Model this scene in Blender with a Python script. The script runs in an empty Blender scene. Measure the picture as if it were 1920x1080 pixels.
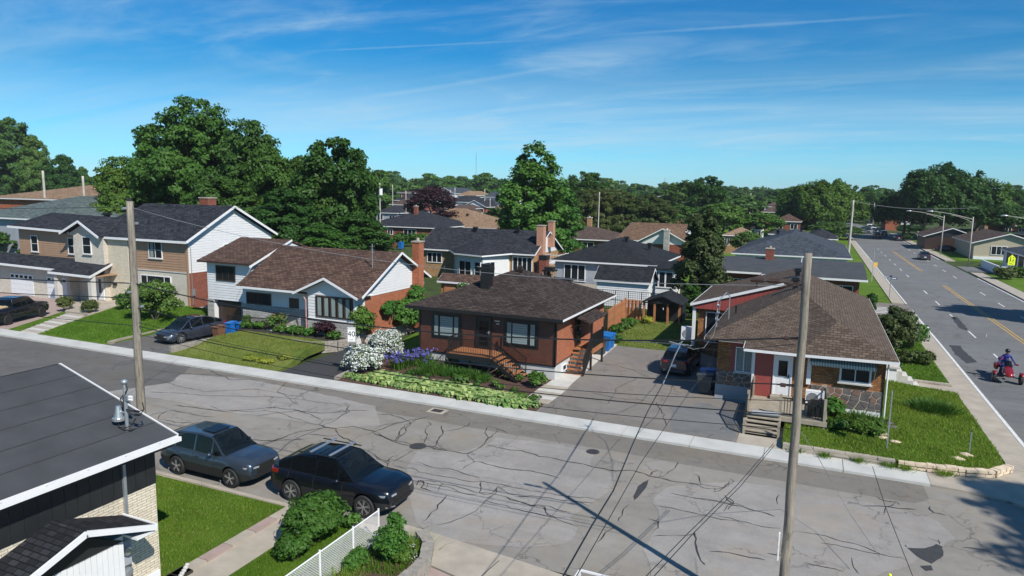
import bpy, math, random
import numpy as np
from mathutils import Vector, Matrix
C = bpy.context.scene.collection
S = bpy.context.scene
R = math.radians
# ------------------------------------------------------------------ camera
CH = 10.8; FPX = 1280.0; YAW = R(24.0); ROLL = R(0.9); TH = math.atan((540-360)/FPX)
LAT = Vector((math.cos(YAW), math.sin(YAW), 0)); FWD = Vector((-math.sin(YAW), math.cos(YAW), 0)); UP = Vector((0, 0, 1))
look = FWD*math.cos(TH) - UP*math.sin(TH); cup = FWD*math.sin(TH) + UP*math.cos(TH)
cx_ = LAT*math.cos(ROLL) + cup*math.sin(ROLL); cy_ = -LAT*math.sin(ROLL) + cup*math.cos(ROLL); cz_ = -look
cam = bpy.data.cameras.new('camera'); camo = bpy.data.objects.new('camera', cam); C.objects.link(camo)
cam.sensor_width = 36; cam.lens = 24; cam.clip_end = 8000; cam.clip_start = 0.1
camo.matrix_world = Matrix(((cx_.x, cy_.x, cz_.x, 0), (cx_.y, cy_.y, cz_.y, 0), (cx_.z, cy_.z, cz_.z, CH), (0, 0, 0, 1)))
S.camera = camo
# ------------------------------------------------------------------ light
SUN_EL = R(43); SUN_DIR = Vector((.84*math.cos(SUN_EL), -.545*math.cos(SUN_EL), math.sin(SUN_EL))).normalized()
sl = bpy.data.lights.new('sun', 'SUN'); sl.energy = 4.4; sl.angle = R(0.53); sl.color = (1, .955, .88)
so = bpy.data.objects.new('sun', sl); C.objects.link(so); so.rotation_euler = (-SUN_DIR).to_track_quat('-Z', 'Y').to_euler()
so.location = (0, 0, 60)
S.view_settings.view_transform = 'Standard'; S.view_settings.look = 'None'; S.view_settings.gamma = 1
S.view_settings.exposure = 0.42; S.view_settings.use_curve_mapping = False
S.render.engine = 'CYCLES'; S.cycles.use_denoising = True; S.cycles.max_bounces = 6; S.cycles.transparent_max_bounces = 8
W = bpy.data.worlds.new('World'); S.world = W; W.use_nodes = True
def world_nodes():
    nt = W.node_tree; nt.nodes.clear(); N = nt.nodes.new; L = nt.links.new
    out = N('ShaderNodeOutputWorld'); bg = N('ShaderNodeBackground'); bg.inputs[1].default_value = 0.080
    sky = N('ShaderNodeTexSky'); sky.sky_type = 'NISHITA'; sky.sun_disc = False
    sky.sun_elevation = SUN_EL; sky.sun_rotation = math.atan2(SUN_DIR.x, SUN_DIR.y)
    sky.air_density = 1.0; sky.dust_density = 0.25; sky.ozone_density = 4.0; sky.altitude = 0
    tc = N('ShaderNodeTexCoord'); sp = N('ShaderNodeSeparateXYZ'); L(tc.outputs['Generated'], sp.inputs[0])
    def mth(op, a, b=None, clamp=False):
        n = N('ShaderNodeMath'); n.operation = op; n.use_clamp = clamp
        for i, v in enumerate((a, b)):
            if v is None: continue
            if isinstance(v, (int, float)): n.inputs[i].default_value = v
            else: L(v, n.inputs[i])
        return n.outputs[0]
    z = mth('MAXIMUM', sp.outputs[2], 0.0); zz = mth('ADD', z, 0.12)
    u = mth('DIVIDE', sp.outputs[0], zz); v = mth('DIVIDE', sp.outputs[1], zz)
    cb = N('ShaderNodeCombineXYZ'); L(u, cb.inputs[0]); L(v, cb.inputs[1])
    def cloud(rot, scl, scale, detail, dist, lo, hi, seed):
        mp = N('ShaderNodeMapping'); mp.inputs['Rotation'].default_value = (0, 0, R(rot)); mp.inputs['Scale'].default_value = scl
        mp.inputs['Location'].default_value = (seed, seed*.7, 0)
        L(cb.outputs[0], mp.inputs[0])
        n = N('ShaderNodeTexNoise'); n.inputs['Scale'].default_value = scale; n.inputs['Detail'].default_value = detail
        n.inputs['Distortion'].default_value = dist; n.inputs['Roughness'].default_value = .62; L(mp.outputs[0], n.inputs['Vector'])
        r = N('ShaderNodeMapRange'); r.inputs[1].default_value = lo; r.inputs[2].default_value = hi; r.interpolation_type = 'SMOOTHSTEP'
        L(n.outputs[0], r.inputs[0]); return r.outputs[0]
    a = cloud(20, (.45, 1.0, 1), 1.0, 10, 1.1, .46, .78, 3.1)
    b = cloud(-14, (.42, 1.4, 1), 1.7, 11, 1.6, .46, .82, 9.7)
    c2 = cloud(35, (.5, .6, 1), .45, 3, .2, .30, .62, 5.2)
    f = mth('MULTIPLY', mth('ADD', mth('MULTIPLY', a, 1.0), mth('MULTIPLY', b, .55)), c2)
    # low veil near horizon band
    band = mth('MULTIPLY', mth('SUBTRACT', 1.0, mth('ABSOLUTE', mth('DIVIDE', mth('SUBTRACT', sp.outputs[2], .10), .085)), True), cloud(12, (.16, .8, 1), .8, 7, .4, .30, .60, 1.3))
    f = mth('ADD', f, mth('MULTIPLY', band, .9), True)
    # vapour trails: thin arcs on great circles
    def trail(p, q, w, soft):
        p = Vector(p).normalized(); q = Vector(q).normalized(); n = p.cross(q).normalized(); m = (p+q).normalized(); half = p.dot(m)
        vn = N('ShaderNodeVectorMath'); vn.operation = 'DOT_PRODUCT'; L(tc.outputs['Generated'], vn.inputs[0]); vn.inputs[1].default_value = n
        vm = N('ShaderNodeVectorMath'); vm.operation = 'DOT_PRODUCT'; L(tc.outputs['Generated'], vm.inputs[0]); vm.inputs[1].default_value = m
        nz = N('ShaderNodeTexNoise'); nz.inputs['Scale'].default_value = 60; nz.inputs['Detail'].default_value = 4; L(tc.outputs['Generated'], nz.inputs['Vector'])
        wd = mth('MULTIPLY', nz.outputs[0], w*2)
        line = mth('SUBTRACT', 1.0, mth('DIVIDE', mth('ABSOLUTE', vn.outputs['Value']), wd), True)
        seg = N('ShaderNodeMapRange'); seg.inputs[1].default_value = half; seg.inputs[2].default_value = half+soft; L(vm.outputs['Value'], seg.inputs[0])
        return mth('MULTIPLY', line, seg.outputs[0])
    t1 = trail(D_(1120, 67), D_(1760, 25), .0028, .02); t2 = trail(D_(560, 97), D_(1010, 75), .0018, .01); t3 = trail(D_(955, 184), D_(1020, 181), .0016, .0004)
    f = mth('ADD', f, mth('MULTIPLY', t1, .34), True); f = mth('ADD', f, mth('MULTIPLY', t2, .3), True); f = mth('ADD', f, mth('MULTIPLY', t3, .2), True)
    up = N('ShaderNodeMapRange'); up.inputs[1].default_value = 0.0; up.inputs[2].default_value = .06; L(sp.outputs[2], up.inputs[0])
    f = mth('MULTIPLY', f, up.outputs[0]); f = mth('MULTIPLY', f, .54)
    mx = N('ShaderNodeMix'); mx.data_type = 'RGBA'; L(f, mx.inputs[0])
    rp = N('ShaderNodeValToRGB'); L(mth('MULTIPLY', z, 2.0), rp.inputs[0]); e = rp.color_ramp.elements; e.new(.1); e.new(.3)
    for i, (p, c) in enumerate([(0, (.60, .98, 1.40)), (.1, (.38, 1.0, 1.36)), (.3, (.10, .68, .98)), (.54, (.07, .65, 1.02))]): e[i].position = p; e[i].color = (*c, 1)
    hs = N('ShaderNodeMix'); hs.data_type = 'RGBA'; hs.blend_type = 'MULTIPLY'; hs.inputs[0].default_value = 1; L(sky.outputs[0], hs.inputs[6]); L(rp.outputs[0], hs.inputs[7])
    L(hs.outputs[2], mx.inputs[6]); mx.inputs[7].default_value = (5.2, 6.9, 7.9, 1)
    L(mx.outputs[2], bg.inputs[0]); L(bg.outputs[0], out.inputs[0])
def D_(px, py):
    dx, dy = px-960, py-540
    a = (dx*math.cos(ROLL)+dy*math.sin(ROLL))/FPX; b = -(-dx*math.sin(ROLL)+dy*math.cos(ROLL))/FPX
    return LAT*a + cup*b + look
def G(px, py, z=0.0):
    """place on the ground (or on the level z) seen at this spot of the photograph"""
    d = D_(px, py); t = (z-CH)/d.z
    return Vector((d.x*t, d.y*t, z))
world_nodes()
rnd = random.Random(7)
# ------------------------------------------------------------------ materials
MATS = {}
def newmat(name):
    m = bpy.data.materials.new(name); m.use_nodes = True; nt = m.node_tree
    b = nt.nodes['Principled BSDF']; MATS[name] = m
    return m, nt, b
def noise(nt, scale, detail=4, coord='Object', rough=.6, dist=0.0, scl=None):
    tc = nt.nodes.new('ShaderNodeTexCoord'); n = nt.nodes.new('ShaderNodeTexNoise')
    n.inputs['Scale'].default_value = scale; n.inputs['Detail'].default_value = detail; n.inputs['Roughness'].default_value = rough; n.inputs['Distortion'].default_value = dist
    src = tc.outputs[coord]
    if scl:
        mp = nt.nodes.new('ShaderNodeMapping'); mp.inputs['Scale'].default_value = scl; nt.links.new(src, mp.inputs[0]); src = mp.outputs[0]
    nt.links.new(src, n.inputs['Vector']); return n.outputs[0]
def ramp(nt, src, stops):
    r = nt.nodes.new('ShaderNodeValToRGB'); e = r.color_ramp.elements
    while len(e) < len(stops): e.new(.5)
    for i, (p, c) in enumerate(stops): e[i].position = p; e[i].color = (*c, 1)
    nt.links.new(src, r.inputs[0]); return r.outputs[0]
def mixc(nt, f, a, b, mode='MIX'):
    m = nt.nodes.new('ShaderNodeMix'); m.data_type = 'RGBA'; m.blend_type = mode
    for s, v in ((0, f), (6, a), (7, b)):
        if isinstance(v, (int, float)): m.inputs[s].default_value = v
        elif isinstance(v, tuple): m.inputs[s].default_value = (*v, 1) if len(v) == 3 else v
        else: nt.links.new(v, m.inputs[s])
    return m.outputs[2]
def bump(nt, b, src, strength=.3, dist=.02):
    n = nt.nodes.new('ShaderNodeBump'); n.inputs['Strength'].default_value = strength; n.inputs['Distance'].default_value = dist
    nt.links.new(src, n.inputs['Height']); nt.links.new(n.outputs[0], b.inputs['Normal'])
def c3(c, k): return tuple(max(0, min(1, x*k)) for x in c)
def plain(name, col, rough=.7, var=.15, scale=3.0, metal=0.0, bmp=0.0, bscale=40, spec=.5, coat=0.0):
    if name in MATS: return MATS[name]
    m, nt, b = newmat(name)
    n = noise(nt, scale, 6)
    nt.links.new(ramp(nt, n, [(.3, c3(col, 1-var)), (.7, c3(col, 1+var))]), b.inputs['Base Color'])
    b.inputs['Roughness'].default_value = rough; b.inputs['Metallic'].default_value = metal
    b.inputs['Specular IOR Level'].default_value = spec; b.inputs['Coat Weight'].default_value = coat; b.inputs['Coat Roughness'].default_value = .04
    if bmp: bump(nt, b, noise(nt, bscale, 4), bmp, .01)
    return m
def bricktex(name, ca, cb, cm, w, h, mortar=.012, rough=.85, var=.25, bmp=.4, offset=.5, cc=None, smooth=.1):
    m, nt, b = newmat(name)
    uv = nt.nodes.new('ShaderNodeUVMap'); br = nt.nodes.new('ShaderNodeTexBrick')
    br.inputs['Scale'].default_value = 1; br.inputs['Brick Width'].default_value = w; br.inputs['Row Height'].default_value = h
    br.inputs['Mortar Size'].default_value = mortar; br.inputs['Mortar Smooth'].default_value = smooth; br.offset = offset; br.squash = 1
    br.inputs['Color1'].default_value = (*ca, 1); br.inputs['Color2'].default_value = (*cb, 1); br.inputs['Mortar'].default_value = (*cm, 1)
    nt.links.new(uv.outputs[0], br.inputs['Vector'])
    # per-brick tone from a coarse snapped noise
    col = br.outputs['Color']
    n2 = noise(nt, 1.3, 5, 'Object'); n3 = noise(nt, 9, 3, 'Object')
    col = mixc(nt, .5, col, ramp(nt, n2, [(.25, c3((.5, .5, .5), 1-var)), (.75, c3((.5, .5, .5), 1+var))]), 'OVERLAY')
    col = mixc(nt, .5, col, ramp(nt, n3, [(.3, (.38, .38, .38)), (.7, (.62, .62, .62))]), 'OVERLAY')
    nt.links.new(col, b.inputs['Base Color']); b.inputs['Roughness'].default_value = rough; b.inputs['Specular IOR Level'].default_value = .12
    inv = nt.nodes.new('ShaderNodeMath'); inv.operation = 'SUBTRACT'; inv.inputs[0].default_value = 1; nt.links.new(br.outputs['Fac'], inv.inputs[1])
    bump(nt, b, inv.outputs[0], bmp, .012)
    return m
def shingle(name, ca, cb, cd, k=1.0): return bricktex(name, c3(ca, 1.15), c3(cb, .85), cd, .28*k, .145*k, .014*k, .9, .3, .6)
M = {}
M['sh_brown_dark'] = shingle('shingle_dark_brown', (.064, .049, .043), (.040, .030, .027), (.014, .011, .010), 1.25)
M['sh_char'] = shingle('shingle_charcoal', (.042, .045, .053), (.020, .022, .028), (.010, .010, .013), 1.4)
M['sh_redbrown'] = shingle('shingle_red_brown', (.118, .074, .056), (.078, .048, .038), (.022, .014, .012), 1.4)
M['sh_brown'] = shingle('shingle_brown', (.120, .090, .070), (.092, .067, .052), (.040, .030, .024), 1.15)
M['sh_black'] = shingle('shingle_black', (.030, .032, .037), (.018, .020, .024), (.009, .009, .011))
M['sh_blue'] = shingle('shingle_blue_grey', (.070, .082, .100), (.042, .050, .064), (.020, .023, .030), 1.3)
M['sh_tan'] = shingle('shingle_tan', (.30, .20, .125), (.21, .135, .085), (.09, .06, .04), 1.5)
M['sh_green'] = shingle('shingle_grey_green', (.12, .15, .145), (.075, .098, .095), (.04, .05, .05), 1.5)
M['sh_mid'] = shingle('shingle_mid_brown', (.115, .082, .066), (.068, .048, .040), (.03, .022, .02), 1.4)
M['sh_rust'] = shingle('shingle_rust_brown', (.20, .125, .078), (.12, .072, .046), (.05, .03, .02), 1.4)
M['br_orange'] = bricktex('brick_orange_red', (.42, .125, .055), (.30, .085, .04), (.26, .17, .12), .21, .072, .008)
M['br_red'] = bricktex('brick_red', (.27, .075, .045), (.18, .05, .032), (.17, .12, .10), .21, .072, .008)
M['br_pink'] = bricktex('brick_salmon', (.50, .26, .17), (.40, .20, .13), (.33, .22, .17), .22, .075, .009)
M['br_cream'] = bricktex('brick_cream', (.68, .60, .46), (.58, .51, .39), (.30, .27, .22), .26, .072, .008, var=.15)
M['br_tan'] = bricktex('brick_tan', (.44, .27, .13), (.30, .17, .08), (.25, .19, .13), .22, .075, .009)
M['br_amber'] = bricktex('brick_amber', (.43, .20, .075), (.24, .095, .038), (.10, .07, .05), .23, .085, .012)
M['br_grey'] = bricktex('stone_grey_veneer', (.42, .41, .38), (.30, .29, .27), (.17, .16, .15), .62, .17, .014, var=.2)
M['br_beige'] = bricktex('brick_beige_thin', (.62, .57, .48), (.54, .49, .41), (.33, .30, .26), .30, .085, .008, var=.12)
M['white'] = plain('white_trim', (.70, .70, .70), .55, .04)
M['sid_white'] = plain('white_siding', (.64, .64, .635), .6, .05, 1.5)
M['sid_brown'] = plain('brown_siding', (.335, .205, .125), .6, .07, 1.2)
M['sid_rust'] = plain('rust_board', (.090, .032, .017), .55, .22, 2.5, bmp=.15)
M['sid_red'] = plain('red_board', (.27, .055, .045), .55, .10, 2)
M['sid_black'] = plain('black_board', (.016, .017, .018), .5, .2)
M['sid_beige'] = plain('beige_siding', (.42, .36, .26), .65, .06)
M['black'] = plain('black_trim', (.012, .012, .013), .4, .2)
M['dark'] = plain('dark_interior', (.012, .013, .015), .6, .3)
M['conc'] = plain('concrete_light', (.50, .48, .44), .85, .10, 2.2, bmp=.15)
M['conc_new'] = plain('concrete_fresh', (.47, .465, .435), .85, .13, .9, bmp=.12)
M['conc_old'] = plain('concrete_old', (.36, .315, .255), .9, .16, 1.3, bmp=.25)
M['found'] = plain('foundation_grey', (.48, .48, .47), .85, .10, 1.5)
M['found_w'] = plain('foundation_white', (.72, .73, .74), .8, .08, 1.5)
M['found_b'] = plain('foundation_blue_grey', (.30, .32, .35), .8, .10, 1.5)
M['wood_grey'] = plain('weathered_timber', (.30, .26, .20), .85, .2, 3, bmp=.3)
M['wood_or'] = plain('stained_timber', (.33, .135, .055), .7, .22, 3, bmp=.3)
M['wood_fence'] = plain('fence_timber', (.40, .17, .075), .75, .25, 2, bmp=.3)
M['wood_new'] = plain('new_lumber', (.55, .42, .25), .75, .12, 3)
M['metal'] = plain('galvanised_metal', (.38, .41, .43), .42, .15, 4, metal=.6)
M['alu'] = plain('aluminium', (.62, .62, .62), .35, .06, 4, metal=.8)
M['rubber'] = plain('tyre_rubber', (.018, .018, .019), .75, .15)
M['arch'] = plain('wheel_well', (.006, .006, .006), .9, .1)
M['chrome'] = plain('bright_metal', (.7, .7, .7), .15, .03, metal=1.0)
M['bin_blue'] = plain('blue_plastic', (.012, .135, .42), .45, .08)
M['bin_brown'] = plain('brown_plastic', (.16, .075, .04), .5, .1)
M['bin_grey'] = plain('grey_plastic', (.05, .055, .06), .5, .1)
M['curtain'] = plain('pale_curtain', (.50, .52, .50), .8, .12, 6)
M['blind'] = plain('white_blind', (.62, .66, .66), .6, .04)
M['brownframe'] = plain('brown_window_frame', (.045, .024, .016), .45, .15)
M['cable'] = plain('black_cable', (.012, .012, .012), .5, .1)
M['cable_l'] = plain('grey_cable', (.20, .21, .22), .4, .1)
M['mulch'] = plain('bark_mulch', (.075, .040, .026), .95, .45, 22, bmp=.8, bscale=60)
M['soil'] = plain('dark_soil', (.030, .024, .018), .95, .4, 15, bmp=.7)
M['block'] = plain('wall_block', (.27, .245, .21), .92, .22, 5, bmp=.6, bscale=25)
M['pale_stone'] = plain('pale_stone', (.58, .47, .34), .9, .22, 4, bmp=.6, bscale=18)
M['fstone'] = plain('field_stone', (.125, .108, .098), .85, .32, 2.2, bmp=.5, bscale=20)
M['fstone_r'] = plain('field_stone_red', (.20, .115, .085), .85, .3, 2.2, bmp=.5, bscale=20)
M['grout'] = plain('pale_mortar', (.52, .44, .36), .9, .1)
M['membrane'] = plain('roof_membrane', (.046, .049, .054), .88, .22, 1.1, bmp=.5, bscale=220)
M['paver_red'] = plain('reddish_pavers', (.33, .245, .215), .9, .10, 2.5, bmp=.3)
M['skin'] = plain('skin', (.45, .27, .2), .6, .05)
M['blue_shirt'] = plain('blue_jacket', (.02, .03, .20), .8, .2)
M['trousers'] = plain('dark_trousers', (.02, .02, .03), .8, .2)
def glassmat(name, col, tr, rough=.03, ior=1.6):
    m, nt, b = newmat(name); nt.nodes.remove(b)
    t = nt.nodes.new('ShaderNodeBsdfTransparent'); g = nt.nodes.new('ShaderNodeBsdfPrincipled'); mx = nt.nodes.new('ShaderNodeMixShader')
    g.inputs['Base Color'].default_value = (*col, 1); g.inputs['Roughness'].default_value = rough; g.inputs['IOR'].default_value = ior
    t.inputs[0].default_value = (.8, .86, .86, 1); mx.inputs[0].default_value = 1-tr
    nt.links.new(t.outputs[0], mx.inputs[1]); nt.links.new(g.outputs[0], mx.inputs[2]); nt.links.new(mx.outputs[0], nt.nodes['Material Output'].inputs[0])
    return m
M['glass'] = glassmat('window_glass', (.012, .017, .022), .80)
M['glass_dark'] = glassmat('tinted_glass', (.004, .005, .006), .12, .02, 1.38)
M['glass_car'] = glassmat('car_glass', (.006, .009, .010), .40)
def paint(name, col, rough=.28, metal=.5, coat=1.0):
    m, nt, b = newmat(name); b.inputs['Base Color'].default_value = (*col, 1); b.inputs['Roughness'].default_value = rough
    b.inputs['Metallic'].default_value = metal; b.inputs['Coat Weight'].default_value = coat; b.inputs['Coat Roughness'].default_value = .03
    n = noise(nt, 900, 1); 
    nt.links.new(ramp(nt, noise(nt, 2.5, 5), [(.3, c3(col, .9)), (.75, c3(col, 1.12))]), b.inputs['Base Color'])
    return m
M['p_blue'] = paint('paint_slate_blue', (.050, .066, .090))
M['p_black'] = paint('paint_black', (.004, .005, .009), .25, .1, .6)
M['p_grey'] = paint('paint_dark_grey', (.050, .058, .080))
M['p_navy'] = paint('paint_navy_black', (.008, .010, .022), .2, .2)
M['p_white'] = paint('paint_white', (.70, .70, .70), .3, 0)
M['p_silver'] = paint('paint_silver', (.45, .46, .48), .3, .6)
M['p_red'] = paint('paint_deep_red', (.26, .008, .012), .2, .3)
M['p_dred'] = paint('paint_dark_red', (.08, .012, .015), .25, .3)
def lamp_lens(name, col):
    m, nt, b = newmat(name); b.inputs['Base Color'].default_value = (*col, 1); b.inputs['Roughness'].default_value = .08; b.inputs['Coat Weight'].default_value = 1
    return m
M['lens_red'] = lamp_lens('red_lens', (.26, .007, .009)); M['lens_clear'] = lamp_lens('clear_lens', (.30, .32, .34))
def leafmat(name, ca, cb, trans=.28, rough=.55):
    m, nt, b = newmat(name)
    g = nt.nodes.new('ShaderNodeNewGeometry'); oi = nt.nodes.new('ShaderNodeObjectInfo')
    col = ramp(nt, g.outputs['Random Per Island'], [(0, ca), (1, cb)])
    n = noise(nt, .8, 3, 'Object'); col = mixc(nt, .5, col, ramp(nt, n, [(.3, (.36, .36, .36)), (.7, (.64, .64, .64))]), 'OVERLAY')
    hs = nt.nodes.new('ShaderNodeHueSaturation'); mr = nt.nodes.new('ShaderNodeMapRange'); nt.links.new(oi.outputs['Random'], mr.inputs[0]); mr.inputs[3].default_value = .485; mr.inputs[4].default_value = .515
    nt.links.new(mr.outputs[0], hs.inputs['Hue']); nt.links.new(col, hs.inputs['Color'])
    mv = nt.nodes.new('ShaderNodeMapRange'); nt.links.new(oi.outputs['Random'], mv.inputs[0]); mv.inputs[3].default_value = 1.15; mv.inputs[4].default_value = .85; nt.links.new(mv.outputs[0], hs.inputs['Value'])
    b.inputs['Roughness'].default_value = rough; b.inputs['Specular IOR Level'].default_value = .25
    tr = nt.nodes.new('ShaderNodeBsdfTranslucent'); mx = nt.nodes.new('ShaderNodeMixShader'); mx.inputs[0].default_value = trans
    nt.links.new(hs.outputs[0], b.inputs['Base Color']); nt.links.new(hs.outputs[0], tr.inputs[0])
    nt.links.new(b.outputs[0], mx.inputs[1]); nt.links.new(tr.outputs[0], mx.inputs[2]); nt.links.new(mx.outputs[0], nt.nodes['Material Output'].inputs[0])
    return m
M['leaf'] = leafmat('leaf_green', (.042, .105, .014), (.082, .170, .022))
M['leaf_dk'] = leafmat('leaf_deep_green', (.026, .074, .011), (.056, .125, .018))
M['leaf_lt'] = leafmat('leaf_light_green', (.060, .130, .022), (.105, .185, .036))
M['leaf_ol'] = leafmat('leaf_olive', (.048, .080, .018), (.095, .12, .030))
M['leaf_pu'] = leafmat('leaf_purple', (.022, .009, .013), (.050, .016, .022))
M['leaf_bl'] = leafmat('leaf_spruce', (.022, .050, .024), (.045, .080, .038))
M['leaf_ced'] = leafmat('leaf_cedar', (.032, .058, .018), (.075, .10, .030))
M['leaf_yel'] = leafmat('leaf_yellow_green', (.17, .22, .03), (.32, .34, .04))
M['leaf_br'] = leafmat('leaf_fresh_green', (.045, .135, .02), (.09, .20, .03))
M['hosta'] = leafmat('hosta_leaf', (.09, .20, .03), (.42, .52, .20))
M['petal_w'] = leafmat('white_petal', (.72, .74, .70), (.85, .86, .84), .3)
M['petal_v'] = leafmat('violet_petal', (.09, .06, .30), (.24, .19, .52), .3)
M['petal_p'] = leafmat('pink_petal', (.35, .09, .12), (.5, .2, .2), .3)
M['bark'] = plain('bark', (.10, .075, .055), .9, .3, 6, bmp=.8, bscale=14)
M['blade'] = leafmat('grass_blade', (.085, .185, .013), (.180, .290, .028), .40)
M['blade_d'] = leafmat('dry_grass_blade', (.14, .20, .028), (.30, .32, .08), .40)
def grassmat(name, ca, cb, cc):
    m, nt, b = newmat(name)
    a = ramp(nt, noise(nt, .55, 5), [(.32, ca), (.5, cb), (.72, cc)])
    f = ramp(nt, noise(nt, 14, 6, rough=.75), [(.3, (.30, .30, .30)), (.7, (.68, .68, .68))])
    nt.links.new(mixc(nt, .9, a, f, 'OVERLAY'), b.inputs['Base Color']); b.inputs['Roughness'].default_value = .9; b.inputs['Specular IOR Level'].default_value = .1
    bump(nt, b, noise(nt, 30, 5, rough=.8), 1.0, .06); return m
M['grass'] = grassmat('lawn_grass', (.060, .120, .012), (.095, .170, .018), (.15, .21, .035))
M['grass_d'] = grassmat('lawn_dry', (.085, .135, .022), (.14, .18, .040), (.21, .22, .07))
M['grass_far'] = grassmat('ground_cover', (.035, .060, .018), (.055, .080, .025), (.08, .10, .035))
def asphalt(name, base, warm=(0, 0, 0), streak=True):
    m, nt, b = newmat(name)
    big = ramp(nt, noise(nt, .16, 7, rough=.62, dist=.6), [(.30, c3(base, .86)), (.5, base), (.72, c3(base, 1.13))])
    mid = ramp(nt, noise(nt, 1.4, 6, rough=.7), [(.3, (.44, .44, .44)), (.7, (.56, .56, .56))])
    col = mixc(nt, .9, big, mid, 'OVERLAY')
    if streak:
        st = ramp(nt, noise(nt, .5, 5, scl=(.12, 1.6, 1), rough=.7), [(.35, (.46, .455, .45)), (.7, (.55, .55, .55))])
        col = mixc(nt, .8, col, st, 'OVERLAY')
    fine = ramp(nt, noise(nt, 55, 5, rough=.85), [(.3, (.18, .18, .18)), (.7, (.82, .82, .82))])
    col = mixc(nt, .6, col, fine, 'OVERLAY')
    wf_ = nt.nodes.new('ShaderNodeMapRange'); wf_.inputs[1].default_value = .5; wf_.inputs[2].default_value = .68; wf_.inputs[4].default_value = .6; nt.links.new(noise(nt, .33, 7, rough=.7, dist=.8), wf_.inputs[0])
    col = mixc(nt, wf_.outputs[0], col, (base[0]*1.12, base[1]*.99, base[2]*.82))
    # hairline crazing
    tc = nt.nodes.new('ShaderNodeTexCoord'); vo = nt.nodes.new('ShaderNodeTexVoronoi'); vo.feature = 'DISTANCE_TO_EDGE'; vo.inputs['Scale'].default_value = .55
    nz = nt.nodes.new('ShaderNodeTexNoise'); nz.inputs['Scale'].default_value = 2.2; nz.inputs['Detail'].default_value = 6; nt.links.new(tc.outputs['Object'], nz.inputs['Vector'])
    vm = nt.nodes.new('ShaderNodeVectorMath'); vm.operation = 'MULTIPLY_ADD'; nt.links.new(nz.outputs['Color'], vm.inputs[0]); vm.inputs[1].default_value = (1.1, 1.1, 0); nt.links.new(tc.outputs['Object'], vm.inputs[2])
    nt.links.new(vm.outputs[0], vo.inputs['Vector'])
    crk = nt.nodes.new('ShaderNodeMapRange'); crk.inputs[1].default_value = .0; crk.inputs[2].default_value = .022; crk.inputs[3].default_value = .8; crk.inputs[4].default_value = 0; nt.links.new(vo.outputs['Distance'], crk.inputs[0])
    msk = nt.nodes.new('ShaderNodeMapRange'); msk.inputs[1].default_value = .44; msk.inputs[2].default_value = .6; nt.links.new(noise(nt, .22, 3), msk.inputs[0])
    mul = nt.nodes.new('ShaderNodeMath'); mul.operation = 'MULTIPLY'; nt.links.new(crk.outputs[0], mul.inputs[0]); nt.links.new(msk.outputs[0], mul.inputs[1])
    col = mixc(nt, mul.outputs[0], col, c3(base, .35))
    nt.links.new(col, b.inputs['Base Color']); b.inputs['Roughness'].default_value = .88; b.inputs['Specular IOR Level'].default_value = .3
    bump(nt, b, noise(nt, 90, 4, rough=.8), .35, .01); return m
M['asph'] = asphalt('asphalt_street', (.232, .216, .192))
M['asph_light'] = asphalt('asphalt_pale_patch', (.268, .253, .236))
M['asph_edge'] = asphalt('asphalt_gutter', (.172, .157, .137))
M['asph_dark'] = asphalt('asphalt_dark', (.115, .110, .104))
M['asph_blvd'] = asphalt('asphalt_boulevard', (.150, .152, .152))
M['asph_drive'] = asphalt('asphalt_driveway', (.190, .172, .155), streak=False)
M['asph_black'] = asphalt('asphalt_black', (.045, .045, .047), streak=False)
M['tar'] = plain('tar_sealant', (.040, .038, .037), .6, .3, 8)
M['patch'] = plain('tar_patch', (.040, .040, .042), .8, .25, 5, bmp=.5)
def roadpaint(name, col):
    m, nt, b = newmat(name)
    n = noise(nt, 6, 6, rough=.8)
    nt.links.new(ramp(nt, n, [(.36, c3(col, .45)), (.5, col)]), b.inputs['Base Color']); b.inputs['Roughness'].default_value = .7
    return m
M['line_w'] = roadpaint('white_road_paint', (.66, .66, .64)); M['line_y'] = roadpaint('yellow_road_paint', (.55, .33, .07))
def pole_mat():
    m, nt, b = newmat('weathered_pole')
    n = noise(nt, 11, 8, scl=(1, 1, .09), rough=.8); n2 = noise(nt, 3, 6, scl=(1, 1, .4))
    col = mixc(nt, .6, ramp(nt, n, [(.34, (.05, .042, .035)), (.47, (.21, .185, .15)), (.62, (.30, .262, .205)), (.72, (.45, .41, .35))]), ramp(nt, n2, [(.3, (.38, .38, .38)), (.7, (.62, .62, .62))]), 'OVERLAY')
    nt.links.new(col, b.inputs['Base Color']); b.inputs['Roughness'].default_value = .9; bump(nt, b, n, .9, .02); return m
M['pole'] = pole_mat(); M['pole_conc'] = plain('pale_pole', (.40, .37, .33), .85, .15, 3)
def awning_mat():
    m, nt, b = newmat('striped_canvas'); uv = nt.nodes.new('ShaderNodeUVMap'); sp = nt.nodes.new('ShaderNodeSeparateXYZ'); nt.links.new(uv.outputs[0], sp.inputs[0])
    w = nt.nodes.new('ShaderNodeMath'); w.operation = 'PINGPONG'; nt.links.new(sp.outputs[0], w.inputs[0]); w.inputs[1].default_value = .06
    g = nt.nodes.new('ShaderNodeMath'); g.operation = 'GREATER_THAN'; nt.links.new(w.outputs[0], g.inputs[0]); g.inputs[1].default_value = .032
    nt.links.new(mixc(nt, g.outputs[0], (.58, .58, .53), (.27, .29, .25)), b.inputs['Base Color']); b.inputs['Roughness'].default_value = .9; return m
M['awning'] = awning_mat()
M['sign_white'] = plain('sign_white', (.80, .80, .79), .5, .03); M['sign_yellow'] = plain('sign_fluorescent_yellow', (.75, .85, .02), .5, .03)
M['sign_blue'] = plain('sign_dark_blue', (.015, .04, .12), .5, .05); M['ink'] = plain('sign_black', (.01, .01, .01), .6, .1)
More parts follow.
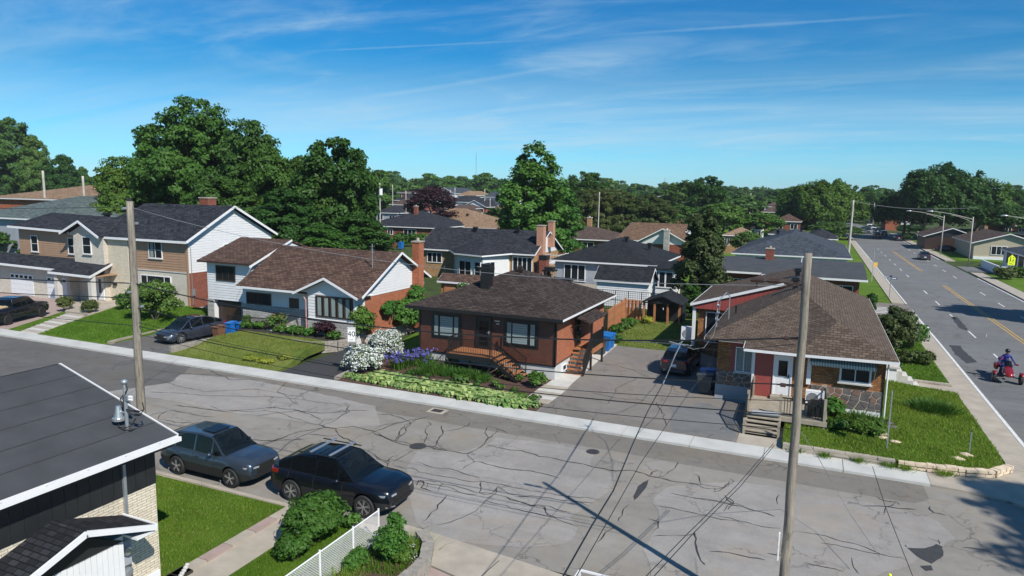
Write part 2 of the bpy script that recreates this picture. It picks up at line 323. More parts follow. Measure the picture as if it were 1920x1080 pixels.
# ------------------------------------------------------------------ mesh helpers
ORG = {}
def tag(o, label=None, cat=None, group=None, kind=None):
    if label: o['label'] = label
    if cat: o['category'] = cat
    if group: o['group'] = group
    if kind: o['kind'] = kind
    return o
def thing(name, label, cat, loc=(0, 0, 0), group=None):
    o = bpy.data.objects.new(name, None); C.objects.link(o); o.location = loc; o.empty_display_size = .3
    ORG[o.name] = Vector(loc); return tag(o, label, cat, group)
def org(p): return ORG.get(p.name, Vector((0, 0, 0))) if p else Vector((0, 0, 0))
class MB:
    def __init__(s, T=None): s.v = []; s.f = []; s.mi = []; s.T = T
    def add(s, vs, fs, mi=0):
        b = len(s.v); T = s.T
        s.v += [(T @ Vector(v)) if T else Vector(v) for v in vs]
        s.f += [tuple(b+i for i in f) for f in fs]; s.mi += [mi]*len(fs); return s
    def box(s, x0, x1, y0, y1, z0, z1, mi=0):
        return s.add([(x0,y0,z0),(x1,y0,z0),(x1,y1,z0),(x0,y1,z0),(x0,y0,z1),(x1,y0,z1),(x1,y1,z1),(x0,y1,z1)],
                     [(0,3,2,1),(4,5,6,7),(0,1,5,4),(1,2,6,5),(2,3,7,6),(3,0,4,7)], mi)
    def poly(s, pts, mi=0): return s.add(pts, [tuple(range(len(pts)))], mi)
    def prism(s, pts, vec, mi=0):
        n = len(pts); vec = Vector(vec); p = [Vector(q) for q in pts]
        return s.add(p+[q+vec for q in p], [tuple(range(n)), tuple(range(2*n-1, n-1, -1))]+[(i, i+n, (i+1) % n+n, (i+1) % n) for i in range(n)], mi)
    def bar(s, p, q, w, h, up=(0, 0, 1), mi=0):
        p, q = Vector(p), Vector(q); d = (q-p).normalized(); up = Vector(up)
        sd = d.cross(up)
        if sd.length < 1e-4: sd = Vector((1, 0, 0))
        sd = sd.normalized()*w/2; u = sd.cross(d).normalized()*h/2
        return s.add([p-sd-u, p+sd-u, p+sd+u, p-sd+u, q-sd-u, q+sd-u, q+sd+u, q-sd+u], [(0,1,2,3),(7,6,5,4),(0,4,5,1),(1,5,6,2),(2,6,7,3),(3,7,4,0)], mi)
    def tube(s, pts, r, n=8, mi=0, r2=None, cap=True):
        pts = [Vector(p) for p in pts]; m = len(pts); rings = []; prev = None
        for i, p in enumerate(pts):
            d = (pts[min(i+1, m-1)]-pts[max(i-1, 0)])
            d = d.normalized() if d.length > 1e-9 else Vector((0, 0, 1))
            a = prev or (Vector((1, 0, 0)) if abs(d.x) < .9 else Vector((0, 1, 0)))
            a = (a-d*a.dot(d)).normalized(); prev = a; b = d.cross(a)
            rr = r if r2 is None else r+(r2-r)*i/max(1, m-1)
            if isinstance(r, (list, tuple)): rr = r[i]
            rings.append([p+(a*math.cos(t)+b*math.sin(t))*rr for t in [2*math.pi*k/n for k in range(n)]])
        vs = [v for q in rings for v in q]; fs = []
        for i in range(m-1):
            for k in range(n): fs.append((i*n+k, i*n+(k+1) % n, (i+1)*n+(k+1) % n, (i+1)*n+k))
        if cap: fs += [tuple(range(n-1, -1, -1)), tuple((m-1)*n+k for k in range(n))]
        return s.add(vs, fs, mi)
    def lathe(s, c, prof, n=16, axis='z', mi=0):
        c = Vector(c); vs = []; fs = []; m = len(prof)
        for r, h in prof:
            for k in range(n):
                t = 2*math.pi*k/n; a, b = r*math.cos(t), r*math.sin(t)
                vs.append(c+(Vector((a, b, h)) if axis == 'z' else Vector((a, h, b)) if axis == 'y' else Vector((h, a, b))))
        for i in range(m-1):
            for k in range(n): fs.append((i*n+k, i*n+(k+1) % n, (i+1)*n+(k+1) % n, (i+1)*n+k))
        fs += [tuple(range(n)), tuple((m-1)*n+k for k in range(n))]
        return s.add(vs, fs, mi)
    def blob(s, c, r, n=8, m=5, jit=.15, rs=None, mi=0):
        rs = rs or rnd; c = Vector(c); vs = []; fs = []
        for i in range(m+1):
            ph = math.pi*i/m
            for k in range(n):
                t = 2*math.pi*k/n; j = 1+rs.uniform(-jit, jit) if 0 < i < m else 1
                vs.append(c+Vector((r[0]*math.sin(ph)*math.cos(t)*j, r[1]*math.sin(ph)*math.sin(t)*j, r[2]*math.cos(ph)*j)))
        for i in range(m):
            for k in range(n): fs.append((i*n+k, (i+1)*n+k, (i+1)*n+(k+1) % n, i*n+(k+1) % n))
        return s.add(vs, fs, mi)
    def mesh(s, name, mats, o=Vector((0, 0, 0)), smooth=False, uv=True):
        me = bpy.data.meshes.new(name)
        vs = [v-o for v in s.v]
        me.from_pydata(vs, [], s.f)
        if not isinstance(mats, (list, tuple)): mats = [mats]
        for m in mats: me.materials.append(m)
        if len(mats) > 1: me.polygons.foreach_set('material_index', s.mi)
        if uv and len(s.f) < 30000:
            ul = me.uv_layers.new(name='UVMap').data; Z = Vector((0, 0, 1))
            for p in me.polygons:
                n = p.normal; u = Z.cross(n)
                u = u.normalized() if u.length > .05 else Vector((1, 0, 0))
                w = n.cross(u)
                for li in p.loop_indices:
                    c = s.v[me.loops[li].vertex_index]; ul[li].uv = (c.dot(u), c.dot(w))
        if smooth: me.polygons.foreach_set('use_smooth', [True]*len(me.polygons))
        me.update(); return me
    def build(s, name, mats, parent=None, smooth=False, **kw):
        me = s.mesh(name, mats, org(parent), smooth); o = bpy.data.objects.new(name, me); C.objects.link(o)
        if parent: o.parent = parent; ORG[o.name] = org(parent)
        tag(o, **kw); return o
def smooth_by_angle(o, ang=35):
    me = o.data; me.polygons.foreach_set('use_smooth', [True]*len(me.polygons))
    try: me.set_sharp_from_angle(angle=R(ang))
    except Exception: pass
def inst(src, name, parent, loc):
    """another object that shares a mesh, moved by loc"""
    o = bpy.data.objects.new(name, src if isinstance(src, bpy.types.Mesh) else src.data); C.objects.link(o); o.location = loc
    if parent: o.parent = parent
    return o
def copy_tree(o, parent=None):
    c = o.copy(); C.objects.link(c); c.parent = parent
    for ch in list(o.children): copy_tree(ch, c)
    return c
def dup(root, loc, rotz=0, label=None, scale=None):
    c = copy_tree(root); c.location = loc; c.rotation_euler = (0, 0, rotz)
    if label: c['label'] = label
    if scale: c.scale = scale
    return c
def fr(x, y, deg=0, z=0):   # wall frame: u to the right seen from outside, d into the wall, z up
    return Matrix.Translation((x, y, z)) @ Matrix.Rotation(R(deg), 4, 'Z')
# ------------------------------------------------------------------ building parts
def lap(parent, T, u0, u1, z0, z1, course, mat, top=None, name='siding_board', proud=.032):
    """one board per course; top(z) -> (umin, umax) clips boards on a gable"""
    n = max(1, round((z1-z0)/course)); c = (z1-z0)/n; cache = {}
    for i in range(n):
        a, b = z0+i*c, z0+(i+1)*c-.004
        if top:
            l0, r0 = top(a); l1, r1 = top(b)
            if r0-l0 < .05: continue
            if r1 < l1: l1 = r1 = (l1+r1)/2
            MB(T).add([(l0,-proud,a),(r0,-proud,a),(r1,-.005,b),(l1,-.005,b),(l0,0,a),(r0,0,a),(r1,0,b),(l1,0,b)],
                      [(0,1,2,3),(0,4,5,1),(3,2,6,7),(0,3,7,4),(1,5,6,2)]).build(name, mat, parent)
        elif 'm' not in cache:
            o = MB(T).add([(u0,-proud,a),(u1,-proud,a),(u1,-.005,b),(u0,-.005,b),(u0,0,a),(u1,0,a),(u1,0,b),(u0,0,b)],
                      [(0,1,2,3),(0,4,5,1),(3,2,6,7),(0,3,7,4),(1,5,6,2)]).build(name, mat, parent)
            cache['m'] = o
        else:
            q = inst(cache['m'], name, parent, (0, 0, i*c))
def vboard(parent, T, u0, u1, z0, z1, w, mat, topf=None, name='wall_board'):
    n = max(1, round((u1-u0)/w)); c = (u1-u0)/n
    for i in range(n):
        a, b = u0+i*c+.006, u0+(i+1)*c-.006
        za, zb = (z1, z1) if not topf else (topf(a), topf(b))
        MB(T).add([(a,-.02,z0),(b,-.02,z0),(b,-.02,zb),(a,-.02,za),(a,0,z0),(b,0,z0),(b,0,zb),(a,0,za)],
                  [(0,1,2,3),(0,4,5,1),(3,2,6,7),(0,3,7,4),(1,5,6,2)]).build(name, mat, parent)
def window(parent, T, u0, u1, z0, z1, cols=(1,), rows=(1,), frame='white', fw=.06, depth=.09, sill=True, inner='dark', surround=None, sw=.09, glass='glass', name='window', bars=.045, blind=None):
    fm = M[frame]
    w = MB(T)
    if surround:
        for a in ((u0-sw, u1+sw, z1, z1+sw), (u0-sw, u1+sw, z0-sw, z0), (u0-sw, u0, z0, z1), (u1, u1+sw, z0, z1)): w.box(a[0], a[1], -.05, 0, a[2], a[3], 1)
    for a in ((u0, u1, z1-fw, z1), (u0, u1, z0, z0+fw), (u0, u0+fw, z0+fw, z1-fw), (u1-fw, u1, z0+fw, z1-fw)): w.box(a[0], a[1], -depth, 0, a[2], a[3])
    U0, U1, Z0, Z1 = u0+fw, u1-fw, z0+fw, z1-fw; sc, sr = sum(cols), sum(rows)
    x = U0; xs = [U0]
    for c in cols[:-1]: x += (U1-U0)*c/sc; xs.append(x); w.box(x-bars/2, x+bars/2, -depth+.008, 0, Z0, Z1)
    xs.append(U1); z = Z0; zs = [Z0]
    for r in rows[:-1]: z += (Z1-Z0)*r/sr; zs.append(z); w.box(U0, U1, -depth+.014, 0, z-bars*.4, z+bars*.4)
    zs.append(Z1)
    o = w.build(name, [fm, M[surround] if surround else fm], parent)
    for i in range(len(xs)-1):
        for j in range(len(zs)-1):
            MB(T).poly([(xs[i], -.062, zs[j]), (xs[i+1], -.062, zs[j]), (xs[i+1], -.062, zs[j+1]), (xs[i], -.062, zs[j+1])]).build('pane', M[glass], o)
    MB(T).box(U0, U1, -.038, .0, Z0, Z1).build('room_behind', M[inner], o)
    if blind:
        for (a, b) in blind:
            ua, ub = U0+(U1-U0)*a, U0+(U1-U0)*b; n = 9; bm = MB(T)
            for k in range(n): zc = Z0+.03+(Z1-Z0-.06)*k/n; bm.add([(ua,-.041,zc),(ub,-.041,zc),(ub,-.051,zc+(Z1-Z0)/n*.86),(ua,-.051,zc+(Z1-Z0)/n*.86)], [(0,1,2,3)])
            bm.build('blind', M['blind'], o)
    if sill: MB(T).box(u0-.06, u1+.06, -depth-.06, 0, z0-.07, z0-.002).build('sill', M['conc'] if sill is True else M[sill], o)
    return o
def curtain(win, T, u0, u1, z0, z1, mat='curtain'):
    b = MB(T); n = int((u1-u0)/.06)+2
    for i in range(n):
        a, c = u0+(u1-u0)*i/n, u0+(u1-u0)*(i+1)/n; d0, d1 = (-.041, -.054) if i % 2 else (-.054, -.041)
        b.add([(a, d0, z0), (c, d1, z0), (c, d1, z1), (a, d0, z1)], [(0, 1, 2, 3)])
    b.build('curtain', M[mat], win)
def door(parent, T, u0, u1, z0, z1, mat='white', frame='white', glass=((.25, .75, .5, .88),), handle='black', gm='glass_dark', name='door'):
    f = MB(T); fw = .07
    for a in ((u0-fw, u1+fw, z1, z1+fw), (u0-fw, u0, z0, z1), (u1, u1+fw, z0, z1)): f.box(a[0], a[1], -.09, 0, a[2], a[3])
    f.build('door_frame', M[frame], parent)
    d = MB(T).box(u0, u1, -.05, 0, z0, z1)
    for pz in (.08, .44):
        if gm == 'glass_dark' and mat == 'white': d.box(u0+.15, u1-.15, -.056, -.05, z0+.12, z0+.78) if pz == .08 else None
    o = d.build(name, M[mat], parent)
    for a, b, c, e in glass:
        x0, x1, y0, y1 = u0+(u1-u0)*a, u0+(u1-u0)*b, z0+(z1-z0)*c, z0+(z1-z0)*e
        MB(T).box(x0-.03, x1+.03, -.058, -.05, y0-.03, y1+.03).build('glass_trim', M[frame], o)
        MB(T).box(x0, x1, -.064, -.058, y0, y1).build('pane', M[gm], o)
    hx = u1-.1; MB(T).box(hx-.03, hx+.03, -.08, -.05, z0+.9, z0+1.08).tube([(hx, -.1, z0+.98), (hx-.12, -.1, z0+.98)], .015, 6).build('handle', M[handle], o)
    return o
def garage_door(parent, T, u0, u1, z0, z1, mat='white'):
    n = 4; h = (z1-z0)/n
    o = MB(T).box(u0, u1, -.01, .02, z0, z1).build('garage_door', M[mat], parent)
    for i in range(n):
        MB(T).box(u0+.01, u1-.01, -.035, -.01, z0+i*h+.012, z0+(i+1)*h-.012).build('door_panel', M[mat], o)
    k = max(3, round((u1-u0)/.75))
    for i in range(k):
        c = u0+(u1-u0)*(i+.5)/k; MB(T).box(c-.22, c+.22, -.045, -.035, z1-h+.12, z1-.14).build('pane', M['glass_dark'], o)
    return o
def fascia(parent, edges, mat='white', h=.17, t=.025, drop=.015, gut=False, name='fascia'):
    b = MB(); cx = sum((e[0][0]+e[1][0]) for e in edges)/(2*len(edges)); cy = sum((e[0][1]+e[1][1]) for e in edges)/(2*len(edges))
    for p, q in edges:
        p, q = Vector(p), Vector(q); d = (q-p); n = Vector((d.y, -d.x, 0)).normalized(); m = (p+q)/2
        if n.dot(Vector((m.x-cx, m.y-cy, 0))) < 0: n = -n
        o = n*t
        a = [p-Vector((0, 0, drop)), q-Vector((0, 0, drop)), q-Vector((0, 0, drop+h)), p-Vector((0, 0, drop+h))]
        vs = [x+n*.002 for x in a]+[x+o for x in a]
        b.add(vs, [(0,1,2,3),(7,6,5,4),(0,4,5,1),(1,5,6,2),(2,6,7,3),(3,7,4,0)])
    return b.build(name, M[mat], parent)
def roofmesh(parent, planes, mat, t=.14, name='roof', sub=None):
    b = MB()
    for p in planes: b.prism(p, (0, 0, -t))
    return b.build(name, M[mat], parent)
def vent(roof, x, y, z, s=.35, h=.4, mat='black'):
    b = MB(); b.box(x-s*.35, x+s*.35, y-s*.35, y+s*.35, z-.25, z+h*.6); b.box(x-s*.6, x+s*.6, y-s*.6, y+s*.6, z+h*.55, z+h*.75); b.box(x-s*.48, x+s*.48, y-s*.48, y+s*.48, z+h*.76, z+h)
    return b.build('roof_vent', M[mat], roof)
def pipevent(roof, x, y, z, mat='black'):
    return MB().tube([(x, y, z-.2), (x, y, z+.3)], .05, 8).tube([(x, y, z+.3), (x, y, z+.36)], .08, 8).build('vent_pipe', M[mat], roof)
def chimney(parent, x0, x1, y0, y1, z0, z1, mat='br_red', cap='conc', flue=True):
    o = MB().box(x0, x1, y0, y1, z0, z1).build('chimney', M[mat], parent)
    c = MB().box(x0-.06, x1+.06, y0-.06, y1+.06, z1, z1+.1)
    if flue:
        c.tube([((x0+x1)/2, (y0+y1)/2, z1+.1), ((x0+x1)/2, (y0+y1)/2, z1+.32)], .12, 8)
    c.build('chimney_cap', M[cap], o); return o
def railing(parent, pts, h=.9, post=.05, bal=.022, step=.13, mat='black', mid=None, name='railing', bot=.1, posts=True):
    """pts: floor points; balusters between a bottom and a top rail"""
    r = MB()
    for p, q in zip(pts[:-1], pts[1:]):
        p, q = Vector(p), Vector(q); r.bar(p+UP*h, q+UP*h, .05, .05); r.bar(p+UP*bot, q+UP*bot, .035, .035)
    o = r.build(name, M[mat], parent)
    bm = None
    for p, q in zip(pts[:-1], pts[1:]):
        p, q = Vector(p), Vector(q); n = max(1, int((q-p).length/step))
        for i in range(1, n):
            c = p.lerp(q, i/n)
            if bm is None: bm = MB().box(-bal/2, bal/2, -bal/2, bal/2, bot, h-.02).mesh('baluster', M[mat])
            inst(bm, 'baluster', o, c-org(parent))
    if posts:
        for p in pts: MB().box(p[0]-post/2, p[0]+post/2, p[1]-post/2, p[1]+post/2, p[2]-.02, p[2]+h+.06).build('post', M[mat], o)
    return o
def gable_roof(parent, x0, x1, y0, y1, ze, zr, axis, mat, ridge=None, fas='white', t=.14):
    """eaves rectangle; ridge runs along axis"""
    if axis == 'x':
        r = ridge if ridge is not None else (y0+y1)/2
        pl = [[(x0,y0,ze),(x1,y0,ze),(x1,r,zr),(x0,r,zr)], [(x0,r,zr),(x1,r,zr),(x1,y1,ze),(x0,y1,ze)]]
        ed = [((x0,y0,ze),(x1,y0,ze)), ((x0,y1,ze),(x1,y1,ze)), ((x1,y0,ze),(x1,r,zr)), ((x1,r,zr),(x1,y1,ze)), ((x0,y0,ze),(x0,r,zr)), ((x0,r,zr),(x0,y1,ze))]
    else:
        r = ridge if ridge is not None else (x0+x1)/2
        pl = [[(x0,y1,ze),(x0,y0,ze),(r,y0,zr),(r,y1,zr)], [(r,y1,zr),(r,y0,zr),(x1,y0,ze),(x1,y1,ze)]]
        ed = [((x0,y0,ze),(x0,y1,ze)), ((x1,y0,ze),(x1,y1,ze)), ((x0,y0,ze),(r,y0,zr)), ((r,y0,zr),(x1,y0,ze)), ((x0,y1,ze),(r,y1,zr)), ((r,y1,zr),(x1,y1,ze))]
    o = roofmesh(parent, pl, mat, t)
    if fas: fascia(parent, ed, fas)
    return o
def hip_roof(parent, x0, x1, y0, y1, ze, zr, mat, fas='white', inset=None, t=.14):
    w, d = x1-x0, y1-y0; k = inset if inset is not None else min(w, d)/2
    if w >= d: a, b = (x0+k, (y0+y1)/2, zr), (x1-k, (y0+y1)/2, zr); P = [[(x0,y0,ze),(x1,y0,ze),b,a], [(x1,y0,ze),(x1,y1,ze),b], [(x1,y1,ze),(x0,y1,ze),a,b], [(x0,y1,ze),(x0,y0,ze),a]]
    else: a, b = ((x0+x1)/2, y0+k, zr), ((x0+x1)/2, y1-k, zr); P = [[(x0,y0,ze),(x1,y0,ze),a], [(x1,y0,ze),(x1,y1,ze),b,a], [(x1,y1,ze),(x0,y1,ze),b], [(x0,y1,ze),(x0,y0,ze),a,b]]
    o = roofmesh(parent, P, mat, t)
    if fas: fascia(parent, [((x0,y0,ze),(x1,y0,ze)), ((x1,y0,ze),(x1,y1,ze)), ((x1,y1,ze),(x0,y1,ze)), ((x0,y1,ze),(x0,y0,ze))], fas)
    return o
def sheet(name, pts, z, mat, parent=None, kind='structure', t=0.0, **kw):
    b = MB(); p = [(q[0], q[1], z if len(q) < 3 else q[2]+z) for q in pts]
    if t: b.prism([(x, y, w) for x, y, w in p], (0, 0, -t))
    else: b.poly(p)
    return b.build(name, M[mat] if isinstance(mat, str) else mat, parent, kind=kind if not parent else None, **kw)
def patch4(name, a, b, c, d, n, m, hf, mat, parent=None, skirt=.5, **kw):
    """bilinear sheet a-b (front) d-c (back) with height function"""
    B = MB(); a, b, c, d = [Vector((*p, 0)) for p in (a, b, c, d)]; vs = []
    for j in range(m+1):
        for i in range(n+1):
            p = a.lerp(b, i/n).lerp(d.lerp(c, i/n), j/m); vs.append((p.x, p.y, hf(p.x, p.y)))
    fs = [(j*(n+1)+i, j*(n+1)+i+1, (j+1)*(n+1)+i+1, (j+1)*(n+1)+i) for j in range(m) for i in range(n)]
    B.add(vs, fs)
    def edge(idx):
        for p, q in zip(idx[:-1], idx[1:]):
            P, Q = vs[p], vs[q]; B.add([P, Q, (Q[0], Q[1], Q[2]-skirt), (P[0], P[1], P[2]-skirt)], [(0, 1, 2, 3)])
    edge(list(range(n+1))); edge([j*(n+1)+n for j in range(m+1)]); edge([j*(n+1) for j in range(m+1)]); edge([m*(n+1)+i for i in range(n+1)])
    o = B.build(name, M[mat], parent, smooth=False, kind=None if parent else 'structure', **kw); return o
# ------------------------------------------------------------------ foliage (numpy)
def fast_mesh(name, V, nper, mat, mats=None, mi=None):
    """V: (n*nper,3); faces of nper verts each"""
    n = len(V)//nper; me = bpy.data.meshes.new(name)
    me.vertices.add(len(V)); me.vertices.foreach_set('co', V.astype(np.float32).ravel())
    me.loops.add(len(V)); me.loops.foreach_set('vertex_index', np.arange(len(V), dtype=np.int32))
    me.polygons.add(n); me.polygons.foreach_set('loop_start', np.arange(n, dtype=np.int32)*nper); me.polygons.foreach_set('loop_total', np.full(n, nper, dtype=np.int32))
    for m in (mats or [mat]): me.materials.append(m)
    if mi is not None: me.polygons.foreach_set('material_index', mi.astype(np.int32))
    me.update(calc_edges=True); return me
def unit(a): return a/np.maximum(1e-9, np.linalg.norm(a, axis=1, keepdims=True))
def leaves(P, Nrm, size, rg, aspect=1.6, jitter=.6):
    """rhombic leaves centred on P facing roughly Nrm"""
    n = len(P); Nn = unit(Nrm+rg.normal(0, jitter, (n, 3))); a = unit(np.cross(Nn, rg.normal(0, 1, (n, 3)))); b = np.cross(Nn, a)
    s = (size*rg.uniform(.6, 1.25, n))[:, None]
    q = np.stack([P-a*s*aspect*.5, P-b*s*.5+Nn*s*.08, P+a*s*aspect*.5, P+b*s*.5-Nn*s*.08], 1)
    return q.reshape(-1, 3)
def crown_pts(env, nclump, nleaf, cr, seed, shell=.72, squash=.62, core=.18):
    rg = np.random.default_rng(seed); env = np.array(env, float)
    w = (env[:, 3]*env[:, 4]*env[:, 5])**(2/3); k = rg.choice(len(env), nclump, p=w/w.sum()); e = env[k]
    d = unit(rg.normal(0, 1, (nclump, 3))); d[:, 2] = np.where(d[:, 2] < -.55, -d[:, 2]*.6, d[:, 2]); d = unit(d)
    rad = np.where(rg.random(nclump) < core, rg.uniform(.2, .7, nclump), rg.uniform(shell, 1.0, nclump))
    c = e[:, :3]+d*e[:, 3:6]*rad[:, None]; r = cr*rg.uniform(.6, 1.35, nclump)
    kk = rg.integers(0, nclump, nleaf); dd = unit(rg.normal(0, 1, (nleaf, 3)))
    dd[:, 2] = np.where((dd[:, 2] < 0) & (rg.random(nleaf) < .45), -dd[:, 2], dd[:, 2])
    P = c[kk]+dd*(r[kk]*rg.uniform(.45, 1.05, nleaf))[:, None]*np.array([1, 1, squash])
    out = unit(P-(env[:, :3].mean(0)))
    return P, dd*.8+out*.5+np.array([0, 0, .35]), rg
def crown_mesh(name, env, nclump, nleaf, leaf, cr, mat, seed, **kw):
    asp = kw.pop('aspect', 1.5); jit = kw.pop('jitter', .55)
    P, Nn, rg = crown_pts(env, nclump, nleaf, cr, seed, **kw)
    return fast_mesh(name, leaves(P, Nn, leaf, rg, asp, jit), 4, mat)
def trunk_mesh(h, r, seed, limbs=6, spread=.17, top=.6, name='trunk'):
    rs = random.Random(seed); b = MB(); pts = [Vector((0, 0, -.3))]; p = Vector((0, 0, 0))
    for i in range(5): pts.append(p.copy()); p = p+Vector((rs.uniform(-.04, .04)*h, rs.uniform(-.04, .04)*h, h*top/4))
    b.tube(pts, r*1.15, 9, r2=r*.35)
    for i in range(limbs):
        k = rs.randint(2, 4); s = pts[k].lerp(pts[k+1] if k+1 < len(pts) else pts[k], rs.random()); a = rs.uniform(0, 6.28)
        e = s+Vector((math.cos(a)*spread*h, math.sin(a)*spread*h, rs.uniform(.06, .16)*h)); m = s.lerp(e, .5)+Vector((0, 0, .03*h))
        b.tube([s, m, e], r*.4, 6, r2=r*.1)
    return b.mesh(name, M['bark'], smooth=True)
TREE = {}
def tree_kind(key, env, nclump, nleaf, leaf, cr, mat, h, tr, seed, limbs=6, **kw):
    TREE[key] = (crown_mesh('crown', env, nclump, nleaf, leaf, cr, M[mat], seed, **kw), trunk_mesh(h, tr, seed, limbs))
def tree(key, x, y, s=1.0, sz=None, rot=0, name='tree', label='', group=None, cat='tree', z=0, mat=None):
    t = bpy.data.objects.new(name, None); C.objects.link(t); t.location = (x, y, z); t.rotation_euler = (0, 0, rot); t.scale = (s, s, sz or s); t.empty_display_size = .5
    tag(t, label, cat, group); cm, tm = TREE[key]
    for nm, me in (('trunk', tm), ('crown', cm)):
        o = bpy.data.objects.new(nm, me); C.objects.link(o); o.parent = t
        if nm == 'crown' and mat: o.material_slots[0].link = 'OBJECT'; o.material_slots[0].material = M[mat]
    return t
def shrub(name, label, x, y, z, r, n, leaf, mat, cat='shrub', group=None, seed=0, extra=None, cr=None, nclump=None, jitter=.6, aspect=1.6, lift=.0, stems=True):
    """r=(rx,ry,rz): dome of leaves on a few stems; extra=(mat,fraction,size) puts blossom on top"""
    t = thing(name, label, cat, (x, y, z), group); rx, ry, rz = r; cr = cr or min(r)*.32; nclump = nclump or max(10, int(26*(rx+ry)/2/max(.3, cr)/3))
    env = [(0, 0, rz*.95+lift, rx-cr*.6, ry-cr*.6, rz*.95-cr*.4)]
    P, Nn, rg = crown_pts(env, nclump, n, cr, seed+hash(name) % 97 if False else seed, shell=.6, squash=.8, core=.3)
    P[:, 2] = np.maximum(P[:, 2], .02)
    o = bpy.data.objects.new('foliage', fast_mesh('foliage', leaves(P, Nn, leaf, rg, aspect, jitter), 4, M[mat])); C.objects.link(o); o.parent = t
    if extra:
        em, fr_, es = extra; k = rg.random(len(P)) < fr_; k &= P[:, 2] > rz*.3
        Q = P[k]; Q = Q+unit(Q-np.array([0, 0, rz*.6]))*leaf*.5
        e = bpy.data.objects.new('blossom', fast_mesh('blossom', leaves(Q, unit(Q)+np.array([0, 0, .5]), es, rg, 1.1, .8), 4, M[em])); C.objects.link(e); e.parent = t
    if stems:
        b = MB()
        for i in range(5):
            a = i*1.257+seed; b.tube([(x+.03*math.cos(a), y+.03*math.sin(a), z-.1), (x+rx*.45*math.cos(a), y+ry*.45*math.sin(a), z+rz*1.1)], .025*max(.5, rz), 5, r2=.008)
        b.build('stem', M['bark'], t)
    return t
def inpoly(x, y, poly):
    ins = np.zeros(len(x), bool); n = len(poly); j = n-1
    for i in range(n):
        xi, yi = poly[i][:2]; xj, yj = poly[j][:2]
        ins ^= ((yi > y) != (yj > y)) & (x < (xj-xi)*(y-yi)/((yj-yi) or 1e-9)+xi); j = i
    return ins
def grass(poly, dens, h, w, mat, seed, hf=None, label='', z=0):
    rg = np.random.default_rng(seed); xs = [p[0] for p in poly]; ys = [p[1] for p in poly]
    n = int((max(xs)-min(xs))*(max(ys)-min(ys))*dens); x = rg.uniform(min(xs), max(xs), n); y = rg.uniform(min(ys), max(ys), n)
    k = inpoly(x, y, poly); x, y = x[k], y[k]; n = len(x)
    zz = np.full(n, z, float) if hf is None else np.array([hf(a, b) for a, b in zip(x, y)])
    a = rg.uniform(0, 6.283, n); hh = h*rg.uniform(.5, 1.35, n)*(1+.35*np.sin(x*1.7+1)*np.cos(y*1.3)); ww = w*rg.uniform(.6, 1.3, n); la = rg.uniform(0, 6.283, n); ll = hh*rg.uniform(.1, .7, n)
    B = np.stack([x, y, zz-.01], 1); dx = np.stack([np.cos(a)*ww, np.sin(a)*ww, 0*a], 1); tip = B+np.stack([np.cos(la)*ll, np.sin(la)*ll, hh], 1)
    V = np.stack([B-dx, B+dx, tip], 1).reshape(-1, 3)
    o = bpy.data.objects.new('grass', fast_mesh('grass', V, 3, M[mat])); C.objects.link(o); tag(o, label, 'grass', kind='stuff'); return o
# ------------------------------------------------------------------ ground, streets
sheet('ground', [(-4000, -500), (4000, -500), (4000, 5000), (-4000, 5000)], -.06, 'grass_far')
street = sheet('street', [(-260, 17.3), (8.9, 17.3), (8.9, 29.0), (-260, 29.0)], 0, 'asph')
BL = [(8.9, -80), (8.9, 60), (8.75, 130), (8.6, 180), (8.3, 235), (4, 300), (-8, 380), (-30, 470)]
BR = [(20.9, -80), (20.9, 90), (20.4, 130), (20.2, 180), (19.9, 235), (15.5, 305), (3, 388), (-20, 480)]
bm_ = MB()
for i in range(len(BL)-1): bm_.add([(*BL[i], .0), (*BR[i], .0), (*BR[i+1], .0), (*BL[i+1], .0)], [(0, 1, 2, 3)])
blvd = bm_.build('boulevard', M['asph_blvd'], kind='structure')
sheet('side_street', [(20.9, 130), (140, 139), (140, 131), (20.9, 121)], .004, 'asph_blvd')
sheet('side_street', [(-60, 76.5), (8.9, 76.5), (8.9, 70.3), (-60, 70.3)], .004, 'asph_blvd') if False else None
def zr(x, y): return (700+x/2.571, 660+y/2.571)
def zc(x, y): return (280+x/3.375, 760+y/3.375)
def zR(x, y): return (1300+x/3.097, 880+y/3.097)
def px(*pts): return [tuple(G(*p)[:2]) for p in pts]
def rough_poly(pts, amp=.12, step=.5, seed=0):
    rs = random.Random(seed); out = []
    for i, p in enumerate(pts):
        q = pts[(i+1) % len(pts)]; p = Vector(p); q = Vector(q); n = max(1, int((q-p).length/step))
        for k in range(n): c = p.lerp(q, k/n); out.append((c.x+rs.uniform(-amp, amp), c.y+rs.uniform(-amp, amp)))
    return out
sheet('gutter_strip', rough_poly([(-90, 27.1), (3.9, 27.0), (4.4, 27.6), (4.3, 28.95), (-90, 28.95)], .05, 2, 3), .004, 'asph_edge', street)
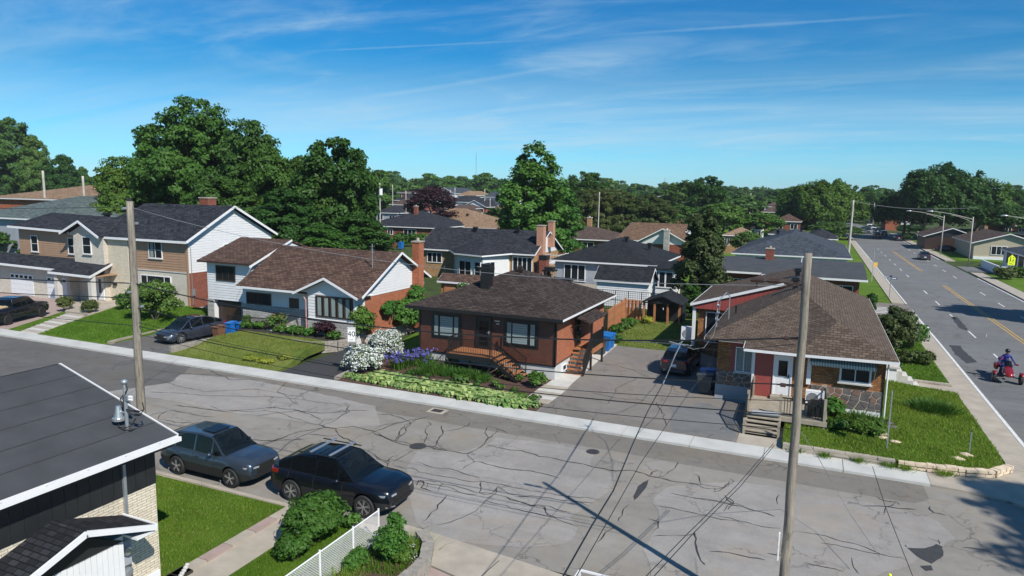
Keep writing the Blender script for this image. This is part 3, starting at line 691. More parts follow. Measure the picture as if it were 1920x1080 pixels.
for nm, pts, mt, z in [
    ('asphalt_patch', px(*[zr(*p) for p in [(210,480),(420,480),(480,462),(545,450),(590,412),(700,425),(830,440),(905,445),(1010,470),(1072,482),(1045,552),(1170,590),(1155,662),(1090,702),(1030,740),(985,772),(958,795),(990,850),(940,920),(740,945),(540,930),(300,900),(200,820),(170,640),(160,560)]]), 'asph_light', .008),
    ('asphalt_patch', px((330,700),(470,712),(600,738),(703,762),(714,798),(640,806),(560,790),(420,772),(300,748),(190,738),(135,707),(200,692)), 'asph_light', .008),
    ('asphalt_patch', px((1250,911),(1384,903),(1471,916),(1560,930),(1660,950),(1760,975),(1790,1010),(1700,1060),(1640,1079),(1500,1110),(1400,1110),(1220,1080),(1210,1030),(1235,980),(1226,935)), 'asph_light', .008),
    ('asphalt_patch', [(-90, 22.3), (-34, 22.6), (-32.3, 26), (-34, 28.8), (-90, 28.8)], 'asph_dark', .010)]:
    sheet(nm, rough_poly(pts, .07, .45, len(pts)), z, mt, street)
sheet('tar_patch', rough_poly(px((1217,899),(1211,915),(1203,925),(1190,938),(1189,930),(1197,912),(1206,905)), .02, .2, 2), .014, 'patch', street)
sheet('tar_patch', rough_poly(px((1702,1027),(1735,1029),(1755,1020),(1769,1025),(1766,1047),(1745,1056),(1720,1045)), .04, .2, 4), .014, 'patch', street)
sheet('tar_patch', rough_poly(px((1725,1062),(1745,1061),(1751,1070),(1735,1071)), .02, .15, 5), .014, 'patch', street)
sheet('tar_patch', rough_poly(px((1783,594),(1795,594),(1815,618),(1812,620),(1800,616),(1790,604)), .05, .5, 6), .006, 'patch', blvd)
sheet('tar_patch', rough_poly(px((1779.5,647),(1800,648),(1810,659),(1831,679),(1813,681),(1791,664)), .06, .5, 7), .006, 'patch', blvd)
def crack(pts, w=.045, seed=0, parent=street, z=.018):
    rs = random.Random(seed+11); P = [Vector((*p, 0)) for p in pts]; out = [P[0]]
    for p, q in zip(P[:-1], P[1:]):
        n = max(2, int((q-p).length/.22)); sd = Vector((-(q-p).y, (q-p).x, 0)).normalized(); o = 0
        for k in range(1, n+1):
            o = o*.7+rs.gauss(0, .045); out.append(p.lerp(q, k/n)+sd*(o if k < n else 0))
    b = MB(); vs = []
    for i, p in enumerate(out):
        d = (out[min(i+1, len(out)-1)]-out[max(0, i-1)]).normalized(); s = Vector((-d.y, d.x, 0))*w*.5*rs.uniform(.45, 1.5)*(1 if 0 < i < len(out)-1 else .2)
        vs += [p+s+UP*z, p-s+UP*z]
    b.add(vs, [(2*i, 2*i+1, 2*i+3, 2*i+2) for i in range(len(out)-1)])
    b.build('crack_seal', M['tar'], parent)
CR = [[zr(*p) for p in l] for l in [
 [(0,390),(60,415),(110,430),(215,452),(300,468),(380,480),(455,492),(500,470),(535,445),(575,400),(600,372)],
 [(455,492),(480,520),(490,530),(440,555),(410,572)], [(0,375),(60,350),(120,340),(175,335),(240,320)], [(175,335),(160,380),(120,420)],
 [(105,432),(130,380),(150,360),(210,325),(270,310)], [(240,445),(262,400),(250,380),(280,350),(260,335)], [(285,462),(320,410),(335,380),(330,355)],
 [(335,385),(400,375),(460,355),(465,340)], [(535,445),(545,400),(555,360),(600,372),(650,395)],
 [(550,452),(640,470),(760,490),(900,522),(1040,550),(1170,575),(1250,572),(1330,600),(1440,625),(1580,640),(1690,655),(1720,635)],
 [(205,530),(260,550),(340,562),(430,585),(520,612)], [(100,550),(220,580),(400,612),(520,625),(620,640),(760,672),(880,690),(960,700),(1090,715)],
 [(490,530),(620,560),(760,575),(900,612)], [(150,605),(230,625),(340,640),(420,655),(540,680),(640,700),(760,740),(880,760),(950,775)],
 [(170,620),(280,640),(360,652),(420,680),(500,690)], [(205,650),(220,620),(240,625),(230,655),(280,672)], [(250,665),(262,630)], [(310,678),(330,640),(345,632)],
 [(520,625),(520,655),(510,680),(560,690)], [(560,690),(600,650),(650,685),(700,690)], [(540,715),(580,690),(600,650)],
 [(355,690),(310,740),(270,790),(232,825)], [(300,836),(400,810),(470,780),(540,720),(575,690)], [(540,715),(640,742),(760,775),(870,800),(990,845)],
 [(640,700),(690,720),(800,745),(830,760),(840,785),(930,800)], [(940,690),(960,720),(1040,745)], [(820,750),(835,775)], [(680,700),(760,695),(850,705),(950,720),(1060,730)],
 [(0,500),(40,520),(80,530),(70,555)], [(80,530),(150,500),(200,475)], [(1330,600),(1345,580),(1380,575)], [(1340,610),(1400,600),(1440,570),(1470,530)],
 [(1720,635),(1640,675),(1640,655)], [(1700,640),(1740,625),(1720,610)], [(1360,740),(1480,765),(1640,800),(1790,830)], [(1350,890),(1450,885),(1560,880)], [(1550,865),(1560,960),(1580,1010),(1600,1030)],
 [(1430,680),(1520,700),(1640,715),(1790,745)], [(1180,820),(1200,790),(1235,735)], [(1080,920),(1120,870),(1160,845)], [(1325,805),(1375,820),(1350,862)],
 [(1580,640),(1570,600),(1540,590)], [(1700,700),(1730,730),(1690,770)], [(20,305),(80,300),(140,320),(175,335)]]]
CR += [[zc(*p) for p in l] for l in [
 [(0,70),(60,50),(160,35),(260,50),(420,75)], [(60,90),(70,60),(110,40)], [(60,90),(160,110),(280,115)], [(380,5),(480,30),(600,40),(720,35),(810,45),(900,80),(1010,115),(1075,122),(1100,95),(1200,80),(1265,45),(1250,5)],
 [(1075,122),(1110,140),(1180,148),(1290,135),(1400,160),(1440,165)], [(1165,50),(1220,32),(1250,40)], [(1100,148),(980,190),(890,230),(830,290),(790,300)], [(1120,140),(940,170),(800,220),(700,245)],
 [(1360,190),(1480,150),(1600,110),(1700,80)], [(1560,230),(1580,170),(1640,110)], [(1180,150),(1200,190),(1260,215),(1310,245),(1280,270)], [(1000,185),(1120,195),(1200,190)], [(1280,270),(1400,300),(1470,350),(1520,375)],
 [(640,215),(720,225),(860,220),(990,215)], [(680,260),(760,240),(850,205)], [(1430,170),(1540,230),(1680,260),(1800,262),(1890,290)], [(1500,360),(1520,340),(1580,320)], [(720,35),(790,15),(810,0)]]]
CR += [[zR(*p) for p in l] for l in [
 [(0,80),(60,110),(150,115),(190,95),(210,70)], [(0,170),(120,185),(230,210),(330,235),(400,250),(470,275)], [(180,150),(215,175),(230,205),(200,240)], [(120,260),(260,300),(400,335),(510,345)],
 [(90,478),(200,485),(330,515),(420,530)], [(600,362),(720,380),(860,420),(1000,455),(1150,510),(1260,535)], [(740,430),(880,455),(990,480),(1120,500)], [(430,490),(520,505)],
 [(1060,160),(1120,185),(1180,190),(1200,210)], [(1180,190),(1120,220),(1100,270)], [(1375,215),(1400,255),(1470,270)], [(920,515),(930,570),(960,610)], [(1560,455),(1660,465),(1750,495),(1820,505)], [(980,215),(1080,215),(1200,230),(1300,235)],
 [(1420,410),(1430,440)], [(640,540),(760,570),(880,600)], [(490,205),(500,150)], [(1240,455),(1230,440)], [(1360,400),(1440,430)]]]
CR += [[(15,690),(110,682)], [(255,690),(330,700),(440,705)], [(280,735),(400,742),(520,745),(640,760)], [(330,760),(420,772),(520,765),(600,775),(690,770)], [(300,715),(380,735),(480,730),(560,745)], [(200,712),(300,712),(350,700)],
       [(385,690),(430,712),(480,712)], [(560,700),(520,735),(560,760)], [(640,755),(655,760),(650,775),(600,800)], [(480,780),(560,770),(600,790)]]
for i, l in enumerate(CR):
    crack(px(*l), .042 if i % 3 == 0 else .027, i)
crack(px((1760,581),(1800,585),(1920,597)), .06, 99, blvd, .008)
# man-holes and catch basin
def manhole(x, y, r, label):
    o = MB().lathe((x, y, .008), [(r, 0), (r, .012)], 24).build('manhole_cover', M['sh_char'] if False else M['patch'], label=label, cat='manhole cover')
    b = MB()
    for k in range(5): b.box(x-r*.6, x+r*.6, y-.02+(k-2)*r*.3, y+.02+(k-2)*r*.3, .02, .026)
    b.build('raised_bar', M['tar'], o)
manhole(*G(*zr(215, 455))[:2], .36, 'round iron cover at the joining of two cracks left of the pale road patch')
manhole(*G(*zr(1058, 482))[:2], .28, 'small round iron cover on the right edge of the pale road patch')
manhole(*G(*zR(1855, 182))[:2], .36, 'round iron cover in the tree shade at the street corner')
g0 = G(820, 771); cb_ = MB().box(g0.x-.45, g0.x+.45, g0.y-.35, g0.y+.35, .004, .022).build('catch_basin', M['conc_old'], label='square storm drain grate beside the far kerb in front of the brown house', cat='storm drain')
b = MB()
for k in range(7): b.box(g0.x-.28, g0.x+.28, g0.y-.2+k*.062, g0.y-.17+k*.062, .024, .036)
b.build('grate_bar', M['patch'], cb_)
# ---- far pavement in slabs, kerb is its front face
walk = MB().box(-200, 4.6, 28.99, 30.25, -.2, .075).build('pavement', M['conc_old'], kind='structure')
sm = MB().box(.012, 2.98, 28.95, 30.2, -.1, .10).mesh('slab', M['conc_new'])
for i in range(36): inst(sm, 'slab', walk, (1.6-3*i, 0, 0))
c = sheet('pavement', [(4.6, 28.95, 0), (5.8, 28.85, 0), (7.0, 28.6, 0), (7.9, 27.8, 0), (8.5, 26.6, 0), (8.85, 25.0, 0), (8.85, 32, 0), (7.7, 32, 0), (6.9, 30.75, 0), (4.6, 30.3, 0)], .09, 'conc_old', t=.2)
sheet('pavement', [(7.7, 32), (8.85, 32), (8.75, 70), (7.6, 70)], .115, 'conc_old', t=.2)
sheet('pavement', [(7.5, 79.5), (8.65, 79.5), (8.5, 240), (7.3, 240)], .115, 'conc_old', t=.2)
sheet('pavement', [(20.95, -40), (22.5, -40), (22.5, 119), (20.95, 119)], .115, 'conc_old', t=.2)
sheet('pavement', [(20.75, 140), (22.3, 140), (22.0, 240), (20.1, 240)], .115, 'conc_old', t=.2)
# near pavement apron
sheet('pavement', [(-40, 16.8), (-12.2, 16.5), (-11.6, 16.5), (-11.6, 17.2), (-12.6, 17.15), (-40, 17.12)], .10, 'conc_old', t=.2)
ap = sheet('pavement', [(-11.9, 16.9), (-9.75, 16.3), (-9.6, 15.95), (-3, 14.6), (8.8, 13.0), (8.8, 16.9), (-3, 16.8), (-9.9, 17.55), (-11.6, 17.7)], .08, 'conc_old', t=.2)
for x in (-8.2, -5.0, -2.0, 1.2): MB().bar((x, 13.6, .084), (x+.35, 17, .084), .02, .004).build('joint', M['soil'], ap)
sheet('driveway', [(-9.6, 15.9), (-3, 14.55), (3, 13.5), (3, 2), (-9.6, 2)], .06, 'paver_red')
# boulevard markings
def dash(x, y0, y1, w=.12, mat='line_w', x1=None):
    x1 = x if x1 is None else x1
    MB().add([(x-w/2, y0, .006), (x+w/2, y0, .006), (x1+w/2, y1, .006), (x1-w/2, y1, .006)], [(0, 1, 2, 3)]).build('edge_line' if y1-y0 > 8 else 'lane_dash', M[mat], blvd)
dash(9.05, 29, 60, .16, x1=8.98); dash(8.98, 60, 76, .16, x1=8.9); dash(8.88, 80, 130, .15, x1=8.8); dash(8.8, 130, 220, .15, x1=8.6)
dash(20.75, 60, 112, .13, x1=20.6); dash(20.2, 142, 220, .15, x1=20.0)
for dx in (-.15, .15):
    dash(15.1+dx, 36, 100, .11, 'line_y', x1=14.95+dx); dash(14.6+dx, 118, 160, .11, 'line_y', x1=14.3+dx)
for k in range(14):
    y = 45+k*9.0
    if not 96 < y < 104: dash(11.95, y, y+3); dash(17.9, y+2, y+5)
for k in range(4): dash(7.0-k*1.0, 77.5, 77.9, .5) if False else None
lt = sheet('side_street', [(-9, 70.0), (8.9, 70.2), (8.9, 79.3), (-9, 79.0)], .05, 'asph_drive')
for k in range(5): MB().box(4.2, 6.8, 72.2+k*.9, 72.5+k*.9, .052, .056).build('crossing_bar', M['line_w'], lt)
MB().bar((4.6, 77.6, .056), (3.6, 71.2, .056), .16, .004).build('edge_line', M['line_w'], lt)
# ---- lots on the far side
GARD = [(-24.2, 30.25), (-12.0, 30.25), (-12.2, 35.8), (-24.2, 35.8)]
def h_gard(x, y):
    t = max(0, min(1, (y-30.4)/5.0)); r = max(0, min(1, (-13.0-x)/5.0))
    return .10+.30*t*r
patch4('garden_bed', (-24.3, 30.25), (-12.05, 30.25), (-12.9, 35.9), (-24.6, 35.9), 24, 12, h_gard, 'mulch')
patch4('lawn', (-25.3, 35.5), (-22.2, 35.5), (-22.2, 50), (-27.9, 50), 6, 10, lambda x, y: .30+(.02*(y-35.5)), 'grass')
def h_b(x, y):
    t = max(0, min(1, (y-30.4)/3.2)); t = t*t*(3-2*t); l = max(0, min(1, (x+37.9)/1.0)); r = max(0, min(1, (-28.0-x)/1.0)); return .10+.62*t*min(l, 1)*min(r, 1)
patch4('lawn', (-37.9, 30.22), (-28.6, 30.22), (-29.4, 35.9), (-37.4, 35.9), 30, 16, h_b, 'grass_d')
patch4('garden_bed', (-37.5, 35.9), (-29.4, 35.9), (-28.6, 38.4), (-37.5, 38.4), 8, 3, lambda x, y: .74, 'soil')
sheet('driveway', [(-28.3, 30.2), (-24.35, 30.2), (-25.2, 36.5), (-26.5, 37), (-28.6, 36.6)], .11, 'asph_black', t=.2)
sheet('driveway', [(-43.4, 30.2), (-38.0, 30.2), (-37.6, 36.2), (-40.0, 41.8), (-44.2, 41.8)], .11, 'asph_dark', t=.2)
patch4('lawn', (-51.0, 30.22), (-43.5, 30.22), (-44.4, 42.2), (-56.6, 42.2), 8, 8, lambda x, y: .12+.03*(y-30.2), 'grass')
sheet('lawn', [(-54.3, 30.2), (-52.8, 30.2), (-56.4, 35.6), (-57.4, 36.6), (-58.4, 37.2)], .14, 'grass', t=.2)
sheet('driveway', [(-76, 30.2), (-54.3, 30.2), (-58.4, 37.2), (-60.4, 40.8), (-76, 40.8)], .10, 'paver_red', t=.2)
sheet('path', [(-57.4, 36.4), (-54.4, 36.4), (-54.4, 39), (-50.5, 41.9), (-62, 41.9), (-60.3, 39)], .30, 'conc_old', t=.3)
pth = sheet('path', [(-52.8, 30.2), (-50.9, 30.2), (-54.6, 36.2), (-56.6, 36.2)], .145, 'conc', t=.1)
for k in range(11):
    a = Vector((-51.9, 30.3, .15)).lerp(Vector((-55.6, 35.9, .24)), k/10.5); MB().box(a.x-.95, a.x+.95, a.y, a.y+.48, .1, a.z+.02).build('paver_strip', M['conc'] if k % 2 else M['conc_old'], pth)
drv = sheet('driveway', [(-12.05, 30.2), (-2.55, 30.2), (-2.55, 36.2), (-4.4, 36.4), (-4.4, 45.2), (-6.5, 46.8), (-9.5, 46.5), (-12.95, 46.4)], .105, 'asph_drive', t=.2)
sheet('asphalt_patch', rough_poly([(-11.9, 30.25), (-5.4, 30.25), (-5.2, 31.2), (-9, 31.0), (-11.9, 31.3)], .06, .5, 8), .110, 'asph_edge', drv)
sheet('asphalt_patch', rough_poly([(-5.3, 30.3), (-2.7, 30.3), (-3.0, 34.5), (-4.6, 35.5), (-6.2, 34)], .12, .5, 9), .112, 'asph_blvd', drv)
for l in ([(-11.8, 41), (-9.8, 40.4), (-8.6, 39.2)], [(-9, 38.6), (-9.6, 36), (-9.2, 33)], [(-7, 34.4), (-6.2, 32.6), (-5.8, 31)], [(-10.6, 34.5), (-9.2, 34.2), (-7, 34.4)]): crack(l, .03, int(l[0][0]*-10), drv, .118)
sheet('lawn', [(-12.95, 46.4), (-6.5, 46.8), (-4.6, 48), (-4.6, 60), (-14.6, 60), (-13.1, 47)], .12, 'grass_d', t=.2)
sheet('path', [(-13.2, 35.8), (-12.1, 35.8), (-12.5, 46.6), (-13.2, 46.6)], .16, 'conc', t=.2)
lw = sheet('path', [(-13.3, 34.6), (-12.0, 34.6), (-12.1, 35.8), (-13.3, 35.8)], .16, 'conc', t=.2)
for k in range(5): MB().box(-13.35+.12*(4-k)*0, -11.95, 31.6+k*.62, 32.19+k*.62, .05, .118+.012*k).build('slab', M['conc'] if k % 2 else M['conc_old'], lw)
# D corner lawns
def h_d(x, y):
    t = max(0, min(1, (7.75-x)/3.5)); return .14+.24*t
DL = [(-.75, 30.35), (3.4, 30.35), (5.0, 30.55), (6.6, 30.85), (7.55, 31.7), (7.68, 34), (7.66, 43.6), (3.3, 43.9), (3.3, 36.2), (-.75, 36.2)]
bb = MB(); n = 24
def fill_lawn(poly, hf, mat, cell=.6):
    xs = [p[0] for p in poly]; ys = [p[1] for p in poly]; import bmesh
    bm = bmesh.new(); vs = [bm.verts.new((p[0], p[1], 0)) for p in poly]; f = bm.faces.new(vs)
    for ax, lo, hi in ((0, min(xs), max(xs)), (1, min(ys), max(ys))):
        k = lo+cell
        while k < hi:
            co = Vector((k, 0, 0)) if ax == 0 else Vector((0, k, 0)); no = Vector((1, 0, 0)) if ax == 0 else Vector((0, 1, 0))
            bmesh.ops.bisect_plane(bm, geom=bm.verts[:]+bm.edges[:]+bm.faces[:], plane_co=co, plane_no=no); k += cell
    be = [e for e in bm.edges if len(e.link_faces) == 1]
    for v in bm.verts: v.co.z = hf(v.co.x, v.co.y)
    r = bmesh.ops.extrude_edge_only(bm, edges=be)
    for v in [e for e in r['geom'] if isinstance(e, bmesh.types.BMVert)]: v.co.z -= .5
    me = bpy.data.meshes.new('lawn'); bm.normal_update(); bm.to_mesh(me); bm.free(); me.materials.append(M[mat])
    o = bpy.data.objects.new('lawn', me); C.objects.link(o); o['kind'] = 'structure'; return o
fill_lawn(DL, h_d, 'grass')
D2 = [(3.5, 45.1), (7.64, 44.9), (7.6, 62), (7.3, 69.8), (-9, 69.8), (-9, 62), (3.5, 62)]
sheet('lawn', D2, .16, 'grass', t=.2)
sheet('path', [(5.0, 43.7), (7.7, 43.6), (7.7, 44.8), (5.0, 45.0)], .17, 'conc_old', t=.2)
sheet('lawn', [(22.5, 60), (60, 60), (60, 119), (22.5, 116)], .13, 'grass', t=.2)
sheet('lawn', [(22.3, 141), (70, 146), (60, 230), (22.0, 230)], .13, 'grass', t=.2)
sheet('lawn', [(7.5, 79.5), (7.3, 230), (-60, 230), (-60, 79.5)], .04, 'grass', t=.1)
sheet('path', [(-2.6, 30.2), (-.72, 30.2), (-.72, 33), (-2.6, 33)], .12, 'conc_old', t=.1)
# near lots
NL = [(-40, 12.0), (-15.75, 12.0), (-15.7, 16.86), (-40, 16.6)]
sheet('lawn', NL, .14, 'grass', t=.2)
bp = sheet('path', [(-15.3, 2), (-14.15, 2), (-14.15, 15.2), (-14.3, 16.95), (-15.4, 16.95)], .10, 'conc_old', t=.2)
for k in range(9): MB().box(-15.72, -15.36, 8.6+k*.93, 9.5+k*.93, -.1, .17).build('border_block', M['paver_red'] if k % 2 else M['conc_old'], bp)
for k in range(26): MB().box(-15.9-k*.95-.0, -15.0-k*.95, 16.88, 17.02, -.1, .16).build('border_block', M['conc_old'], bp)
sheet('lawn', [(-14.15, 2), (-11.62, 2), (-11.62, 16.4), (-12.6, 16.8), (-14.3, 16.9)], .12, 'grass', t=.2)
sheet('garden_bed', [(-11.6, 2), (-9.6, 2), (-9.75, 16.0), (-10.4, 16.7), (-11.6, 16.5)], .16, 'mulch', t=.2)
# ---- retaining walls of separate blocks
def blockwall(name, label, pts, hgt, bl, bd, bh, mat, base=.0, cap=False, seed=1, jit=.02, cat='wall', irregular=False):
    t = thing(name, label, cat, (pts[0][0], pts[0][1], base)); rs = random.Random(seed)
    rows = max(1, round(hgt/bh))
    for (p, q) in zip(pts[:-1], pts[1:]):
        p = Vector((*p, 0)); q = Vector((*q, 0)); L_ = (q-p).length; d = (q-p)/L_
        for r in range(rows):
            s = -(r % 2)*bl*.5
            while s < L_-.02:
                l = bl*(rs.uniform(.6, 1.35) if irregular else 1); a, b_ = max(0, s), min(L_, s+l); s += l
                if b_-a < .05: continue
                A = p+d*(a+.008); B_ = p+d*(b_-.008); z = base+r*bh+bh/2; off = Vector((-d.y, d.x, 0))*rs.uniform(-jit, jit)
                o = MB().bar(A+off+UP*z, B_+off+UP*z, bd, bh-.012-(rs.uniform(0, .05) if irregular else 0)).build('stone' if irregular else 'block', M[mat], t)
    return t
blockwall('retaining_wall', 'curved grey block wall holding up the flower bed of the red-brown roofed house', [(-31.9, 35.2), (-30.6, 35.0), (-29.6, 35.4), (-28.9, 36.2), (-28.6, 37.0)], .75, .42, .28, .15, 'block')
blockwall('retaining_wall', 'low grey block kerb between the black driveway and the white blossom bush', [(-24.35, 30.3), (-24.5, 31.6), (-24.75, 33.2), (-25.1, 35.2)], .24, .36, .25, .12, 'block', .04, seed=4)
blockwall('retaining_wall', 'long grey timber-like kerb wall in front of the corner lawn', [(-.72, 30.3), (3.5, 30.33)], .34, 1.2, .22, .11, 'conc_old', .06, seed=5)
blockwall('retaining_wall', 'curved pale stone wall round the tip of the corner lawn', [(3.6, 30.35), (4.8, 30.4), (5.9, 30.55), (6.9, 30.85), (7.6, 31.75)], .30, .34, .3, .15, 'pale_stone', .09, seed=6, irregular=True, jit=.035)
blockwall('retaining_wall', 'grey block wall beside the pinkish driveway in the foreground', [(-9.55, 5), (-9.55, 15.6), (-9.95, 16.5), (-10.5, 17.0)], .42, .45, .34, .14, 'block', .03, seed=7)
blockwall('retaining_wall', 'low stone edging along the path up to the side stair of the corner house', [(5.0, 45.1), (7.6, 44.95)], .22, .5, .2, .11, 'conc_old', .1, seed=8)
blockwall('retaining_wall', 'weathered timber edging beside the dark car and the lawn of the big white gabled house', [(-43.6, 30.4), (-44.5, 38.5)], .24, 1.3, .2, .12, 'wood_grey', .06, seed=9)
blockwall('retaining_wall', 'short stone edging on the left side of the sloping lawn', [(-37.9, 30.6), (-37.5, 36.6), (-38.6, 38.6)], .45, .4, .25, .15, 'block', .06, seed=10)
# grass blades
grass([(-24, 12.1), (-15.8, 12.1), (-15.8, 16.8), (-25, 16.7)], 1500, .055, .010, 'blade', 1, label='short mown grass of the foreground lawn', z=.145)
grass([(-24, 12.1), (-15.8, 12.1), (-15.8, 16.8), (-25, 16.7)], 260, .07, .013, 'blade_d', 11, label='paler blades scattered through the foreground lawn', z=.145)
grass([(-14.1, 9), (-11.7, 9), (-11.7, 16.4), (-14.2, 16.8)], 1300, .07, .010, 'blade', 2, label='grass strip between the path and the white fence', z=.125)
grass(DL, 420, .09, .018, 'blade', 3, hf=h_d, label='mown grass of the corner lawn')
grass(DL, 110, .11, .02, 'blade_d', 13, hf=h_d, label='paler blades scattered through the corner lawn')
grass([(3.6, 45.2), (7.55, 45.0), (7.5, 58), (3.6, 58)], 220, .10, .022, 'blade', 4, z=.165, label='mown grass beside the boulevard pavement')
grass([(-37.6, 30.4), (-29, 30.4), (-29.5, 35.8), (-37.3, 35.8)], 420, .09, .018, 'blade_d', 5, hf=h_b, label='dry grass of the sloping lawn')
grass([(-51, 30.4), (-43.8, 30.4), (-44.6, 42), (-56, 42)], 260, .10, .022, 'blade', 6, hf=lambda x, y: .12+.03*(y-30.2), label='green grass in front of the white gabled house')
grass([(-12.8, 46.6), (-6.5, 47), (-4.8, 48.2), (-4.8, 56), (-14.2, 56)], 180, .10, .022, 'blade_d', 7, z=.125, label='yard grass behind the cracked driveway')
# ================================================================== HOUSE C: brown clad bungalow in the centre
h = thing('bungalow', 'brown clad bungalow with dark pyramid roof, black trim and a black railed front deck', 'house', (-17.7, 40.6, 0))
MB().box(-22.2, -13.2, 35.86, 45.5, -.2, .96).build('foundation', M['found'], h)
MB().box(-22.2, -13.22, 35.84, 45.5, .96, 3.68).build('wall', M['br_orange'], h)
T = fr(0, 35.84)
for k in range(19):
    z = .98+k*.142; s = (k % 3)*1.3; x = -22.2
    while x < -13.2:
        e = min(-13.2, x+(3.6 if x > -22.2 else 1.1+s))
        MB(T).add([(x+.005,-.028,z),(e-.005,-.028,z),(e-.005,-.010,z+.136),(x+.005,-.010,z+.136),(x+.005,0,z),(e-.005,0,z),(e-.005,0,z+.136),(x+.005,0,z+.136)], [(0,1,2,3),(0,4,5,1),(3,2,6,7),(0,3,7,4),(1,5,6,2)]).build('siding_board', M['sid_rust'], h)
        x = e
b = MB()
for x in (-22.24, -13.30): b.box(x, x+.12, 35.79, 35.9, .93, 3.66)
b.box(-22.24, -13.15, 35.79, 35.85, .90, .98); b.box(-13.22, -13.16, 35.79, 36.0, .93, 3.66)
b.build('corner_trim', M['black'], h)
for u0, u1 in ((-21.2, -19.35), (-16.3, -14.35)):
    w = window(h, T, u0, u1, 1.95, 3.32, cols=(.33, 1, .38), frame='black', surround='black', sw=.13, sill=False, blind=[(.24, .76)] if u0 < -20 else [(.2, .72)])
    curtain(w, T, u0+.08, u0+.36, 2.02, 3.25); curtain(w, T, u1-.38, u1-.1, 2.02, 3.25)
door(h, T, -18.2, -17.28, 1.52, 3.35, 'black', 'black', ((.2, .8, .08, .38), (.2, .8, .48, .9)), 'alu')
hn = MB(T).box(-17.02, -16.62, -.06, -.028, 3.02, 3.16).build('number_plate', M['black'], h)
def text(parent, s, T, u, z, size, mat, d=-.07, name='lettering', align='CENTER'):
    cu = bpy.data.curves.new(name, 'FONT'); cu.body = s; cu.size = size; cu.align_x = align; cu.align_y = 'CENTER'; cu.extrude = .002; cu.materials.append(M[mat]); cu.resolution_u = 2
    o = bpy.data.objects.new(name, cu); C.objects.link(o); me = bpy.data.meshes.new_from_object(o); bpy.data.objects.remove(o); o = bpy.data.objects.new(name, me); C.objects.link(o); o.parent = parent
    o.matrix_basis = Matrix.Translation(-org(parent)) @ T @ Matrix.Translation((u, d, z)) @ Matrix.Rotation(R(90), 4, 'X'); return o
text(hn, '1885', T, -16.82, 3.09, .13, 'sign_white')
MB(T).box(-17.0, -16.66, -.12, -.028, 3.24, 3.29).build('wall_lamp', M['alu'], h)
MB(T).box(-17.1, -17.02, -.07, -.028, 2.65, 2.85).build('wall_box', M['brownframe'], h)
rf = hip_roof(h, -22.85, -12.55, 35.2, 46.1, 3.82, 5.84, 'sh_brown_dark', fas=None)
fascia(h, [((-22.85, 35.2, 3.82), (-12.55, 35.2, 3.82)), ((-22.85, 46.1, 3.82), (-22.85, 35.2, 3.82)), ((-12.55, 46.1, 3.82), (-22.85, 46.1, 3.82))], 'black')
fascia(h, [((-12.55, 35.2, 3.82), (-12.55, 46.1, 3.82)), ((-30, 40, 3.82), (-30, 40.01, 3.82))], 'white', h=.12)
MB().box(-22.2, -13.2, 35.3, 35.84, 3.56, 3.68).box(-13.2, -12.66, 35.3, 46, 3.56, 3.68).build('soffit', M['black'], h)
ch = MB().box(-18.95, -18.35, 37.7, 38.25, 4.2, 5.95).build('chimney', M['black'], h); MB().box(-19.03, -18.27, 37.62, 38.33, 5.95, 6.15).box(-18.92, -18.38, 37.73, 38.22, 6.15, 6.35).build('chimney_cap', M['black'], h)
v = MB()
for k in range(4): v.box(-17.35-.22+.03*k, -17.35+.22-.03*k, 40.2-.22+.03*k, 40.2+.22-.03*k, 5.75+.09*k, 5.81+.09*k)
v.tube([(-17.35, 40.2, 5.5), (-17.35, 40.2, 6.1)], .13, 10).build('roof_vent', M['sh_brown_dark'], rf)
# front deck
dk = MB(); dk.box(-19.2, -16.42, 34.02, 35.8, 1.14, 1.42).build('deck_skirt', M['black'], h)
pm = MB().box(-19.24, -16.38, 0, .13, 1.425, 1.465)
for k in range(12): MB().box(-19.24, -16.38, 34.0+k*.15, 34.0+k*.15+.14, 1.424, 1.465).build('deck_board', M['wood_or'], h)
for x in (-19.1, -17.8, -16.55): MB().box(x-.05, x+.05, 34.08, 34.18, .1, 1.14).build('deck_post', M['black'], h)
railing(h, [(-19.17, 35.75, 1.46), (-19.17, 34.06, 1.46), (-16.5, 34.06, 1.46)], .92, bal=.02, step=.11)
railing(h, [(-16.5, 35.55, 1.46), (-16.45, 35.55, 1.46)], .92, step=1)
NS = 6
for k in range(NS):
    x = -16.4+k*.27; z = 1.46-(k+1)*.175; MB().box(x, x+.29, 34.1, 35.5, z-.04, z).build('tread', M['wood_or'], h)
MB().box(-19.26, -16.40, 33.95, 33.995, 1.16, 1.47).build('deck_fascia', M['black'], h)
b = MB()
for y in (34.09, 35.51): b.bar((-16.42, y, 1.32), (-14.75, y, .24), .045, .2)
b.build('stair_stringer', M['black'], h)
for y in (34.1, 35.5): railing(h, [(-16.42, y, 1.46), (-14.85, y, .43)], .88, bal=.02, step=.13)
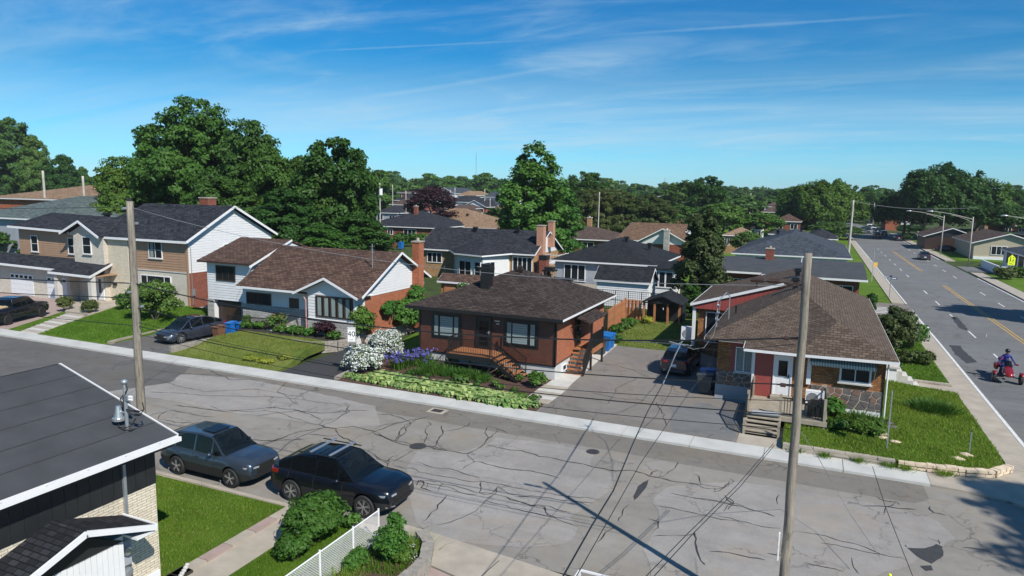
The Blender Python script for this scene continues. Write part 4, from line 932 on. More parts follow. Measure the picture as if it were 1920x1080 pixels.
# side door, awning, landing
T2 = fr(-13.2, 0, 90)
MB(T2).box(35.9, 45.5, -.015, 0, .94, 1.0).build('wall_base_trim', M['black'], h)
door(h, T2, 39.35, 40.15, 1.42, 3.2, 'black', 'black', ((.2, .8, .1, .4), (.2, .8, .5, .9)), 'alu')
window(h, T2, 37.0, 37.7, .35, .75, frame='white', sill=False, name='basement_window')
aw = MB(); aw.prism([(-13.2, 38.4, 3.56), (-11.95, 38.4, 3.2), (-11.95, 41.9, 3.2), (-13.2, 41.9, 3.56)], (0, 0, -.1)); aw.build('side_canopy', M['sh_brown_dark'], h)
for y in (38.5, 41.8): MB().bar((-13.2, y, 2.75), (-12.1, y, 3.12), .06, .06).build('canopy_brace', M['black'], h)
for k in range(10): MB().box(-13.15, -12.0, 39.2+k*.25-.25, 39.44+k*.25-.25, 1.30, 1.345).build('deck_board', M['wood_or'], h)
MB().box(-12.06, -12.0, 38.9, 41.5, 1.1, 1.29).build('landing_fascia', M['wood_or'], h)
for y in (39.0, 41.35): MB().box(-12.12, -12.0, y, y+.1, .1, 3.16 if y < 40 else 2.4).build('landing_post', M['black'], h)
railing(h, [(-12.05, 39.0, 1.34), (-12.05, 41.4, 1.34)], .95, bal=.03, step=.1)
MB().box(-12.08, -12.05, 39.1, 41.3, 1.45, 2.2).build('privacy_screen', M['black'], h)
for k in range(6):
    y = 38.95-k*.25; z = 1.34-(k+1)*.19; MB().box(-13.15, -12.05, y-.29, y, z-.045, z).build('tread', M['wood_or'], h)
railing(h, [(-12.03, 38.95, 1.34), (-12.03, 37.45, .2)], .92, bal=.03, step=.14)
MB().box(-12.03, -11.98, 37.5, 38.9, .3, .4).build('stair_stringer', M['black'], h) if False else MB().bar((-12.02, 38.95, 1.2), (-12.02, 37.45, .12), .04, .2).build('stair_stringer', M['black'], h)
# ================================================================== HOUSE D: corner house, brown hip roof
h = thing('corner_house', 'corner house with wide brown shingle roof, amber brick, red boards and field stone base', 'house', (-.6, 42, 0))
MB().box(-2.5, 3.4, 36.02, 50, -.2, 3.32).box(-4.4, -2.5, 36.9, 50, -.2, 3.3).build('wall', M['br_amber'], h)
MB().box(-7.0, 3.4, 47.0, 56.5, -.2, 3.3).build('wall', M['br_amber'], h)
MB().box(-2.5, -.66, 35.96, 36.02, .5, 3.3).build('entry_wall', M['sid_red'], h)
T = fr(0, 36.0)
vboard(h, T, -2.44, -1.66, .82, 3.24, .2, M['sid_red'])
vboard(h, T, -.66, .02, 2.9, 3.24, .2, M['sid_red']) if False else None
MB(T).box(-2.56, -2.44, -.07, .9, .2, 3.2).build('corner_trim', M['white'], h)
door(h, T, -1.48, -.72, .90, 2.86, 'white', 'white', ((.22, .78, .50, .90),), 'black')
MB(T).box(-1.6, -.6, -.42, -.03, .74, .88).build('door_step', M['wood_grey'], h)
MB(T).box(0.0, .2, -.10, .0, 1.62, 3.05).build('porch_trim', M['white'], h)
T3 = fr(0, 36.02)
w = window(h, T3, 1.45, 2.83, 1.93, 2.72, cols=(1, 1), frame='white', fw=.09, depth=.12, sill='conc')
MB(T3).box(3.36, 3.42, -.03, .02, .1, 3.2).build('corner_trim', M['br_amber'], h)
# striped awning with scalloped edge
a = MB(T3); a.poly([(.1, -.02, 3.06), (2.98, -.02, 3.06), (2.98, -.55, 2.88), (.1, -.55, 2.88)])
for k in range(24):
    x = .1+k*.12; a.poly([(x, -.55, 2.88), (x, -.56, 2.74), (x+.03, -.56, 2.70), (x+.09, -.56, 2.70), (x+.12, -.56, 2.74), (x+.12, -.55, 2.88)])
a.build('awning', M['awning'], h)
for x in (.12, 2.96): MB(T3).tube([(x, 0, 2.2), (x, -.52, 2.86)], .015, 6).build('awning_arm', M['white'], h)
# left part of the front
T4 = fr(0, 36.9)
MB(T4).box(-3.72, -3.5, -.03, 0, 1.6, 3.2).box(-3.5, -2.5, -.02, 0, 2.95, 3.2).build('red_panel', M['sid_red'], h)
w = window(h, T4, -3.48, -2.62, 1.62, 2.95, cols=(1, 1), frame='white', sill='conc'); curtain(w, T4, -3.4, -2.7, 1.7, 2.88)
MB(T4).box(-4.43, -2.5, -.03, 0, -.1, .82).build('foundation', M['found_b'], h)
MB(T3).box(.25, 3.43, -.03, 0, -.1, .62).build('foundation', M['found_w'], h)
MB(fr(3.4, 0, 90)).box(36.0, 50, -.03, 0, -.1, .62).build('foundation', M['found_w'], h)
def fieldstones(parent, T, u0, u1, z0, z1, seed, topf=None, cell=.36):
    """voronoi-like field stones in pale mortar"""
    rs = random.Random(seed); pts = []; z = z0-.2; r = 0
    while z < z1+.3:
        x = u0-.3+(r % 2)*cell*.5
        while x < u1+.4: pts.append((x+rs.uniform(-.13, .13), z+rs.uniform(-.09, .09))); x += cell*rs.uniform(.85, 1.3)
        z += cell*.72; r += 1
    MB(T).box(u0, u1, -.022, 0, z0, z1).build('mortar', M['grout'], parent)
    for i, (cx, cz) in enumerate(pts):
        poly = [(u0, z0), (u1, z0), (u1, z1), (u0, z1)]
        for j, (ox, oz) in enumerate(pts):
            if i == j or abs(ox-cx) > 1.2 or abs(oz-cz) > 1.2: continue
            mx, mz = (cx+ox)/2, (cz+oz)/2; nx, nz = ox-cx, oz-cz; l = math.hypot(nx, nz); nx /= l; nz /= l; mx -= nx*.011; mz -= nz*.011; out = []
            for k in range(len(poly)):
                a, b_ = poly[k], poly[(k+1) % len(poly)]; da = (a[0]-mx)*nx+(a[1]-mz)*nz; db = (b_[0]-mx)*nx+(b_[1]-mz)*nz
                if da <= 0: out.append(a)
                if da*db < 0: t = da/(da-db); out.append((a[0]+(b_[0]-a[0])*t, a[1]+(b_[1]-a[1])*t))
            poly = out
            if not poly: break
        if len(poly) < 3: continue
        ar = abs(sum(poly[k][0]*poly[(k+1) % len(poly)][1]-poly[(k+1) % len(poly)][0]*poly[k][1] for k in range(len(poly))))/2
        if ar < .008: continue
        c = (sum(p[0] for p in poly)/len(poly), sum(p[1] for p in poly)/len(poly)); d = rs.uniform(.035, .055); b = MB(T); m = len(poly)
        inner = [(c[0]+(p[0]-c[0])*.88, c[1]+(p[1]-c[1])*.88) for p in poly]
        b.add([(p[0], -.02, p[1]) for p in poly]+[(p[0], -d, p[1]) for p in inner], [tuple(range(m, 2*m))]+[(k, (k+1) % m, (k+1) % m+m, k+m) for k in range(m)])
        b.build('field_stone', M['fstone_r' if rs.random() < .22 else 'fstone'], parent)
fieldstones(h, T3, .22, 3.40, .62, 1.62, 3); fieldstones(h, T4, -4.4, -2.56, .82, 1.58, 5)
MB(T3).box(1.2, 1.42, -.022, 0, 1.62, 1.8).build('mortar', M['grout'], h) if False else None
# roof planes
zl, zr_, rx = 3.36, 5.5, -.6
A = (rx, 42.0, zr_); P1 = (1.25, 37.3, 4.62); P2 = (-.5, 35.2, 3.26); Rr = (3.85, 35.2, 3.34); L1 = (-5.0, 36.1, 3.46); L2 = (-2.95, 36.1, 3.46); L3 = (-2.95, 35.2, 3.26)
Bk = (rx, 52, zr_)
pl = [[L1, L2, A], [L2, L3, P2, A], [P2, P1, A], [P2, Rr, P1], [Rr, (3.85, 57, 3.34), Bk, A, P1], [(-5.0, 48, 3.46), L1, A, (rx, 48, zr_)]]
rf = roofmesh(h, pl, 'sh_brown', .13)
pl2 = [[(-7.5, 57, 3.50), (-7.5, 46.5, 3.50), (rx, 46.5, zr_+.03), (rx, 57, zr_+.03)], [(3.85, 57, 3.34), (-7.5, 57, 3.5), (rx, 52, zr_+.02)]]
rf2 = roofmesh(h, pl2, 'sh_brown', .13)
MB().prism([(-7.3, 46.62, 3.42), (rx, 46.62, zr_-.12), (rx, 46.62, 3.3), (-7.3, 46.62, 3.3)], (0, .06, 0)).build('gable_wall', M['sid_red'], h)
vboard(h, fr(0, 46.61), -7.2, -1.2, 3.22, 3.3, .28, M['sid_red'], topf=lambda u: 3.36+(u+7.5)*.288, name='gable_board')
fascia(h, [(L1, L2), (L3, P2), (P2, Rr), ((-2.96, 36.1, 3.46), (-2.96, 35.2, 3.3))], 'white', h=.13)
fascia(h, [(Rr, (3.85, 57, 3.34)), ((-9, 45, 3.34), (-9, 45.1, 3.34))], 'white', h=.13)
fascia(h, [((-5.0, 46.5, 3.46), L1), ((9, 45, 3.34), (9, 45.1, 3.34))], 'white', h=.13)
MB().bar((-7.5, 46.48, 3.47), (rx-1.0, 46.48, zr_-.22), .04, .17).build('rake_trim', M['white'], h)
MB().bar((-7.52, 46.5, 3.44), (-7.52, 57, 3.44), .04, .13).build('gutter', M['white'], h)
MB().tube([(-7.35, 46.7, 3.35), (-7.25, 46.75, 3.1), (-7.25, 46.75, .2)], .045, 8).build('downspout', M['white'], h)
MB().box(-7.35, -7.15, 46.7, 46.9, .1, 3.3).build('porch_post', M['white'], h)
MB().tube([(3.8, 35.3, 3.25), (3.5, 35.9, 3.05), (3.5, 35.93, .3)], .04, 8).build('downspout', M['white'], h)
vent(rf2, -1.05, 46.0+4.4, 5.45, .42, .5); vent(rf2, -1.0, 44.2, 5.5, .42, .5); pipevent(rf2, -3.5, 48.6, 4.8); pipevent(rf, -4.1, 42.0, 3.95)
window(h, fr(0, 47.0), -6.5, -5.2, .9, 3.0, cols=(1, 1), frame='white', sill=False)
# antenna / service mast on the left slope
ms = thing('service_mast', 'bent steel service mast with wires on the left edge of the corner house roof', 'mast', (-4.75, 39.0, 3.5))
MB().tube([(-4.75, 38.6, 3.4), (-4.75, 38.6, 5.0)], .035, 8).tube([(-4.3, 40.2, 3.7), (-4.3, 40.2, 5.1), (-4.45, 39.9, 5.35), (-4.75, 38.7, 5.0)], .03, 8).build('mast_pipe', M['metal'], ms)
for z in (4.0, 4.4, 4.8): MB().tube([(-4.75, 38.5, z), (-4.6, 38.5, z)], .05, 8).build('insulator', M['alu'], ms)
# porch deck and stairs
dk = thing('porch', 'weathered grey timber porch with a flight of open steps at the red entrance', 'porch', (-.8, 34.5, 0))
for k in range(20): MB().box(-2.5, .95, 32.95+k*.15, 33.09+k*.15, .68, .72).build('deck_board', M['wood_grey'], dk)
MB().box(-2.5, .95, 32.9, 32.95, .5, .70).build('deck_fascia', M['wood_grey'], dk); MB().box(.95, 1.0, 32.9, 35.95, .5, .70).build('deck_fascia', M['wood_grey'], dk)
for p in ((-2.42, 33.0), (-1.0, 33.0), (.88, 33.0), (.88, 35.7), (-2.42, 35.7)): MB().box(p[0]-.06, p[0]+.06, p[1]-.06, p[1]+.06, 0, 1.75).build('porch_post', M['wood_grey'], dk)
for k in range(5):
    z = .62-(k)*.125; y = 32.9-(k+1)*.29
    MB().box(-2.4, -.98, y, y+.26, z-.045, z).build('tread', M['wood_grey'], dk)
b = MB()
for x in (-2.42, -.96): b.bar((x, 32.95, .55), (x, 31.45, .02), .05, .2)
b.build('stair_stringer', M['wood_grey'], dk)
for x in (-2.42, -.96): MB().box(x-.05, x+.05, 31.45, 31.56, 0, .85).build('newel_post', M['wood_grey'], dk)
railing(dk, [(-.95, 33.0, .72), (.88, 33.0, .72), (.88, 35.75, .72)], .88, bal=.03, step=.12, posts=False)
railing(dk, [(-2.45, 35.75, .72), (-2.45, 33.0, .72)], .88, bal=.03, step=.12, posts=False)
railing(dk, [(-2.45, 32.95, .7), (-2.45, 31.5, .05)], .85, bal=.03, step=.12, posts=False)
tb = thing('rolled_mat', 'pale grey roll lying across the top step of the weathered porch', 'roll', (-1.6, 32.75, .7))
MB().tube([(-2.2, 32.72, .80), (-1.02, 32.86, .80)], .10, 14).build('roll', M['alu'] if False else M['found_b'], tb)
for q in ((-2.2, 32.72), (-1.02, 32.86)): MB().tube([(q[0]-.012, q[1], .8), (q[0]+.012, q[1], .8)], .105, 14).build('roll_end', M['metal'], tb)
ac = thing('heat_pump', 'white outdoor heat pump unit on the porch beside the post', 'heat pump', (.5, 35.5, .72))
MB().box(.02, .86, 35.35, 35.68, .82, 1.45).build('casing', M['white'], ac)
MB(fr(0, 35.35)).lathe((.34, -.005, 1.13), [(.25, 0), (.25, -.02), (.05, -.025)], 20, 'y').build('fan_grille', M['bin_grey'] if False else M['alu'], ac)
MB(fr(0, 35.35)).lathe((.72, -.005, 1.1), [(.08, 0), (.08, -.03), (.04, -.035)], 14, 'y').build('valve_cover', M['bin_grey'], ac)
MB().box(.1, .2, 35.35, 35.68, .72, .82).box(.68, .78, 35.35, 35.68, .72, .82).build('foot', M['black'], ac)
tbl = thing('covered_barbecue', 'black covered barbecue behind the porch railing', 'barbecue', (.35, 33.9, .72))
MB().prism([(.15, 33.5, .74), (1.0-.12, 33.5, .74), (.88, 34.1, .74), (.15, 34.1, .74)], (0, 0, .5)).prism([(.25, 33.55, 1.24), (.78, 33.55, 1.24), (.78, 34.0, 1.24), (.25, 34.0, 1.24)], (0, .02, .18)).build('cover', M['black'], tbl)
# side entrance on the boulevard side
st = thing('side_stair', 'small concrete side stair with white cheek wall and red box behind the corner house', 'stair', (4.4, 44.5, 0))
MB().box(3.42, 4.7, 43.9, 45.5, 0, 1.1).build('landing', M['found_w'], st); MB().box(3.42, 4.85, 43.8, 45.55, 1.1, 1.2).build('landing_slab', M['conc'], st)
for k in range(4): MB().box(4.7+k*.3, 5.0+k*.3, 43.95, 45.1, 0, .95-k*.24).build('step', M['conc'], st)
MB().box(4.2, 4.9, 45.9, 46.6, .1, 1.3).build('planter_box', M['sid_red'], st)
# ================================================================== HOUSE B: white and red-brown split level
h = thing('split_level_house', 'white split-level house with red-brown roof, brick gable side and open garage below', 'house', (-36, 41.5, 0))
MB().box(-44.0, -39.4, 39.75, 47.5, -.3, 4.95).build('wall', M['sid_white'], h)
MB().box(-44.0, -39.4, 39.3, 39.75, 2.0, 4.95).box(-44.0, -43.4, 39.3, 39.75, -.3, 2.0).build('wall', M['sid_white'], h)
lap(h, fr(0, 39.3), -44.0, -39.4, 2.02, 4.95, .2, M['sid_white']); 
MB().box(-44.06, -43.4, 39.24, 39.3, -.1, 1.98).build('stone_pier', M['br_grey'], h)
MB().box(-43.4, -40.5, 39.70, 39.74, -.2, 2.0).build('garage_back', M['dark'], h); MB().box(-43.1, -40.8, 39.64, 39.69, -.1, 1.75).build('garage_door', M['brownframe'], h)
MB().box(-40.5, -39.4, 39.26, 39.75, -.2, 2.0).build('wall', M['br_grey'], h)
MB().box(-39.4, -28.15, 38.4, 46.0, -.2, 3.45).build('wall', M['br_orange'], h)
lap(h, fr(0, 38.4), -39.4, -33.0, 2.15, 3.45, .2, M['sid_white'])
MB().box(-39.4, -33.0, 38.34, 38.4, .6, 2.15).build('stone_front', M['br_grey'], h)
w = window(h, fr(0, 39.3), -43.0, -41.0, 3.55, 4.75, cols=(1, 1, 1), frame='brownframe', sill=False, fw=.08)
w = window(h, fr(0, 38.4), -39.0, -36.6, 2.15, 3.05, cols=(1, 1, 1), frame='brownframe', sill=False, fw=.08)
MB(fr(0, 38.4)).box(-34.9, -34.0, -.04, 0, .75, 2.9).build('door', M['brownframe'], h)
# bay
MB().box(-32.2, -28.2, 37.3, 38.4, .3, 3.7).build('bay_wall', M['sid_white'], h)
lap(h, fr(0, 37.3), -32.2, -28.2, 1.85, 3.55, .2, M['sid_white'])
lap(h, fr(0, 37.3), -32.2, -28.2, 3.55, 4.6, .18, M['sid_white'], top=lambda z: (-32.7+(z-3.62)*2.1, -28.0-(z-3.62)*2.1) if z > 3.62 else (-32.2, -28.2), name='gable_board')
MB().prism([(-33.0, 37.32, 3.6), (-27.8, 37.32, 3.6), (-30.4, 37.32, 4.7)], (0, 1.5, 0)).build('gable_wall', M['sid_white'], h)
MB().box(-32.26, -28.14, 37.22, 37.3, .3, 1.78).build('stone_front', M['br_grey'], h); MB().box(-32.3, -28.1, 37.16, 37.32, 1.78, 1.85).build('ledge', M['conc'], h)
w = window(h, fr(0, 37.3), -31.5, -28.35, 2.0, 3.5, cols=(1, 1, 1, 1, 1), frame='brownframe', sill=False, fw=.08, bars=.1)
for k in range(5): curtain(w, fr(0, 37.3), -31.35+k*.6, -31.05+k*.6, 2.1, 3.4)
rfm = roofmesh(h, [[(-39.0, 37.3, 3.62), (-27.65, 37.3, 3.62), (-27.65, 42.2, 6.32), (-39.0, 42.2, 6.32)], [(-39.0, 42.2, 6.32), (-27.65, 42.2, 6.32), (-27.65, 46.3, 4.1), (-39.0, 46.3, 4.1)]], 'sh_redbrown', .12)
roofmesh(h, [[(-33.1, 36.8, 3.62), (-30.4, 36.8, 4.80), (-30.4, 39.5, 4.80), (-33.1, 37.4, 3.66)], [(-30.4, 36.8, 4.80), (-27.64, 36.8, 3.60), (-27.64, 37.4, 3.66), (-30.4, 39.5, 4.80)]], 'sh_redbrown', .1)
b = MB()
for p, q in (((-33.15, 36.77, 3.56), (-30.4, 36.77, 4.76)), ((-30.4, 36.77, 4.76), (-27.6, 36.77, 3.54)), ((-27.62, 37.3, 3.55), (-27.62, 42.2, 6.25)), ((-27.62, 42.2, 6.25), (-27.62, 46.3, 4.03)), ((-39.02, 37.3, 3.55), (-33.1, 37.3, 3.55)), ((-39.06, 38.8, 4.85), (-39.06, 43.5, 6.62))): b.bar(p, q, .04, .15)
b.build('rake_trim', M['white'], h)
rfu = roofmesh(h, [[(-44.5, 38.8, 5.10), (-39.1, 38.8, 5.10), (-39.1, 43.4, 6.68), (-44.5, 43.4, 6.68)], [(-44.5, 43.4, 6.68), (-39.1, 43.4, 6.68), (-39.1, 48, 5.1), (-44.5, 48, 5.1)]], 'sh_redbrown', .12)
MB().prism([(-39.3, 39.3, 4.9), (-39.3, 43.4, 6.55), (-39.3, 47.5, 4.9)], (.06, 0, 0)).box(-39.42, -39.36, 39.3, 47.5, 3.4, 4.95).build('gable_wall', M['sid_white'], h)
MB().bar((-44.5, 38.78, 5.03), (-39.1, 38.78, 5.03), .04, .13).build('gutter', M['brownframe'], h)
# right gable side: siding above, brick below
T = fr(-28.15, 0, 90)
MB().prism([(-28.21, 37.35, 3.5), (-28.21, 42.2, 6.2), (-28.21, 46.1, 4.0), (-28.21, 46.1, 3.5)], (.06, 0, 0)).build('gable_wall', M['sid_white'], h)
lap(h, T, 0, 0, 3.45, 6.15, .2, M['sid_white'], top=lambda z: (37.35+(z-3.5)*1.78 if z > 3.5 else 37.4, 46.0 if z < 4.0 else 46.0-(z-4.0)*1.76), name='gable_board')
MB(T).box(38.4, 46.0, -.03, 0, -.2, .75).build('foundation', M['found'], h)
MB(T).box(43.1, 43.6, -.04, 0, 5.0, 5.35).build('gable_vent', M['white'], h)
chimney(h, -28.1, -27.5, 44.3, 45.0, .3, 6.9, 'br_orange', 'conc_old')
b = MB().tube([(-32.35, 37.2, 3.5), (-32.5, 37.2, 3.3), (-32.3, 37.15, 3.1), (-32.3, 37.15, .8)], .045, 8); b.build('downspout', plain('pink_pipe', (.45, .22, .19), .6, .08), h)
window(h, T, 39.5, 40.3, .1, .5, frame='white', sill=False, name='basement_window')
railing(h, [(-39.6, 37.0, .55), (-34.2, 36.6, .75)], .85, bal=.02, step=.13, post=.04)
MB().box(-35.4, -33.6, 36.6, 38.3, .3, .8).build('front_step', M['conc'], h)
MB().box(-44.7, -44.05, 41, 47, 0, 3.1).build('wall', M['br_red'], h) if False else None
an = thing('aerial', 'thin television aerial on a mast on the right end of the red-brown roof', 'aerial', (-28.7, 40.6, 5.2))
MB().tube([(-28.9, 40.3, 5.0), (-28.9, 40.3, 7.0)], .03, 6).build('mast_pipe', M['metal'], an)
for z in (6.4, 6.6, 6.8): MB().tube([(-29.1, 40.3, z), (-28.7, 40.3, z)], .012, 5).build('aerial_rod', M['metal'], an)
# ================================================================== HOUSE A: big two-storey with white gable
h = thing('two_storey_house', 'large two-storey house with white gable side, brown siding, cream brick and charcoal roofs', 'house', (-60, 46, 0))
MB().box(-56.6, -49.35, 42.1, 52.0, -.2, 6.15).build('wall', M['br_beige'], h)
lap(h, fr(0, 42.1), -56.5, -49.45, 3.45, 6.12, .22, M['sid_brown'])
MB().box(-49.5, -49.32, 42.03, 42.13, .1, 6.1).box(-56.62, -56.5, 42.03, 42.1, 3.4, 6.1).build('corner_trim', M['sid_brown'], h)
MB().box(-56.6, -49.4, 42.04, 42.1, 3.36, 3.45).build('band', M['conc'], h)
MB().box(-59.3, -56.6, 41.9, 50, -.2, 6.2).build('wall', M['br_cream'], h)
MB().box(-63.4, -59.3, 41.5, 50, 2.5, 6.2).box(-63.0, -59.3, 41.5, 50, -.2, 2.5).build('wall', M['br_beige'], h)
MB().prism([(-64.3, 41.52, 6.2), (-59.3, 41.52, 6.05), (-61.8, 41.52, 7.35)], (0, 3, 0)).build('gable_wall', M['br_beige'], h)
MB().box(-72.6, -63.4, 42.1, 50, 2.6, 6.55).build('wall', M['sid_brown'], h); lap(h, fr(0, 42.1), -72.6, -63.4, 3.6, 6.5, .22, M['sid_brown'])
window(h, fr(0, 42.1), -70.7, -69.6, 4.25, 5.85, rows=(1, 1), frame='white', sill='conc', surround='sid_brown')
window(h, fr(0, 42.1), -65.1, -64.2, 4.3, 5.85, rows=(1, 1), frame='white', sill='conc')
window(h, fr(0, 41.5), -62.1, -60.9, 4.5, 6.1, rows=(1, 1), frame='white', sill='conc')
w = window(h, fr(0, 42.1), -54.1, -52.4, 4.5, 6.0, cols=(1, 1), rows=(1, 1), frame='white', sill='conc'); curtain(w, fr(0, 42.1), -53.9, -53.5, 4.6, 5.9)
window(h, fr(0, 42.1), -55.3, -51.5, 1.6, 2.95, cols=(.7, 2, .7), frame='white', sill='conc')
T = fr(-49.35, 0, 90)
MB().prism([(-49.42, 42.1, 6.1), (-49.42, 47.1, 8.9), (-49.42, 52.0, 6.3), (-49.42, 52, 6.1)], (.07, 0, 0)).build('gable_wall', M['sid_white'], h)
lap(h, T, 42.15, 52.0, 3.4, 6.1, .22, M['sid_white'])
lap(h, T, 0, 0, 6.1, 8.85, .22, M['sid_white'], top=lambda z: (42.1+(z-6.1)*1.785, 52.0-max(0, z-6.3)*1.88), name='gable_board')
MB(T).box(42.1, 52.0, -.012, 0, .3, 3.38).build('side_brick', M['br_red'], h)
window(h, T, 46.0, 46.9, 4.35, 5.7, rows=(1, 1), frame='white', sill=False)
MB(T).tube([(42.35, -.08, .6), (42.35, -.08, 5.6)], .03, 6).build('conduit', M['metal'], h); MB(T).box(42.3, 42.6, -.12, 0, 1.4, 2.0).build('meter_box', M['metal'], h)
rfm = roofmesh(h, [[(-59.4, 41.6, 6.18), (-48.9, 41.6, 6.18), (-48.9, 47.1, 9.15), (-60.9, 47.1, 9.15)], [(-60.9, 47.1, 9.15), (-48.9, 47.1, 9.15), (-48.9, 52.4, 6.35), (-65, 52.4, 6.35)], [(-65.5, 52, 6.4), (-65.5, 47, 7.6), (-59.4, 41.6, 6.18), (-60.9, 47.1, 9.15)]], 'sh_char', .14)
rfw = roofmesh(h, [[(-73.3, 41.5, 6.72), (-63.9, 41.5, 6.52), (-61.6, 45.5, 7.72), (-72.8, 45.6, 7.95)], [(-72.8, 45.6, 7.95), (-61.6, 45.5, 7.72), (-61, 50, 6.6), (-73.3, 50, 6.7)]], 'sh_char', .14)
roofmesh(h, [[(-64.5, 41.0, 6.38), (-61.85, 41.0, 7.55), (-61.85, 46.0, 7.75), (-64.2, 42.0, 6.5)], [(-61.85, 41.0, 7.55), (-59.2, 41.0, 6.2), (-59.2, 42.0, 6.35), (-61.85, 46.0, 7.75)]], 'sh_char', .12)
b = MB()
for p, q in (((-64.6, 40.97, 6.30), (-61.85, 40.97, 7.50)), ((-61.85, 40.97, 7.50), (-59.15, 40.97, 6.12)), ((-59.4, 41.57, 6.10), (-48.88, 41.57, 6.10)), ((-73.3, 41.47, 6.64), (-64.0, 41.47, 6.44)), ((-48.87, 41.6, 6.10), (-48.87, 47.1, 9.07)), ((-48.87, 47.1, 9.07), (-48.87, 52.4, 6.27))): b.bar(p, q, .05, .2)
b.build('fascia', M['white'], h)
chimney(rfm, -53.9, -52.8, 47.6, 48.6, 8.4, 9.75, 'br_red', 'conc_old', False)
vent(rfw, -65.3, 46.3, 7.6, .6, .5)
# garages and porch
MB().box(-76.5, -63.0, 40.6, 42.1, -.1, 3.1).build('wall', M['br_beige'], h); MB().box(-63.0, -59.3, 41.44, 41.5, 0, 3.0).build('wall', M['br_beige'], h)
garage_door(h, fr(0, 40.6), -71.9, -68.4, .15, 2.2); garage_door(h, fr(0, 40.6), -66.3, -63.4, .15, 2.2)
roofmesh(h, [[(-77, 39.8, 3.28), (-63.6, 39.8, 3.12), (-63.6, 42.1, 3.9), (-77, 42.1, 3.95)], [(-63.6, 39.1, 2.98), (-57.9, 39.1, 2.92), (-58.9, 42.0, 3.75), (-63.6, 42.1, 3.9)]], 'sh_char', .12)
b = MB()
for p, q in (((-77, 39.77, 3.2), (-63.6, 39.77, 3.04)), ((-63.62, 39.07, 2.9), (-57.88, 39.07, 2.84)), ((-57.86, 39.1, 2.84), (-58.87, 42.0, 3.67))): b.bar(p, q, .05, .2)
b.build('fascia', M['white'], h)
for x in (-62.9, -58.25): MB().box(x-.22, x+.22, 39.25, 39.69, .1, 2.84).build('porch_column', M['conc'], h)
MB().box(-63.5, -58.2, 39.2, 42, 2.72, 2.8).build('soffit', M['sid_brown'], h)
door(h, fr(0, 41.44), -60.4, -59.5, .35, 2.5, 'white', 'white', ((.3, .7, .3, .9),), 'black')
MB(fr(0, 41.9)).box(-58.7, -58.3, -.18, 0, 1.75, 1.95).build('letter_box', M['black'], h)
# ================================================================== near house, lower left
h = thing('near_house', 'near building with grey membrane roof, black siding, cream brick and a shingled side extension', 'house', (-20, 10, 0))
RG = (-19.9, 5.62); EV = (-15.2, 4.24); BKX = (-24.6, 4.30); Y0, Y1 = -3.0, 12.35
MB().box(-24.1, -15.7, Y0, 12.0, -.2, 4.0).build('wall', M['br_cream'], h)
MB().prism([(-24.1, 11.9, 4.0), (-15.7, 11.9, 4.0), (-19.9, 11.9, 5.4)], (0, .1, 0)).build('gable_wall', M['sid_black'], h)
vboard(h, fr(-15.7, 0, 90), Y0+.2, 12.02, 2.95, 4.05, .30, M['sid_black'])
for s, (ex, ez) in (('r', EV), ('l', BKX)):
    roofmesh(h, [[(ex, Y0, ez), (ex, Y1, ez), (RG[0], Y1, RG[1]), (RG[0], Y0, RG[1])] if s == 'r' else [(RG[0], Y0, RG[1]), (RG[0], Y1, RG[1]), (ex, Y1, ez), (ex, Y0, ez)]], 'membrane', .2)
    n = 6; mm = None
    for k in range(n):
        a = Vector((ex, 0, ez)).lerp(Vector((RG[0], 0, RG[1])), k/n); c = Vector((ex, 0, ez)).lerp(Vector((RG[0], 0, RG[1])), (k+1)/n+.006)
        up = .016+.003*(k % 2)
        MB().add([(a.x, Y0, a.z+up), (a.x, Y1-.03, a.z+up), (c.x, Y1-.03, c.z+up*.4+.006), (c.x, Y0, c.z+up*.4+.006), (a.x, Y0, a.z), (a.x, Y1-.03, a.z)], [(0, 1, 2, 3) if s == 'r' else (3, 2, 1, 0), (0, 4, 5, 1)]).build('membrane_strip', M['membrane'], h)
        if s == 'r' and k: MB().box(a.x-.016, a.x+.016, Y0, Y1-.03, a.z+.008, a.z+.024).build('seam', M['tar'], h)
b = MB()
for p, q in (((EV[0], Y1+.02, EV[1]+.0), (RG[0], Y1+.02, RG[1]+.0)), ((RG[0], Y1+.02, RG[1]), (BKX[0], Y1+.02, BKX[1]))): b.bar(p, q, .03, .06)
b.build('edge_flashing', M['white'], h)
g = MB(); gx = EV[0]
g.box(gx+.0, gx+.03, Y0, Y1, EV[1]-.13, EV[1]+.005); g.box(gx+.03, gx+.13, Y0, Y1, EV[1]-.13, EV[1]-.11); g.box(gx+.12, gx+.15, Y0, Y1, EV[1]-.13, EV[1]-.01); g.box(gx+.03, gx+.12, Y1-.02, Y1, EV[1]-.13, EV[1]-.02)
gt = g.build('gutter', M['white'], h); MB().box(gx+.032, gx+.118, Y0, Y1-.03, EV[1]-.11, EV[1]-.06).build('gutter_channel', M['block'], gt)
for k in range(16): MB().box(gx+.02, gx+.13, Y0+.5+k*.95, Y0+.53+k*.95, EV[1]-.035, EV[1]-.02).build('gutter_strap', M['alu'], gt)
MB().box(-15.7, -15.22, Y0, Y1-.1, 3.98, 4.02).build('soffit', M['sid_black'], h)
MB().box(-15.68, -15.62, 11.05, 11.13, 1.9, 4.0).build('conduit', M['metal'], h)
